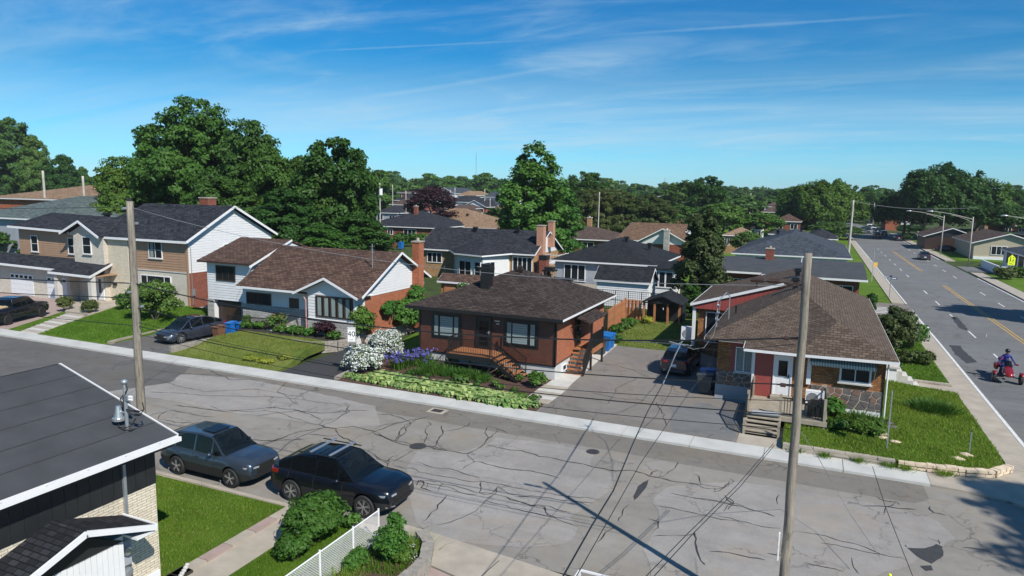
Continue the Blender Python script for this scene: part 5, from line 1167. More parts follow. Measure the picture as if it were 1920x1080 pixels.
# extension with gable towards the path
EX = -14.95
MB().box(-15.7, EX, 7.0, 10.45, -.2, 2.35).build('extension_wall', M['white'], h)
vboard(h, fr(EX, 0, 90), 7.0, 10.45, .0, 2.22, .14, M['white'])
MB().prism([(EX-.06, 7.0, 2.2), (EX-.06, 10.5, 2.2), (EX-.06, 9.3, 2.85), (EX-.06, 8.5, 2.75)], (.08, 0, 0)).build('gable_wall', M['sid_black'], h)
rr = roofmesh(h, [[(-14.5, 11.0, 2.48), (-14.5, 9.28, 3.12), (-17.5, 9.28, 3.12), (-17.5, 11.0, 2.48)], [(-14.5, 9.28, 3.12), (-14.5, 6.6, 2.2), (-17.5, 6.6, 2.2), (-17.5, 9.28, 3.12)]], 'sh_black', .08)
b = MB()
for p, q in (((-14.47, 11.02, 2.42), (-14.47, 9.28, 3.06)), ((-14.47, 9.28, 3.06), (-14.47, 6.6, 2.14)), ((-14.47, 11.02, 2.44), (-15.7, 11.02, 2.44))): b.bar(p, q, .05, .14)
b.build('rake_trim', M['white'], h)
MB().box(-15.0, -14.5, 10.5, 11.0, 2.30, 2.36).box(-15.7, -15.0, 10.48, 10.98, 2.33, 2.38).build('soffit', M['white'], h)
MB().box(-15.75, -15.66, 11.3, 11.95, -.2, .5).build('foundation', M['found_w'], h)
mt = thing('electric_meter', 'round grey electricity meter and service box on the near building corner', 'electricity meter', (-15.6, 11.0, 1.5))
MB().box(-15.7, -15.5, 10.75, 11.05, 1.2, 1.85).build('meter_box', M['found_b'], mt); MB().lathe((-15.5, 10.9, 1.6), [(.11, 0), (.11, .08), (.08, .13)], 18, 'x').build('meter_dial', M['alu'], mt)
MB().lathe((-15.55, 10.92, 1.02), [(.12, 0), (.12, .1), (.06, .12)], 14, 'x').build('junction_cap', M['metal'], mt); MB().tube([(-15.6, 10.9, 1.2), (-15.6, 10.9, .1)], .03, 8).build('conduit', M['metal'], mt)
# service mast on the roof
mz = 4.24+(16.07-15.2)*.294; mx_, my_ = -16.05, 11.55
m = thing('service_mast', 'grey service mast with round weather cap and looping wires on the membrane roof', 'mast', (mx_, my_, mz))
MB().tube([(mx_, my_, mz), (mx_, my_, mz+1.25)], .045, 12).build('mast_pipe', M['metal'], m)
MB().lathe((mx_, my_, mz), [(.11, .0), (.10, .03), (.06, .06)], 14).build('base_flange', M['tar'], m)
MB().blob((mx_, my_, mz+1.3), (.09, .09, .07), 12, 6, 0).build('weather_cap', M['metal'], m, smooth=True)
MB().box(mx_+.03, mx_+.15, my_-.05, my_+.07, mz+.82, mz+.95).build('bracket', M['metal'], m)
for k in range(2): MB().tube([(mx_+.15, my_, mz+.85+.07*k), (mx_+.24, my_+.02, mz+.85+.07*k)], .035, 10).build('insulator', M['white'], m)
lm = MB().tube([(mx_-.27, my_-.02, mz+.30), (mx_-.27, my_-.02, mz+.62)], .12, 14, r2=.06).tube([(mx_-.27, my_-.02, mz+.24), (mx_-.27, my_-.02, mz+.31)], .16, 14).tube([(mx_-.27, my_, mz+.5), (mx_, my_, mz+.45)], .02, 6); lm.build('lamp_head', M['alu'], m, smooth=False)
for s in (0, 1):
    MB().tube([(mx_+.05, my_, mz+1.3), (mx_+.1, my_, mz+1.1), (mx_-.12+.1*s, my_-.05, mz+.85), (mx_-.05, my_-.03, mz+.6), (mx_+.2, my_, mz+.45+.1*s), (mx_+.45, my_+.05, mz+.46+.1*s), (mx_+.55, my_+.1, mz+.62), (mx_+.5, my_+.1, mz+.8)], .014, 6).build('wire', M['cable'], m)
MB().tube([(mx_+.3, my_+.02, mz+.46), (mx_+.42, my_+.04, mz+.46)], .03, 8).tube([(mx_+.3, my_+.02, mz+.56), (mx_+.42, my_+.04, mz+.56)], .03, 8).build('connector', M['black'], m)
MB().tube([(mx_-.27, my_, mz+.22), (mx_-.2, my_-.1, mz+.08), (mx_+.1, my_-.15, mz+.12), (mx_+.3, my_-.1, mz+.2), (mx_+.42, my_-.05, mz+.4)], .014, 6).build('wire', M['cable'], m)
# ================================================================== generic houses further away
def opening(h, x, y, z0, z1, w, frame='white', side=0, cols=(1, 1), **k): return window(h, fr(x, y, side), -w/2, w/2, z0, z1, cols=cols, frame=frame, sill=k.get('sill', False), fw=.1, bars=.09)
def box_house(name, label, x0, x1, y0, y1, ze, zr, roof, wall, rtype='hip', over=.5, z0=-.2, fas='white', axis='x', wins=(), gable='sid_white', group=None, rot=0, cat='house', chim=(), vents=(), swins=()):
    h = thing(name, label, cat, ((x0+x1)/2, (y0+y1)/2, 0), group)
    MB().box(x0+over, x1-over, y0+over, y1-over, z0, ze-.12).build('wall', M[wall], h)
    if rtype == 'hip': r = hip_roof(h, x0, x1, y0, y1, ze, zr, roof, fas)
    else:
        r = gable_roof(h, x0, x1, y0, y1, ze, zr, axis, roof, fas=fas)
        if axis == 'x':
            m = (y0+y1)/2
            for x, s in ((x0+over, .05), (x1-over-.05, .05)): MB().prism([(x, y0+over, ze-.13), (x, y1-over, ze-.13), (x, m, zr-.2)], (s, 0, 0)).build('gable_wall', M[gable], h)
        else:
            m = (x0+x1)/2
            for y in (y0+over, y1-over-.05): MB().prism([(x0+over, y, ze-.13), (x1-over, y, ze-.13), (m, y, zr-.2)], (0, .05, 0)).build('gable_wall', M[gable], h)
    for w in wins: opening(h, w[0], y0+over, w[1], w[2], w[3], cols=(1,)*(w[4] if len(w) > 4 else 2))
    for w in swins: opening(h, x1-over, w[0], w[1], w[2], w[3], side=90, cols=(1,)*(w[4] if len(w) > 4 else 2))
    for c in chim: chimney(h, c[0]-.4, c[0]+.4, c[1]-.35, c[1]+.35, c[2], c[3], c[4] if len(c) > 4 else 'br_red')
    for v in vents: vent(r, v[0], v[1], v[2], .5, .5)
    h.rotation_euler = (0, 0, R(rot)); return h, r
# E: dark roof, tan brick, white bay, twin chimneys
h, r = box_house('brick_house', 'tan brick house with charcoal roof, white three-sided bay and tall pale chimneys', -46.8, -30.4, 74.8, 84.6, 3.5, 6.05, 'sh_char', 'br_tan', 'gable', wins=[(-44.4, 1.7, 3.05, 2.2, 3), (-32.2, 1.1, 3.1, 2.6, 4)], swins=[(79, 1.2, 2.4, 1.2)], vents=[(-40.5, 79.0, 5.75), (-34.5, 79.0, 5.75)])
MB().prism([(-41.6, 75.3, -.2), (-39.4, 72.2, -.2), (-35.4, 71.0, -.2), (-33.9, 75.3, -.2)], (0, 0, 3.55)).build('bay_wall', M['sid_white'], h)
roofmesh(h, [[(-42.0, 74.8, 3.52), (-39.6, 71.7, 3.45), (-38.2, 77.0, 5.0)], [(-39.6, 71.7, 3.45), (-35.2, 70.4, 3.45), (-38.2, 77.0, 5.0)], [(-35.2, 70.4, 3.45), (-33.4, 74.8, 3.52), (-38.2, 77.0, 5.0)]], 'sh_char', .12)
MB().bar((-42.0, 74.78, 3.42), (-39.6, 71.68, 3.36), .05, .16).bar((-39.6, 71.68, 3.36), (-35.2, 70.38, 3.36), .05, .16).bar((-35.2, 70.38, 3.36), (-33.4, 74.78, 3.42), .05, .16).build('fascia', M['white'], h)
for (p, q, w) in (((-39.4, 72.2), (-35.4, 71.0), 2.0), ((-39.4, 72.2), (-35.4, 71.0), -1.3), ((-35.4, 71.0), (-33.9, 75.3), 1.6), ((-41.6, 75.3), (-39.4, 72.2), 1.2)):
    ang = math.degrees(math.atan2(q[1]-p[1], q[0]-p[0])); L_ = math.hypot(q[0]-p[0], q[1]-p[1]); T = fr(p[0], p[1], ang)
    if w > 0: window(h, T, .35 if L_ > 4 else L_*.25, (.35+w) if L_ > 4 else L_*.25+w, .5, 2.6, cols=(1, 1), frame='white', sill=False, name='patio_door')
    else: window(h, T, 2.9, 3.9, .6, 2.6, cols=(1,), rows=(3, 1), frame='white', sill=False)
chimney(h, -30.95, -30.1, 76.6, 77.5, .2, 6.8, 'br_pink', 'conc_old', False); chimney(h, -30.9, -30.2, 80.2, 80.9, 4.0, 7.2, 'br_pink', 'conc_old', False)
MB().box(-30.0, -29.1, 75.2, 76.2, -.2, 2.9).build('brick_grill', M['br_red'], h); MB().box(-30.05, -29.05, 75.15, 76.25, 2.9, 3.4).build('grill_hood', M['black'], h)
railing(h, [(-42.6, 74.9, 1.0), (-41.9, 73.4, .4)], 1.0, mat='metal', step=.3, post=.06)
MB().box(-29.9, -28.2, 77, 80.5, 2.2, 2.35).build('balcony', M['white'], h); railing(h, [(-29.9, 77, 2.35), (-28.2, 77, 2.35), (-28.2, 80.5, 2.35)], 1.0, mat='white', step=.3, post=.06)
# low shed roof in front of it
h, r = box_house('garden_shed', 'low shed with reddish-brown roof beside the brown bungalow back yard', -33.3, -28.0, 56.9, 59.2, 2.2, 2.85, 'sh_redbrown', 'wood_or', 'gable', .3, cat='shed'); MB().box(-32.6, -31.4, 57.1, 57.2, 0, 1.9).build('door', M['wood_fence'], h)
# F: low dark hip with white sun room
h, r = box_house('hip_roof_house', 'low house with wide black hip roof and a white glazed sun room', -27.9, -15.6, 73.2, 88.0, 3.2, 5.55, 'sh_black', 'found_b', 'hip', wins=[(-25.0, .8, 2.75, 2.6, 3), (-21.2, 1.9, 2.7, 2.2, 2), (-19.0, 1.9, 2.7, 1.6, 2), (-17.0, 1.9, 2.7, 1.4, 2)], vents=[(-20.6, 79.4, 5.3), (-18.0, 80.2, 4.6)])
pipevent(r, -23.4, 76.5, 4.4)
MB().box(-16.2, -13.4, 72.6, 75.6, -.2, 2.9).build('sun_room_wall', M['white'], h)
window(h, fr(0, 72.6), -16.0, -13.6, .9, 2.7, cols=(1, 1, 1), frame='white', sill=False, fw=.12, bars=.16); window(h, fr(-13.4, 0, 90), 72.8, 75.4, .9, 2.7, cols=(1, 1), frame='white', sill=False, fw=.12, bars=.16)
roofmesh(h, [[(-16.5, 72.2, 3.0), (-13.1, 72.2, 3.0), (-13.1, 76, 3.5), (-16.5, 76, 3.5)]], 'sh_black', .12)
# white shed
h, r = box_house('white_shed', 'small white shed with black gable roof standing before the black-roofed house', -19.6, -14.0, 63.5, 67.0, 2.5, 3.75, 'sh_black', 'sid_white', 'gable', .25, cat='shed')
lap(h, fr(0, 63.75), -19.3, -14.3, 0, 2.35, .2, M['sid_white']); lap(h, fr(-14.25, 0, 90), 63.75, 66.7, 0, 2.35, .2, M['sid_white'])
dk = thing('garden_table', 'small dark roofed barbecue shelter and timber deck beside the white shed', 'shelter', (-25, 67, 0))
MB().box(-27.5, -20.5, 66.5, 73, 0, .7).build('deck', M['wood_grey'], dk); MB().box(-25.6, -23.2, 67.2, 68.6, 1.65, 1.8).build('table_top', M['black'], dk)
for x in (-25.4, -23.4):
    for y in (67.4, 68.4): MB().box(x-.06, x+.06, y-.06, y+.06, .7, 1.65).build('leg', M['wood_grey'], dk)
MB().box(-27.2, -25.8, 69.0, 70.2, 2.3, 2.45).box(-27.0, -26.0, 69.2, 70.0, 2.45, 2.75).build('shelter_roof', M['black'], dk)
for x in (-27.1, -25.9):
    for y in (69.1, 70.1): MB().box(x-.05, x+.05, y-.05, y+.05, .7, 2.3).build('post', M['wood_grey'], dk)
railing(dk, [(-27.4, 66.6, .7), (-25.6, 66.6, .7)], .9, mat='wood_grey', step=.2, bal=.05)
# gazebo-like dark shed
h = thing('timber_shelter', 'open fronted dark timber shelter with shingle gable roof in the back yard', 'shelter', (-11.4, 57.8, 0))
gable_roof(h, -13.1, -9.7, 56.0, 60, 1.85, 2.5, 'y', 'sh_black', fas=None, t=.08); MB().prism([(-12.9, 56.25, 1.78), (-9.9, 56.25, 1.78), (-11.4, 56.25, 2.38)], (0, .05, 0)).build('gable_wall', M['dark'], h)
MB().box(-12.9, -9.9, 57.6, 59.8, 0, 1.78).build('wall', M['dark'], h)
for x in (-12.9, -12.0, -10.9, -9.95): MB().box(x-.08, x+.08, 56.3, 56.46, 0, 1.8).build('post', M['wood_or'], h)
MB().box(-11.9, -11.0, 57.52, 57.6, .1, 1.6).build('door', M['black'], h)
# timber fence of the back yard
def fence(name, label, pts, hh, w, mat, alt=False, z=.1, posts=True, gap=.02, pm='wood_or', cat='fence'):
    t = thing(name, label, cat, (*pts[0], 0)); r_ = MB()
    for p, q in zip(pts[:-1], pts[1:]):
        p = Vector((*p, z)); q = Vector((*q, z)); L_ = (q-p).length; d = (q-p)/L_; nrm = Vector((-d.y, d.x, 0)); n = max(1, int(L_/w)); T = Matrix.Translation(p) @ Matrix.Rotation(math.atan2(d.y, d.x), 4, 'Z')
        me = MB().add([(gap/2, -.012, .05), (w-gap/2, -.012, .05), (w-gap/2, .012, .05), (gap/2, .012, .05), (gap/2, -.012, hh-.04), (w/2, -.012, hh), (w-gap/2, -.012, hh-.04), (gap/2, .012, hh-.04), (w/2, .012, hh), (w-gap/2, .012, hh-.04)], [(0,1,6,5,4), (2,3,7,8,9), (0,4,7,3), (1,2,9,6), (4,5,8,7), (5,6,9,8)]).mesh('fence_board', M[mat])
        for k in range(n):
            o = inst(me, 'fence_board', t, p+d*(k*w)+nrm*((.04 if k % 2 else -.04) if alt else 0)-org(t)); o.rotation_euler = (0, 0, math.atan2(d.y, d.x))
        for zz in (.35, hh-.35): r_.bar(p+UP*zz, q+UP*zz, .04, .09)
        if posts:
            for k in range(int(L_/2.4)+1): c = p+d*min(L_, k*2.4); MB().box(c.x-.06, c.x+.06, c.y-.06, c.y+.06, 0, z+hh+.06).build('post', M[pm], t)
    r_.build('rail', M[pm], t); return t
fence('timber_fence', 'orange-brown board fence running back from the brown bungalow to the shelter', [(-14.4, 50.6), (-14.7, 57.1), (-13.2, 57.1)], 1.75, .16, 'wood_fence', True, gap=.03)
fence('timber_fence', 'short dark board screen at the back corner of the brown bungalow', [(-13.3, 45.8), (-14.3, 50.4)], 1.8, .2, 'black', pm='black')
f2 = thing('mesh_fence', 'black wire fence behind the orange-brown board fence', 'fence', (-20, 60, 0)); b = MB()
for k in range(11): MB().box(-20-.03+k*1.2, -20+.03+k*1.2, 60.0, 60.06, 0, 2.1).build('post', M['black'], f2)
for z in (.3, 1.2, 2.05): MB().box(-20, -8, 60.01, 60.05, z, z+.05).build('rail', M['black'], f2)
for k in range(60): b.box(-20+k*.2, -20+k*.2+.02, 60.02, 60.04, .1, 2.05)
b.build('wire_mesh', M['black'], f2, kind='stuff')
# G: long flat dark roof behind the corner house
h = thing('flat_roof_house', 'long low red brick house with curved dark membrane roof behind the corner house', 'house', (-2, 76, 0))
MB().box(-8.6, 3.9, 72.0, 84, -.2, 3.1).box(-5, 3.9, 70.8, 72.0, -.2, 3.1).build('wall', M['br_red'], h)
roofmesh(h, [[(-9.3, 71.2, 3.3), (-4.7, 71.2, 3.3), (-4.7, 70.0, 3.3), (4.5, 70.0, 3.3), (4.5, 74, 3.85), (-9.3, 74, 3.85)], [(-9.3, 74, 3.85), (4.5, 74, 3.85), (4.5, 79, 4.15), (-9.3, 79, 4.15)], [(-9.3, 79, 4.15), (4.5, 79, 4.15), (4.5, 85, 3.4), (-9.3, 85, 3.4)]], 'membrane', .15)
MB().box(-9.3, -4.75, 71.17, 71.2, 3.1, 3.29).box(-4.7, 4.5, 69.97, 70.0, 3.1, 3.29).box(4.5, 4.53, 70, 85, 3.1, 3.29).build('fascia', M['white'], h)
window(h, fr(0, 72.0), -8.2, -5.8, .9, 2.5, cols=(1, 1), frame='white', sill='conc'); window(h, fr(0, 70.8), 1.6, 3.4, .4, 2.6, cols=(1, 1), frame='white', sill=False)
chimney(h, -4.9, -4.1, 77.5, 78.3, 3.8, 5.2, 'br_red', 'conc_old'); pipevent(h, -1.3, 76, 4.3, 'white')
# H: blue-grey hip
h, r = box_house('blue_roof_house', 'wide house with blue-grey hip roof beside the boulevard', -10.4, 4.2, 95.5, 122, 3.2, 5.9, 'sh_blue', 'found_w', 'hip', wins=[(-8.4, 1.8, 2.7, 1.8, 2), (-5.5, 1.8, 2.7, 1.8, 2), (-2.6, 1.8, 2.7, 1.8, 2), (.4, 1.8, 2.7, 1.8, 2), (2.7, 1.8, 2.7, 1.2, 2)], vents=[(-5.3, 107, 5.5), (-2.2, 110, 5.9)])
# I, J, K, tan
h, r = box_house('tan_roof_house', 'house with rust-brown gable roof, white gable end and grey stone chimney', -31.0, -20.5, 112, 134, 3.2, 5.7, 'sh_rust', 'br_red', 'gable', wins=[(-28, .8, 2.5, 2, 2)], axis='x', chim=[])
h, r = box_house('white_gable_house', 'white gable front with grey chimney in front of the rust-brown roof', -26.4, -17.5, 106.5, 116, 3.2, 5.6, 'sh_rust', 'br_red', 'gable', axis='y', wins=[(-23.5, 1, 2.4, 1.6, 2)], chim=[(-21.2, 106.0, 0, 5.3, 'br_grey')])
h, r = box_house('brown_roof_house', 'low red brick house with mid-brown hip roof behind a concrete pole', -44.5, -31.5, 112, 126, 3.0, 5.0, 'sh_mid', 'br_red', 'hip', wins=[(-42.5, .6, 2.5, 2.2, 2), (-39.4, .3, 2.5, 1.2, 1), (-36, .8, 2.5, 2.4, 2)], chim=[(-37.8, 119, 4, 6.4, 'br_tan')])
h, r = box_house('charcoal_hip_house', 'brick house with charcoal hip roof and small red chimney near the purple tree', -91.5, -72.8, 124, 142, 3.1, 6.3, 'sh_char', 'br_red', 'hip', wins=[(-84.5, 1.2, 2.5, 1.4, 2), (-79.5, .3, 2.6, 3.2, 3)], chim=[(-82, 131, 5, 7.3, 'br_red')], vents=[(-85, 133, 6)])
h, r = box_house('tan_hip_house', 'house with sandy tan hip roof left of the tall poplar', -93, -70.5, 141, 160, 3.0, 6.6, 'sh_tan', 'br_tan', 'hip', vents=[(-84, 147, 5.6), (-77, 146, 5.0)])
h, r = box_house('tan_hip_house', 'second sandy roof crossing in front of the first one, left of the poplar', -86, -62, 136, 146, 2.8, 4.6, 'sh_tan', 'br_tan', 'hip')
# left far ones
def px_house(name, label, pl, pr_, ze, dep, rise, roof, wall, rtype='hip', axis='x', **k):
    """corner of the eaves seen at pl; right end of the front eave seen at pr_"""
    a = G(pl[0], pl[1], ze); d = D_(*pr_); t = a.y/d.y; x1 = d.x*t
    return box_house(name, label, a.x, x1, a.y, a.y+dep, ze, ze+rise, roof, wall, rtype, axis=axis, **k)
px_house('green_roof_house', 'house with grey-green hip roof at the left edge of the view', (-70, 404), (103, 396), 6.8, 22, 2.6, 'sh_green', 'found_b', wins=[])
px_house('orange_brick_house', 'orange brick house with orange-brown hip roof behind the grey-green one', (-30, 370), (127, 374), 8.5, 30, 2.3, 'sh_tan', 'br_orange', wins=[])
px_house('porch_house', 'small grey house with white gable and white porch rail behind the charcoal roof', (157, 392), (190, 392), 6.6, 12, 3.0, 'sh_char', 'found_b', 'gable', 'y', gable='found_b')
# right side of the boulevard
h, r = box_house('beige_house', 'beige sided bungalow with low brown gable roof across the boulevard', 25.4, 36.6, 145.8, 166, 3.1, 4.9, 'sh_mid', 'sid_beige', 'gable', axis='y', gable='sid_beige', wins=[(29.7, 1.0, 2.6, 2.4, 3)])
MB().box(25.9, 36, 146.1, 146.3, -.2, .6).build('foundation', M['found_w'], h)
h, r = box_house('brown_bungalow', 'low dark brown roofed bungalow behind the beige house', 20.5, 31, 168, 182, 2.9, 4.8, 'sh_mid', 'brownframe', 'gable', axis='y', gable='sid_black')  # wall and gable colours painted very dark to stand in for tree shade
h, r = box_house('white_house', 'white house with blue-black roof and dark windows at the right edge', 27.3, 42, 118.5, 134, 2.9, 4.9, 'sh_blue', 'found_w', 'hip', wins=[(30, .9, 2.4, 2.2, 2)])
for k in range(3): window(h, fr(27.8, 0, -90), -131+k*3.6-0, -128.6+k*3.6, .9, 2.6, cols=(1, 1), frame='black', sill=False)
MB().box(24.4, 27.6, 118.8, 119.0, -.1, 1.2).box(24.4, 24.6, 119, 131, -.1, 1.2).build('garden_wall', M['found_w'], h)
h, r = box_house('grey_roof_house', 'low dark roofed house half hidden behind the beige bungalow', 42, 60, 176, 196, 3.2, 5.4, 'sh_char', 'br_red', 'hip')
h, r = box_house('brown_roof_house', 'brown roofed house under the big trees right of the boulevard', 47, 58, 150, 160, 3.2, 5.6, 'sh_mid', 'br_tan', 'hip')
# ================================================================== far roofs of the town
def far_house(px0, py0, px1, ze, dep, rise, roof, wall, rtype, axis, label, gable='sid_white', wins=2, hmin=None):
    hz = 358+.0157*(px0-960); a = D_(px0, py0); f = a.dot(FWD); q = min((CH-3.2)*FPX/max(2, py0-hz), max(150, 318-3*(py0-hz))); a = a*(q/f); ze = CH+a.z; d = D_(px1, py0+(px1-px0)*.012); x1 = d.x*(a.y/d.y); w = x1-a.x
    ws = [(a.x+w*(i+.5)/wins, ze-2.0, ze-.6, min(2.2, w/wins*.5), 2) for i in range(wins)]
    rise = min(rise, .24*min(w, dep)); return box_house('house', label, a.x, x1, a.y, a.y+dep, ze, ze+rise, roof, wall, rtype, axis=axis, gable=gable, wins=ws, over=.4)
FH = [(812, 362, 852, 6.0, 22, 5.0, 'sh_blue', 'sid_white', 'gable', 'y', 'far white house with pale grey gable roof standing above the roofs left of centre'),
 (738, 361, 780, 4.6, 26, .8, 'sh_mid', 'br_red', 'hip', 'x', 'far low flat roofed brick building by the tree line, above the purple tree'),
 (855, 366, 886, 4.2, 20, 2.6, 'sh_tan', 'sid_white', 'hip', 'x', 'far pale roofed house right of the far white gable house'),
 (906, 369, 945, 4.4, 20, 3.0, 'sh_blue', 'sid_white', 'gable', 'x', 'far white house with grey roof just left of the poplar crown'),
 (880, 384, 935, 3.4, 18, 2.6, 'sh_blue', 'sid_white', 'hip', 'x', 'far blue-grey roof left of the poplar, below the white houses'),
 (838, 378, 882, 3.4, 18, 2.6, 'sh_char', 'sid_white', 'hip', 'x', 'far charcoal roof between the purple tree and the pale poles'),
 (840, 391, 868, 3.0, 14, 2.2, 'sh_mid', 'br_red', 'hip', 'x', 'small brick house with brown roof beside the purple tree'),
 (866, 387, 912, 3.2, 16, 2.8, 'sh_char', 'br_red', 'gable', 'y', 'dark gabled roof between the poles and the sandy roof'),
 (735, 375, 778, 3.4, 16, 2.2, 'sh_char', 'br_red', 'hip', 'x', 'dark roof under the flat brick building left of the purple tree'),
 (700, 398, 745, 4.0, 18, 3.0, 'sh_char', 'found_b', 'hip', 'x', 'dark roof left of the small red chimney, partly behind the big tree'),
 (728, 383, 770, 3.4, 14, 2.4, 'sh_mid', 'br_red', 'hip', 'x', 'grey-brown roof above the charcoal hip roof, left of the purple tree'),
 (818, 399, 868, 3.0, 14, 2.4, 'sh_mid', 'br_tan', 'hip', 'x', 'grey-brown hip roof left of the sandy hip roof'),
 (918, 392, 950, 3.0, 14, 2.4, 'sh_rust', 'sid_white', 'hip', 'x', 'rust roof touching the left side of the poplar'),
 (1251, 398, 1290, 3.2, 14, 2.8, 'sh_rust', 'br_red', 'hip', 'x', 'brown roof beside the transformer pole at centre right'),
 (1232, 368, 1252, 5.0, 14, 2.0, 'sh_mid', 'sid_white', 'hip', 'x', 'tiny far roof above the brown hedge-like trees'),
 (1388, 388, 1412, 5.0, 14, 3.0, 'sh_char', 'sid_white', 'gable', 'y', 'tiny far white gable right of the tall dark tree'),
 (1431, 387, 1470, 6.0, 20, 2.2, 'sh_mid', 'sid_white', 'hip', 'x', 'far long white and brown building above the brown roofs'),
 (1448, 414, 1503, 3.0, 20, 2.4, 'sh_redbrown', 'br_red', 'hip', 'x', 'long red-brown roof with pale porch right of the round green tree'),
 (1425, 397, 1480, 3.4, 16, 2.2, 'sh_mid', 'br_tan', 'hip', 'x', 'brown roof stacked behind the long red-brown one'),
 (1478, 402, 1510, 3.4, 14, 2.4, 'sh_tan', 'br_tan', 'hip', 'x', 'sandy roof left of the trees by the boulevard'),
 (1354, 440, 1392, 3.0, 18, 2.8, 'sh_tan', 'br_tan', 'hip', 'x', 'sandy brown roof right of the cedar'),
 (1362, 428, 1425, 3.2, 18, 2.6, 'sh_black', 'sid_white', 'hip', 'x', 'black roof between the cedar and the round green tree'),
 (1440, 438, 1475, 2.8, 10, 1.6, 'sh_char', 'found_w', 'hip', 'x', 'small dark roof directly behind the blue-grey hip roof'),
 (1505, 446, 1572, 2.8, 14, 2.2, 'sh_char', 'br_tan', 'hip', 'x', 'dark low roof with tan chimney left of the tall concrete pole'),
 (1660, 398, 1690, 4.5, 20, 3.5, 'sh_mid', 'br_orange', 'gable', 'x', 'orange-red far building at the end of the boulevard'),
 (1690, 390, 1712, 6.5, 20, 4, 'sh_blue', 'sid_white', 'gable', 'y', 'far grey-white gabled building at the end of the boulevard'),
 (1846, 405, 1880, 4.0, 20, 3.0, 'sh_mid', 'br_tan', 'hip', 'x', 'brown far roof between the boulevard trees and the right edge'),
 (1880, 422, 1930, 3.4, 18, 2.6, 'sh_mid', 'br_red', 'hip', 'x', 'brown roof with pale chimney at the right edge behind the beige house')]
for f in FH: far_house(*f)
# ================================================================== trees
tree_kind('maple', [(0,0,10,6.5,6.5,6), (-5,1,8,4.5,5,4.5), (5,-1,8.5,4.8,5,4.6), (1,2,14.5,4.8,4.8,4.5), (-2,-2,12.5,4.5,4.5,4.5)], 300, 52000, .31, 1.25, 'leaf', 20, .5, 11, 8)
tree_kind('maple_b', [(0,0,9,5.5,5.5,5.8), (3,1,7,4,4,4.5), (-3,-1,7.5,4,4.2,4.5), (0,0,13,3.6,3.6,3.6)], 220, 34000, .31, 1.1, 'leaf_dk', 16, .4, 12, 7)
tree_kind('oval', [(0,0,9,4.6,4.6,7.5), (0,0,5,4.9,4.9,4)], 170, 24000, .31, .95, 'leaf_dk', 16, .35, 13, 6, squash=.9)
tree_kind('poplar', [(0,0,8.5,4.3,4.3,7), (.6,0,14,2.5,2.5,4.6), (0,.5,4,4.6,4.6,3.6), (-3,0,9,2,2,5)], 170, 22000, .32, .85, 'leaf_br', 18, .35, 14, 8, squash=1.1)
tree_kind('round', [(0,0,4.6,3.8,3.8,3.6)], 90, 6500, .30, .8, 'leaf', 7.5, .25, 15, 5)
tree_kind('cedar', [(0,0,2.5,2.3,2.3,2.6), (0,0,5,1.9,1.9,3), (0,0,7.6,1.15,1.15,2.2)], 150, 20000, .17, .5, 'leaf_ced', 9, .2, 16, 3, squash=1.3, aspect=2.2)
tree_kind('spruce', [(0,0,3,3.0,3.0,3), (0,0,6.5,2.3,2.3,3.6), (0,0,10.5,1.3,1.3,3)], 130, 9000, .30, .75, 'leaf_bl', 13, .25, 17, 3, squash=.7, aspect=2.2)
tree_kind('spiky', [(0,0,9,6,6,6), (-4,0,12,3,3,4.5), (4,0,11.5,3,3,4.5), (0,2,13,3,3,4.5), (2,-2,8,5,5,5)], 210, 26000, .40, 1.1, 'leaf_dk', 18, .4, 18, 8, squash=1.25)
for i, (mt, nl) in enumerate((('leaf', 3600), ('leaf_dk', 3600), ('leaf_lt', 3200), ('leaf_dk', 3000))):
    rs = random.Random(i+40); env = [(rs.uniform(-2, 2), rs.uniform(-2, 2), 5+rs.uniform(0, 4), rs.uniform(3, 4.4), rs.uniform(3, 4.4), rs.uniform(3.4, 4.6)) for _ in range(4)]
    tree_kind('far%d' % i, env, 60, nl, .75, 1.25, mt, 12, .3, 20+i, 4)
def T_(key, pxx, y_top, dist, h0, label, s=None, **k):
    """tree whose axis passes pixel column pxx at ground distance dist (metres forward), reaching y_top"""
    d = D_(pxx, y_top); f = d.dot(FWD); x, y = d.x*dist/f, d.y*dist/f; top = CH+d.z*dist/f; s_ = top/h0
    sx = s_ if s is None else s
    return tree(key, x, y, sx, s_, rot=rnd.uniform(0, 6.28), label=label, **k)
GB = 'big leafy trees behind the large two-storey house'
T_('maple', 335, 183, 96, 19.2, 'tallest and widest dark green maple rising behind the white gabled house', .98, name='maple_tree')
T_('maple', 232, 292, 92, 19.2, 'lower left spreading maple beside the pale pole, behind the brown sided wing', .6, name='maple_tree', mat='leaf')
T_('maple', 470, 226, 90, 19.2, 'maple with rounded top between the tallest maple and the dark oval tree', .74, name='maple_tree', mat='leaf_dk')
T_('maple', 402, 222, 100, 19.2, 'rounded crown directly right of the tallest maple', .7, name='maple_tree')
T_('maple', 512, 268, 88, 19.2, 'sloping right shoulder of the maple group', .55, name='maple_tree')
T_('maple_b', 415, 330, 80, 16.8, 'dense dark tree low behind the gable chimney', .95, name='leafy_tree')
T_('maple_b', 535, 352, 78, 16.8, 'dark low tree behind the right end of the white gable', .75, name='leafy_tree')
T_('oval', 625, 248, 84, 16.8, 'upright dark green tree left of the open view over the town', .98, name='leafy_tree')
T_('oval', 648, 268, 86, 16.8, 'right half of the upright dark green tree', .8, name='leafy_tree')
T_('oval', 590, 300, 84, 16.8, 'left flank of the upright dark green tree', .8, name='leafy_tree')
T_('maple_b', 562, 292, 92, 16.8, 'crown filling the gap between maples and the upright dark green tree', .7, name='leafy_tree')
T_('maple_b', 668, 400, 80, 16.8, 'bushy tree at the foot of the upright dark green tree', .75, name='leafy_tree')
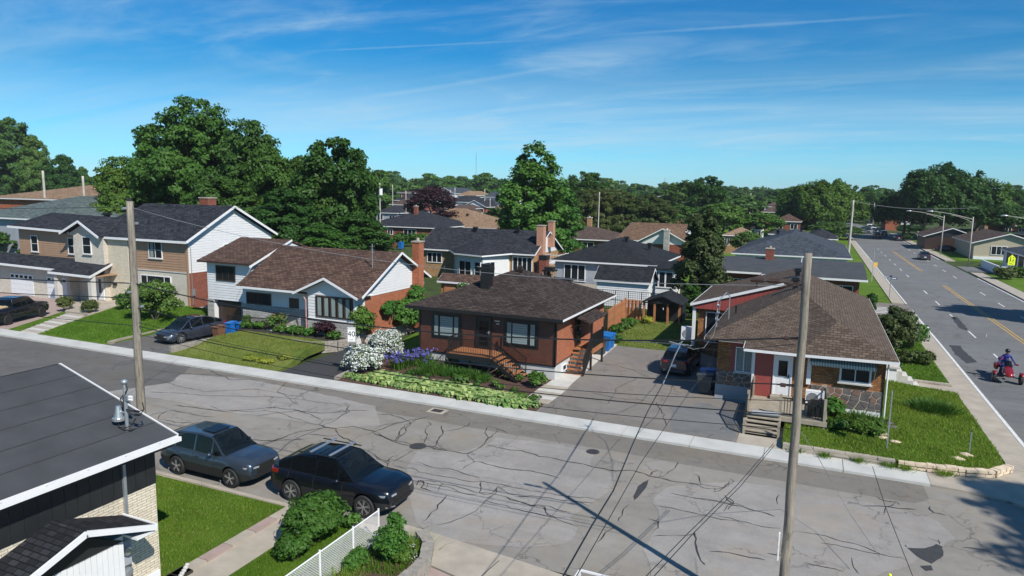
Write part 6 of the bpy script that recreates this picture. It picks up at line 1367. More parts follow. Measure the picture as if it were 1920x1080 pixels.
T_('maple_b', 600, 420, 72, 16.8, 'low bushy tree behind the ridge of the red-brown roof', .7, name='leafy_tree', mat='leaf')
T_('maple_b', 18, 220, 205, 16.8, 'pale green loose tree at the left edge of the view', 1.35, name='leafy_tree', mat='leaf_lt')
T_('maple_b', 60, 252, 205, 16.8, 'second pale green tree close to the left edge', .85, name='leafy_tree', mat='leaf_lt')
T_('maple_b', 115, 289, 190, 16.8, 'dark dense tree between the two pale poles on the left', .85, name='leafy_tree')
T_('maple_b', 152, 312, 200, 16.8, 'green tree behind the right pale pole on the left', .5, name='leafy_tree', mat='leaf')
T_('round', -4, 430, 84, 8.2, 'dark shrub-like tree cut by the left edge beside the brown sided wing', 1.0, name='leafy_tree', mat='leaf_dk')
T_('round', 200, 385, 120, 8.2, 'small bright tree between the porch house and the maples', 1.0, name='leafy_tree', mat='leaf')
T_('round', 808, 352, 165, 8.0, 'round purple-leaved tree among the roofs', 1.55, name='purple_tree', mat='leaf_pu')
T_('poplar', 1002, 266, 104, 18.6, 'tall bright green poplar above the dark roofed brick house', 1.25, name='poplar_tree')
T_('poplar', 1048, 345, 108, 18.6, 'lower right companion of the tall poplar', .95, name='poplar_tree', mat='leaf_br')
T_('oval', 1100, 318, 175, 16.8, 'dark green tree top right of the poplar', 1.3, name='leafy_tree')
for pxx, yt, lb in ((1098, 352, 'olive brown tree left of the concrete pole'), (1130, 348, 'olive brown dense tree behind the concrete pole'), (1160, 352, 'olive brown tree right of the concrete pole'), (1185, 362, 'olive green tree between the two brown masses'), (1218, 361, 'olive green tree left of the transformer pole'), (1240, 372, 'small olive tree beside the transformer pole')):
    T_('oval', pxx, yt, 150, 16.8, lb, .8, name='olive_tree', mat='leaf_ol')
T_('cedar', 1320, 402, 63, 9.3, 'tall narrow cedar between the black roofed and the corner house', 1.08, name='cedar_tree')
T_('cedar', 1300, 530, 59, 10.0, 'small bright cedar bush at the foot of the tall cedar', .5, name='cedar_tree', mat='leaf')
T_('oval', 1328, 326, 185, 16.8, 'tall dark round tree in the middle distance right of centre', 1.15, name='leafy_tree')
T_('round', 1290, 340, 230, 8.2, 'dark tree left of the tall dark round tree', 2.3, name='leafy_tree', mat='leaf_dk')
T_('round', 1275, 385, 170, 8.2, 'lower green tree behind the rust-brown roof', 1.6, name='leafy_tree')
T_('round', 1350, 380, 150, 8.2, 'green tree directly right of the cedar top', 1.6, name='leafy_tree')
T_('round', 1428, 398, 150, 8.2, 'round green tree above the black roof right of the cedar', 1.25, name='leafy_tree')
T_('round', 1402, 434, 115, 8.2, 'pale small bush right of the cedar near the round green tree', .7, name='leafy_tree', mat='leaf_lt')
T_('spiky', 1500, 345, 190, 18.2, 'left spiky crowned tree of the row beside the boulevard', 1.0, name='leafy_tree', mat='leaf')
T_('spiky', 1540, 336, 180, 18.2, 'middle spiky crowned tree left of the boulevard', 1.0, name='leafy_tree', mat='leaf')
T_('spiky', 1585, 335, 185, 18.2, 'spiky crowned tree next to the boulevard kerb on the left', .85, name='leafy_tree', mat='leaf')
T_('round', 1560, 415, 160, 8.2, 'low rounded tree beside the tan chimney left of the boulevard', 1.3, name='leafy_tree', mat='leaf_dk')
T_('round', 1590, 425, 175, 8.2, 'small dark tree touching the left kerb of the boulevard', 1.2, name='leafy_tree', mat='leaf_dk')
T_('spiky', 1640, 352, 290, 18.2, 'far trees closing the boulevard on its left', 1.3, name='leafy_tree', mat='leaf')
T_('spiky', 1602, 362, 300, 18.2, 'far green crown just left of the end of the boulevard', 1.2, name='leafy_tree')
T_('spiky', 1700, 345, 185, 18.2, 'leftmost crown of the great cluster right of the boulevard', 1.0, name='leafy_tree')
T_('spiky', 1742, 318, 175, 18.2, 'big dark tree with trunk on the grass right of the boulevard', 1.1, name='leafy_tree')
T_('spiky', 1785, 303, 178, 18.2, 'highest crown of the great cluster right of the boulevard', 1.25, name='leafy_tree')
T_('spiky', 1838, 330, 185, 18.2, 'rightmost spreading crown of the great cluster', 1.15, name='leafy_tree', mat='leaf')
T_('spiky', 1765, 360, 190, 18.2, 'darker crown low in the great cluster right of the boulevard', 1.2, name='leafy_tree')
T_('round', 1895, 385, 170, 8.2, 'dark tree beyond the beige house near the right edge', 1.7, name='leafy_tree', mat='leaf_dk')
T_('spiky', 1910, 355, 230, 18.2, 'green tree cut by the right edge of the view', 1.1, name='leafy_tree', mat='leaf')
T_('round', 1872, 372, 210, 8.2, 'green tree between the great cluster and the right edge', 1.9, name='leafy_tree')
T_('round', 1795, 432, 160, 8.2, 'small dark tree beside the brown bungalow across the boulevard', .55, name='leafy_tree', mat='leaf_dk')
# bush line of mid distance (each its own)
rs = random.Random(5); LB = ['green tree', 'dark green tree', 'light green tree', 'deep green tree']
MID = [(705, 318, 200), (735, 338, 300), (765, 334, 330), (800, 331, 340), (845, 328, 370), (1130, 355, 240), (1190, 352, 260), (1215, 358, 270), (1260, 350, 300), (1385, 352, 250), (1410, 358, 230), (1445, 362, 260), (1470, 355, 300), (1495, 362, 300),
       (1380, 400, 190), (1330, 410, 140), (880, 392, 230), (938, 376, 190), (1235, 400, 170), (1260, 412, 165), (975, 398, 140), (1068, 372, 160), (1075, 395, 140), (1300, 405, 150), (1505, 398, 190), (1475, 425, 165),
       (690, 345, 230), (1710, 420, 210), (1760, 440, 165), (1690, 418, 240), (1860, 428, 170), (1818, 425, 190), (1650, 405, 320), (1875, 455, 140), (880, 352, 330), (905, 355, 300), (1350, 352, 330), (1180, 370, 220)]
for i, (a, b, d) in enumerate(MID):
    k = i % 4; where = 'left of the poplar' if a < 950 else 'between the poplar and the cedar' if a < 1300 else 'left of the boulevard' if a < 1640 else 'right of the boulevard'
    T_('far%d' % k, a, b, d, 13.6, '%s among the middle-distance roofs %s' % (LB[k], where), rs.uniform(.9, 1.3)*(d/230), name='tree', group='middle-distance trees %s of kind %s' % (where, LB[k]))
LM = [(60, 'at the left edge'), (170, 'behind the two pale poles'), (560, 'behind the big maples'), (740, 'above the transformer pole'), (840, 'above the purple tree'), (960, 'above the white gables'), (1080, 'behind the poplar'), (1190, 'above the olive trees'), (1280, 'above the rust-brown roof'), (1370, 'behind the tall dark round tree'), (1480, 'right of the tall dark round tree'), (1620, 'behind the spiky trees'), (1690, 'over the boulevard end'), (1870, 'behind the great cluster'), (9999, 'at the right edge')]
for i in range(230):
    a = -60+2040*(i+rs.random())/230; d = rs.uniform(330, 620); base = 354+.0157*(a-960)
    hpx = rs.uniform(4, 26) if not 700 < a < 960 else rs.uniform(16, 34)
    k = rs.choice([0, 1, 1, 3, 3, 2 if rs.random() < .4 else 1]); dd = D_(a, base-hpx); f = dd.dot(FWD); top = CH+dd.z*d/f
    w_ = LM[sum(1 for q_, _ in LM if a > q_)][1]; T_('far%d' % k, a, base-hpx, d, 13.6, '%s of the horizon tree line, %s' % (LB[k], w_), max(1.2, top/13)*rs.uniform(1.0, 1.35), name='tree', group='horizon trees %s: %s' % (w_, LB[k]))
# far wood behind them as one mass
rg = np.random.default_rng(3); n = 26000
ang = rg.uniform(R(-32), R(66), n); dist = rg.uniform(640, 900, n); hgt = rg.random(n)**.7*(12+4*np.sin(ang*37)+3*np.sin(ang*91+1))
P = np.stack([-np.sin(ang-R(8))*dist, np.cos(ang-R(8))*dist, hgt], 1); V = leaves(P, rg.normal(0, 1, (n, 3))+np.array([0, -.6, .6]), 3.4, rg, 1.3, .4)
o = bpy.data.objects.new('wood', fast_mesh('wood', V, 4, M['leaf_dk'])); C.objects.link(o); tag(o, 'far woodland closing the horizon behind the town', 'woodland', kind='stuff')
# distant masts
for a, b, c, lb in ((893, 345, 286, 'thin far radio mast above the tree line left of the poplar'), (1247, 352, 333, 'tiny far lattice mast on the horizon right of the poplar')):
    d = D_(a, c); f = d.dot(FWD); q = 620/f; x, y, zt = d.x*q, d.y*q, CH+d.z*q
    m = thing('radio_mast', lb, 'mast', (x, y, 0)); MB().tube([(x, y, 0), (x, y, zt)], .28, 5, r2=.18).build('mast_pole', M['metal'], m); MB().box(x-.7, x+.7, y-.1, y+.1, zt-6, zt-5.6).build('cross_arm', M['metal'], m)
# ================================================================== poles, lamps, cables
def pole(name, label, x, y, h, r=.16, r2=.11, mat='pole', lean=(0, 0), cat='utility pole', arm=None, z=0):
    t = thing(name, label, cat, (x, y, z)); n = 12
    MB().tube([(x+lean[0]*i/n+.01*math.sin(i*2.1), y+lean[1]*i/n, z-.3+(h+.3-0)*i/n) for i in range(n+1)], r, 14, r2=r2).build('pole_shaft', M[mat], t, smooth=True)
    if arm: MB().bar(*arm, .1, .12).build('cross_arm', M['wood_grey'], t)
    return t
pL = G(271, 882)
PL = (pL.x, pL.y); hL = 10.25
tp = pole('utility_pole', 'weathered grey timber utility pole left of centre, rising beside the near roof', PL[0], PL[1], hL, .17, .115, lean=(.10, 0))
for z, dy in ((hL-.25, -.16), (hL-.8, .16), (hL-3.3, -.17), (hL-3.9, .17)): MB().tube([(PL[0]+.08, PL[1]+dy, z), (PL[0]+.08, PL[1]+dy*1.8, z)], .045, 8).build('insulator', M['alu'], tp)
MB().box(PL[0]-.02, PL[0]+.18, PL[1]-.02, PL[1]+.02, hL, hL+.12).build('pole_cap', M['tar'], tp)
PR = (-.14, 17.25); hR = 9.5
tr_ = pole('utility_pole', 'thick cracked grey timber utility pole right of centre in front of the corner house', PR[0], PR[1], hR, .128, .085, lean=(-.02, 0))
for k, z in enumerate((hR-.75, hR-2.05, hR-3.2)):
    MB().tube([(PR[0]-.5, PR[1], z), (PR[0]-.12, PR[1], z)], .018, 6).tube([(PR[0]-.42, PR[1], z), (PR[0]-.30, PR[1], z)], .05, 8).build('insulator', M['brownframe'], tr_)
MB().tube([(PR[0]-.95, PR[1], hR-.72), (PR[0]-.2, PR[1], hR-.72)], .02, 6).tube([(PR[0]-1.25, PR[1], hR-.70), (PR[0]-.95, PR[1], hR-.70)], .06, 8).tube([(PR[0]-.85, PR[1], hR-.70), (PR[0]-.6, PR[1], hR-.70)], .06, 8).build('insulator', M['brownframe'], tr_)
b = MB(); b.box(PR[0]-.2, PR[0]-.17, PR[1]-.15, PR[1]-.05, 1.9, 2.6); b.build('number_tag', M['sign_white'], tr_)
for i in range(7):
    z = 1.5+i*1.05; a = rnd.uniform(0, 6.28)
for nm, lb, bx, by, tx, ty, mt, r in [
    ('utility_pole', 'pale concrete-grey pole in front of the olive brown trees', 1120, 460, 1124, 360, 'pole_conc', .17),
    ('utility_pole', 'tall grey pole standing behind the blue-grey hip roof beside the boulevard', 1590, 484, 1597, 375, 'pole_conc', .24),
    ('utility_pole', 'thinner pale pole left of the tall grey boulevard pole', 1551, 442, 1556, 383, 'pole_conc', .2),
    ('utility_pole', 'pale pole carrying a white transformer behind the rust-brown roof', 1277, 420, 1281, 365, 'pole_conc', .2),
    ('utility_pole', 'pale pole between the beige house and the right edge', 1852, 442, 1862, 378, 'pole_conc', .2)]:
    q = G(bx, by); d = D_(tx, ty); zt = CH+d.z*(q.y/d.y); pole(nm, lb, q.x, q.y, zt, r, r*.6, mt, lean=(.1, 0))
def fpole(pxx, ytop, dist, label, r=.16, drum=False, mat='pole_conc'):
    d = D_(pxx, ytop); f = d.dot(FWD); x, y = d.x*dist/f, d.y*dist/f; zt = CH+d.z*dist/f
    t = pole('utility_pole', label, x, y, zt, r, r*.7, mat)
    if drum:
        MB().tube([(x+.45, y-.3, zt-2.6), (x+.45, y-.3, zt-1.2)], .38, 12).build('transformer', M['alu'] if False else M['white'], t)
    return t
fpole(80, 320, 112, 'left one of the two pale poles beside the orange-brown roof', .24); fpole(155, 330, 112, 'right one of the two pale poles beside the porch house', .24)
fpole(712, 343, 150, 'pale pole with white transformer right of the big dark trees', .17, True)
for a, b, d, lb in ((736, 346, 200, 'pale pole between the transformer pole and the purple tree'), (761, 358, 180, 'short pale pole just left of the purple tree'), (844, 356, 190, 'left one of the close pair of pale poles right of the purple tree'), (853, 352, 200, 'right one of the close pair of pale poles right of the purple tree'), (909, 355, 230, 'pale pole just left of the poplar'), (919, 372, 210, 'short pale pole touching the left of the poplar'), (1408, 362, 240, 'hooked far street pole above the small white gable'), (1632, 376, 290, 'far pole left of the cars at the end of the boulevard'), (1640, 380, 270, 'far pole behind the white cars at the end of the boulevard')): fpole(a, b, d, lb, .17)
T_tr = G(1281, 412)
def wire(label, pts, sag=.6, r=.014, mat='cable', n=22, name='cable', group=None):
    b = MB()
    for p, q in zip(pts[:-1], pts[1:]):
        p, q = Vector(p), Vector(q); b.tube([p.lerp(q, i/n)-UP*(4*sag*(i/n)*(1-i/n)) for i in range(n+1)], r, 5)
    return b.build(name, M[mat], label=label, cat='cable', group=group)
R0, R1, R2, R3 = [Vector((PR[0], PR[1], hR-z)) for z in (.75, 2.0, 3.15, 3.9)]
L0, L1_, L2_, L3_ = [Vector((PL[0]+.1, PL[1], hL-z)) for z in (.2, 3.0, 3.55, 4.6)]
FAR_ = lambda z: Vector((-90, 16.9, z))
wire('pale topmost line between the two big timber poles', [R0, L0+UP*0], .75, .008, 'cable_l'); wire('topmost line running left out of view from the left timber pole', [L0, FAR_(10)], .6, .010)
wire('thick telephone cable crossing the front windows of the brown bungalow', [R1, L1_], .75, .022, 'cable'); wire('thick telephone cable leaving left from the left timber pole', [L1_, FAR_(7.2)], .8, .022)
wire('second telephone cable just under the first one', [R2, L2_-UP*.35], .55, .016); wire('second telephone cable leaving left', [L2_, FAR_(6.5)], .9, .018)
wire('lowest cable over the flower bed and white bush', [R3, L3_], .45, .016); wire('lowest cable of the left timber pole going left over the pickup', [L3_, FAR_(5.6)], .5, .014)
wire('thin line above the lowest cable over the driveway', [R3+UP*.35, L3_+UP*.15], .6, .009)
wire('thin line just below the lowest cable over the driveway', [R3-UP*.35, L3_-UP*.3], .5, .009)
# lines crossing the street
hub = Vector((-8.6, 20.5, 6.6)); wire('pale twisted line from the hub over the driveway down towards the viewer', [Vector((-9.4, 40.5, 5.6)), hub, Vector((-4.8, 7.5, 6.9))], .25, .014, 'cable') if False else None
def wpx(label, plist, r=.012, mat='cable', sag=0):
    """cable through view points given as (px, py, forward distance)"""
    pts = []
    for a, b_, dist in plist:
        d = D_(a, b_); pts.append(Vector((0, 0, CH))+d*(dist/d.dot(FWD)))
    return wire(label, pts, sag, r, mat, 10)
wpx('black service line falling from the wire hub to the lower edge of the view', [(1272, 648, 26), (1243, 720, 21), (1215, 770, 18), (1183, 840, 15), (1150, 920, 12), (1110, 985, 10.5), (1055, 1082, 9)], .014)
wpx('pale upper piece of the service line over the parked hatchback', [(1284, 628, 27), (1262, 675, 24), (1243, 720, 21)], .02, 'cable_l')
wpx('thin straight line parallel to the black service line', [(1335, 680, 25), (1275, 760, 20), (1200, 870, 15), (1080, 1082, 9.5)], .008)
wpx('left line of the pair crossing the street right of the pole shadow', [(1450, 832, 19), (1380, 912, 16), (1290, 1000, 13), (1210, 1082, 11)], .009)
wpx('right line of the pair crossing the street right of the pole shadow', [(1452, 835, 19), (1388, 912, 16), (1300, 1000, 13), (1225, 1082, 11)], .009)
wpx('service line looping from the hub to the corner house roof mast', [(1180, 640, 30), (1275, 645, 28), (1300, 655, 29), (1320, 652, 31), (1338, 628, 34), (1347, 590, 38), (1352, 560, 38)], .012, 'cable_l')
wpx('pair of slack lines from the corner house roof down over the driveway, right one', [(1352, 620, 38), (1335, 670, 34), (1310, 715, 30), (1285, 742, 27)], .01, 'cable')
wpx('guy wire from the right pole running down to the right', [(1502, 810, 17), (1530, 850, 19), (1560, 905, 21), (1595, 965, 20), (1650, 1045, 18)], .009, 'cable_l')
wpx('thin wire crossing the street corner in front of the pale stone wall', [(1636, 875, 15), (1660, 950, 13.5), (1712, 1082, 12)], .007)
wpx('thin black wire from the wire hub towards the right pole', [(1272, 648, 26), (1340, 656, 24), (1420, 652, 21), (1492, 645, 18.5)], .012)
hb = thing('wire_hub', 'small cluster of cable clamps where service lines meet over the driveway', 'cable clamp', G(1272, 648, 6)); p_ = D_(1272, 645); p_ = Vector((0, 0, CH))+p_*(26/p_.dot(FWD)); hb.location = p_; ORG[hb.name] = p_
for k in range(5):
    a = k*1.25; MB().tube([p_, p_+Vector((math.cos(a)*.4, math.sin(a)*.4, .12*math.sin(a*2)))], .018, 5).build('clamp', M['metal'], hb)
wire('far line from the tall boulevard pole across to the right', [(5.2, 135.9, 10.2), (22.2, 152, 9.0), (47, 246, 10)], .6, .03, 'cable_l'); wire('far line from the tall boulevard pole to the left over the roofs', [(5.2, 135.9, 9.8), (-42, 137.9, 10.6)], 1.2, .025)
for k, z in enumerate((9.6, 10.4)): wire('far line over the middle-distance roofs, %s one' % ('lower', 'upper')[k], [(-41.9, 137.9, z), (-110, 140, z+.4)], 1.2, .025)
wire('line crossing the dark trees behind the white gable house', [(PL[0], PL[1], 10.1), (-60, 75, 9.5)], .5, .012)
# street lamps with long curved arms
def lamp(label, bx, by, side, L_=6.0, H_=8.0):
    q = G(bx, by); t = thing('street_lamp', label, 'street lamp', q); x, y = q.x, q.y
    MB().tube([(x, y, 0), (x, y, H_)], .11, 10, r2=.075).build('lamp_post', M['pole_conc'], t, smooth=True)
    MB().tube([(x+side*L_*k/8, y, H_-.4+1.15*math.sin(k/8*1.45)) for k in range(9)], .06, 7, r2=.04).tube([(x+side*L_*.5*k/6, y, H_-.9+1.1*math.sin(k/6*1.4)) for k in range(7)], .03, 6).build('lamp_arm', M['pole_conc'], t)
    e = x+side*L_; MB().blob((e, y, H_+.76), (.5, .2, .12), 12, 6, 0).build('lamp_head', M['alu'], t, smooth=True)
lamp('nearer street lamp with long curved arm over the boulevard', 1815, 500, -1, 6, 8.0); lamp('farther street lamp with long curved arm, left of the nearer one', 1763, 478, -1, 6, 7.6)
lamp('far street lamp near the dark cars at the end of the boulevard', 1712, 430, 1, 3, 9.0)
q = G(1960, 500); lamp('street lamp head reaching in from the right edge of the view', 1950, 520, -1, 5, 7.8)
# signs
def sign_plate(t, T, w, h, z, mat, border='ink', pts=None):
    p = pts or [(-w/2, z-h/2), (w/2, z-h/2), (w/2, z+h/2), (-w/2, z+h/2)]; return MB(T).prism([(a, -.045, b) for a, b in p], (0, .012, 0)).build('sign_plate', M[mat], t)
q = G(660.7, 706); z0 = .12
t = thing('speed_sign', 'white speed limit sign with black number on a grey post beside the white blossom bush', 'road sign', (q.x, q.y, z0))
MB().box(q.x-.03, q.x+.03, q.y-.03, q.y+.03, z0-.1, 2.95).build('sign_post', M['metal'], t)
T = fr(q.x, q.y, 22); sg = sign_plate(t, T, .48, .88, 2.50, 'sign_white')
b = MB(T)
for a in ((-.225, .225, 2.905, 2.92), (-.225, .225, 2.08, 2.095), (-.225, -.21, 2.095, 2.905), (.21, .225, 2.095, 2.905)): b.box(a[0], a[1], -.049, -.0455, a[2], a[3])
b.build('sign_border', M['ink'], sg)
text(sg, 'MAXIMUM', T, 0, 2.83, .085, 'ink', -.05); text(sg, '40', T, 0, 2.53, .46, 'ink', -.05, 'numerals'); text(sg, 'km/h', T, 0, 2.20, .11, 'ink', -.05)
q = G(1893, 520); z0 = 0
t = thing('school_sign', 'fluorescent yellow school crossing sign with two walking figures by the white house', 'road sign', (q.x, q.y, 0))
MB().box(q.x-.04, q.x+.04, q.y-.03, q.y+.03, 0, 3.1).build('sign_post', M['metal'], t); T = fr(q.x, q.y, 12)
s1 = sign_plate(t, T, 1, 1, 2.5, 'sign_yellow', pts=[(-.45, 2.15), (.45, 2.15), (.45, 2.75), (0, 3.2), (-.45, 2.75)]); s2 = sign_plate(t, T, .9, .42, 1.92, 'sign_yellow')
for u, s in ((-.17, 1), (.17, .9)):
    MB(T).lathe((u, -.05, 2.82*1-(1-s)*.3), [(.06, 0), (.06, -.006)], 10, 'y').bar((u, -.052, 2.72*s+.25*(1-s)*4), (u, -.052, 2.48), .1, .01, (0, 1, 0)).bar((u, -.052, 2.5), (u-.08, -.052, 2.25), .05, .01, (0, 1, 0)).bar((u, -.052, 2.5), (u+.08, -.052, 2.25), .05, .01, (0, 1, 0)).build('walking_figure', M['ink'], s1)
MB(T).bar((-.3, -.052, 1.92), (.1, -.052, 1.92), .06, .01, (0, 1, 0)).bar((.15, -.052, 1.86), (.3, -.052, 1.9), .05, .01, (0, 1, 0)).build('arrow_mark', M['ink'], s2)
q = G(1667, 562)
t = thing('street_name_sign', 'street name post with two crossed name plates beside the boulevard pavement', 'street sign', (q.x, q.y, 0))
MB().tube([(q.x, q.y, 0), (q.x, q.y, 2.45)], .035, 8).build('sign_post', M['metal'], t)
MB(fr(q.x, q.y, 20)).box(-.02, .65, -.02, .02, 2.2, 2.4).build('name_plate', M['sign_blue'], t); MB(fr(q.x, q.y, -20)).box(-.7, .02, -.02, .02, 2.25, 2.45).build('name_plate', M['sign_white'], t); MB().box(q.x-.15, q.x+.1, q.y-.03, q.y+.03, 2.46, 2.62).build('top_plate', M['sign_blue'], t)
MB(fr(q.x, q.y, 20)).box(.12, .52, -.026, -.02, 2.27, 2.33).build('lettering_band', M['sign_white'], t)
q = G(1634, 530)
t = thing('bus_sign', 'thin post with small yellow side plate in front of the flat roofed house', 'road sign', (q.x, q.y, 0))
MB().tube([(q.x, q.y, 0), (q.x, q.y, 4.2)], .05, 8).build('sign_post', M['alu'], t); MB(fr(q.x, q.y, 45)).box(0.05, .75, -.02, .02, 2.0, 2.6).build('sign_plate', M['line_y'], t)
q = G(1662, 850, .2)
t = thing('sign_post', 'bare grey metal sign post seen edge-on in the corner lawn', 'post', (q.x, q.y, .2))
MB().box(q.x-.025, q.x+.025, q.y-.02, q.y+.02, .1, 2.9).build('post_shaft', M['metal'], t); MB(fr(q.x, q.y, 84)).box(-.3, .3, -.015, .015, 2.1, 2.85).build('sign_plate', M['metal'], t)
q = G(1817, 852, .2)
t = thing('marker_stake', 'short thin stake at the tip of the corner lawn', 'post', (q.x, q.y, .1)); MB().box(q.x-.02, q.x+.02, q.y-.02, q.y+.02, .1, 1.2).build('stake', M['metal'], t)
MB().box(q.x-.03, q.x+.03, q.y-.025, q.y+.025, 1.2, 1.24).build('stake_cap', M['black'], t)
q = G(1668, 1084, .6)
t = thing('marker_post', 'tip of a yellow marker post at the lower edge of the view', 'post', (q.x, q.y, 0)); MB().tube([(q.x, q.y, 0), (q.x, q.y, .7)], .045, 8).build('post_shaft', M['sign_yellow'], t); MB().blob((q.x, q.y, .7), (.045, .045, .03), 8, 4, 0).build('post_cap', M['sign_yellow'], t)
for pxx, py, lb in ((1775, 470, 'small green and white info sign on a post across the boulevard'),):
    q = G(1719, 458); t = thing('info_sign', lb, 'road sign', q); MB().tube([(q.x, q.y, 0), (q.x, q.y, 3)], .06, 6).build('sign_post', M['black'], t); MB().box(q.x-.1, q.x+.9, q.y-.08, q.y-.04, 1.9, 3.0).build('sign_plate', M['sign_white'], t)
# wheelie bins
def bin_(label, x, y, rot, mat, s=1, cat='wheelie bin', name='wheelie_bin'):
    t = thing(name, label, cat, (0, 0, 0)); b = MB(); w, d, hh = .58*s, .7*s, .92*s
    b.add([(-w*.42,-d*.38,.06),(w*.42,-d*.38,.06),(w*.42,d*.38,.06),(-w*.42,d*.38,.06),(-w/2,-d/2,hh),(w/2,-d/2,hh),(w/2,d/2,hh),(-w/2,d/2,hh)], [(0,3,2,1),(4,5,6,7),(0,1,5,4),(1,2,6,5),(2,3,7,6),(3,0,4,7)]); b.box(-w*.53, w*.53, -d*.53, d*.53, hh-.06, hh)
    b.build('bin_body', M[mat], t)
    MB().prism([(-w*.54,-d*.58,hh+.005),(w*.54,-d*.58,hh+.005),(w*.5,d*.55,hh+.06),(-w*.5,d*.55,hh+.06)], (0, 0, .035)).build('lid', M[mat], t)
    for sx in (-1, 1): MB().lathe((sx*w*.46, d*.42, .12), [(.12, -.03), (.12, .03)], 14, 'x').build('wheel', M['rubber'], t)
    MB().tube([(-w*.35, d*.6, hh-.02), (w*.35, d*.6, hh-.02)], .018, 6).build('handle', M[mat], t)
    t.location = (x, y, .12); t.rotation_euler = (0, 0, R(rot)); return t
q = G(409, 640); bin_('brown bin in front of the two blue bins beside the grey car', q.x, q.y+.1, 0, 'bin_brown')
q = G(424, 634); bin_('left blue bin behind the brown one beside the grey car', q.x, q.y+.5, 4, 'bin_blue'); bin_('right blue bin, behind the left blue one beside the grey car', q.x+.75, q.y+.85, -3, 'bin_blue')
bin_('blue bin beside the landing of the brown bungalow', -12.72, 44.4, 90, 'bin_blue', 1.15); bin_('dark grey bin in front of the blue one at the landing', -12.72, 43.2, 90, 'bin_grey', 1.1); bin_('second blue bin half hidden behind the first at the brown bungalow', -12.75, 45.4, 90, 'bin_blue', 1.1)
bin_('blue bin in the shade against the corner house', -5.0, 38.4, -90, 'bin_blue', 1.1); bin_('black bin in the shade in front of the blue one at the corner house', -5.0, 37.3, -90, 'bin_grey', 1.1)
q = G(752, 468); bin_('distant blue bin left of the tan brick house', q.x, q.y, 0, 'bin_blue', 1.3); bin_('distant brown bin left of the distant blue one', q.x-1.4, q.y, 0, 'bin_brown', 1.1)
hp = thing('heat_pump', 'white outdoor unit on the wall of the corner house back porch', 'heat pump', (-7.7, 47.3, 0)); MB().box(-8.1, -7.3, 47.0, 47.4, .9, 1.8).build('casing', M['found_w'], hp); MB().lathe((-7.7, 46.99, 1.35), [(.3, 0), (.3, -.02), (.05, -.02)], 16, 'y').build('fan_grille', M['alu'], hp)
# ================================================================== white chain link fence, near
fn = thing('chain_link_fence', 'white chain link fence running from the lower edge to the parked black car', 'fence', (-11.62, 16.3, 0)); zf = 1.12
for y in (16.35, 15.1, 13.65, 12.2): MB().tube([(-11.62, y, 0), (-11.62, y, zf+.06)], .028, 10).build('post', M['white'], fn)
MB().tube([(-11.62, 16.35, zf), (-11.62, 9, zf)], .02, 8).build('top_rail', M['white'], fn); MB().tube([(-11.62, 16.35, .08), (-11.62, 9, .08)], .008, 6).build('bottom_wire', M['white'], fn)
b = MB(); step = .075
for k in range(int(8.0/step)+16):
    for s in (1, -1):
        y0 = 16.35-k*step if s == 1 else 16.35+zf-k*step; p = Vector((-11.62, y0, .08)); q = Vector((-11.62, y0-s*(zf-.1)*-1 if s == -1 else y0-(zf-.1)*-1, zf-.02))
        y1 = y0+(zf-.1) if s == 1 else y0-(zf-.1)
        a = (y0, .08); c = (y1, zf-.02)
        if max(a[0], c[0]) < 9 or min(a[0], c[0]) > 16.35: continue
        def clip(a, c):
            if a[0] > 16.35: t = (a[0]-16.35)/(a[0]-c[0]); a = (16.35, a[1]+(c[1]-a[1])*t)
            return a
        a2 = clip(a, c); c2 = clip(c, a); b.tube([(-11.62+.004*s, a2[0], a2[1]), (-11.62+.004*s, c2[0], c2[1])], .0042, 4)
b.build('chain_link', M['white'], fn, kind='stuff')
# ================================================================== vehicles
def wheel(parent, x, y, r, w, spokes=5, rim='alu', side=1, low=False):
    prof = [(r*.66, -w/2), (r*.93, -w/2), (r, -w*.36), (r, w*.36), (r*.93, w/2), (r*.66, w/2)]
    t = MB().lathe((x, y, r), prof, 28 if not low else 14, 'y').build('wheel', M['rubber'], parent, smooth=True); smooth_by_angle(t)
    if low:
        MB().lathe((x, y+side*w*.4, r), [(r*.62, 0), (r*.62, side*.02*1), (.01, side*.03)], 12, 'y').build('rim', M[rim], t); return t
    b = MB().lathe((x, y+side*w*.30, r), [(r*.70, 0), (r*.70, side*w*.2), (r*.63, side*w*.2), (r*.60, side*.01)], 28, 'y')
    for k in range(spokes):
        a = 2*math.pi*k/spokes+.3
        for da in (-.13, .13):
            b.bar((x+.07*r*math.cos(a), y+side*w*.42, r+.07*r*math.sin(a)), (x+r*.66*math.cos(a+da), y+side*w*.46, r+r*.66*math.sin(a+da)), .022, .04, (math.cos(a), 0, math.sin(a)) if False else (0, side, 0))
    b.lathe((x, y+side*w*.40, r), [(r*.16, 0), (r*.16, side*.03), (.01, side*.04)], 12, 'y')
    b.build('rim', M[rim], t)
    MB().lathe((x, y+side*w*.28, r), [(r*.55, 0), (r*.55, side*.01)], 20, 'y').build('brake_disc', M['arch'] if False else M['metal'], t)
    return t
def interp(pts, x):
    if x <= pts[0][0]: return pts[0][1]
    for (a, b), (c, d) in zip(pts[:-1], pts[1:]):
        if x <= c:
            t = (x-a)/(c-a); return b+(d-b)*t
    return pts[-1][1]
def sint(pts, x):
    if x <= pts[0][0]: return pts[0][1]
    for (a, b), (c, d) in zip(pts[:-1], pts[1:]):
        if x <= c:
            t = (x-a)/(c-a); t = t*t*(3-2*t)*.5+t*.5; return b+(d-b)*t
    return pts[-1][1]
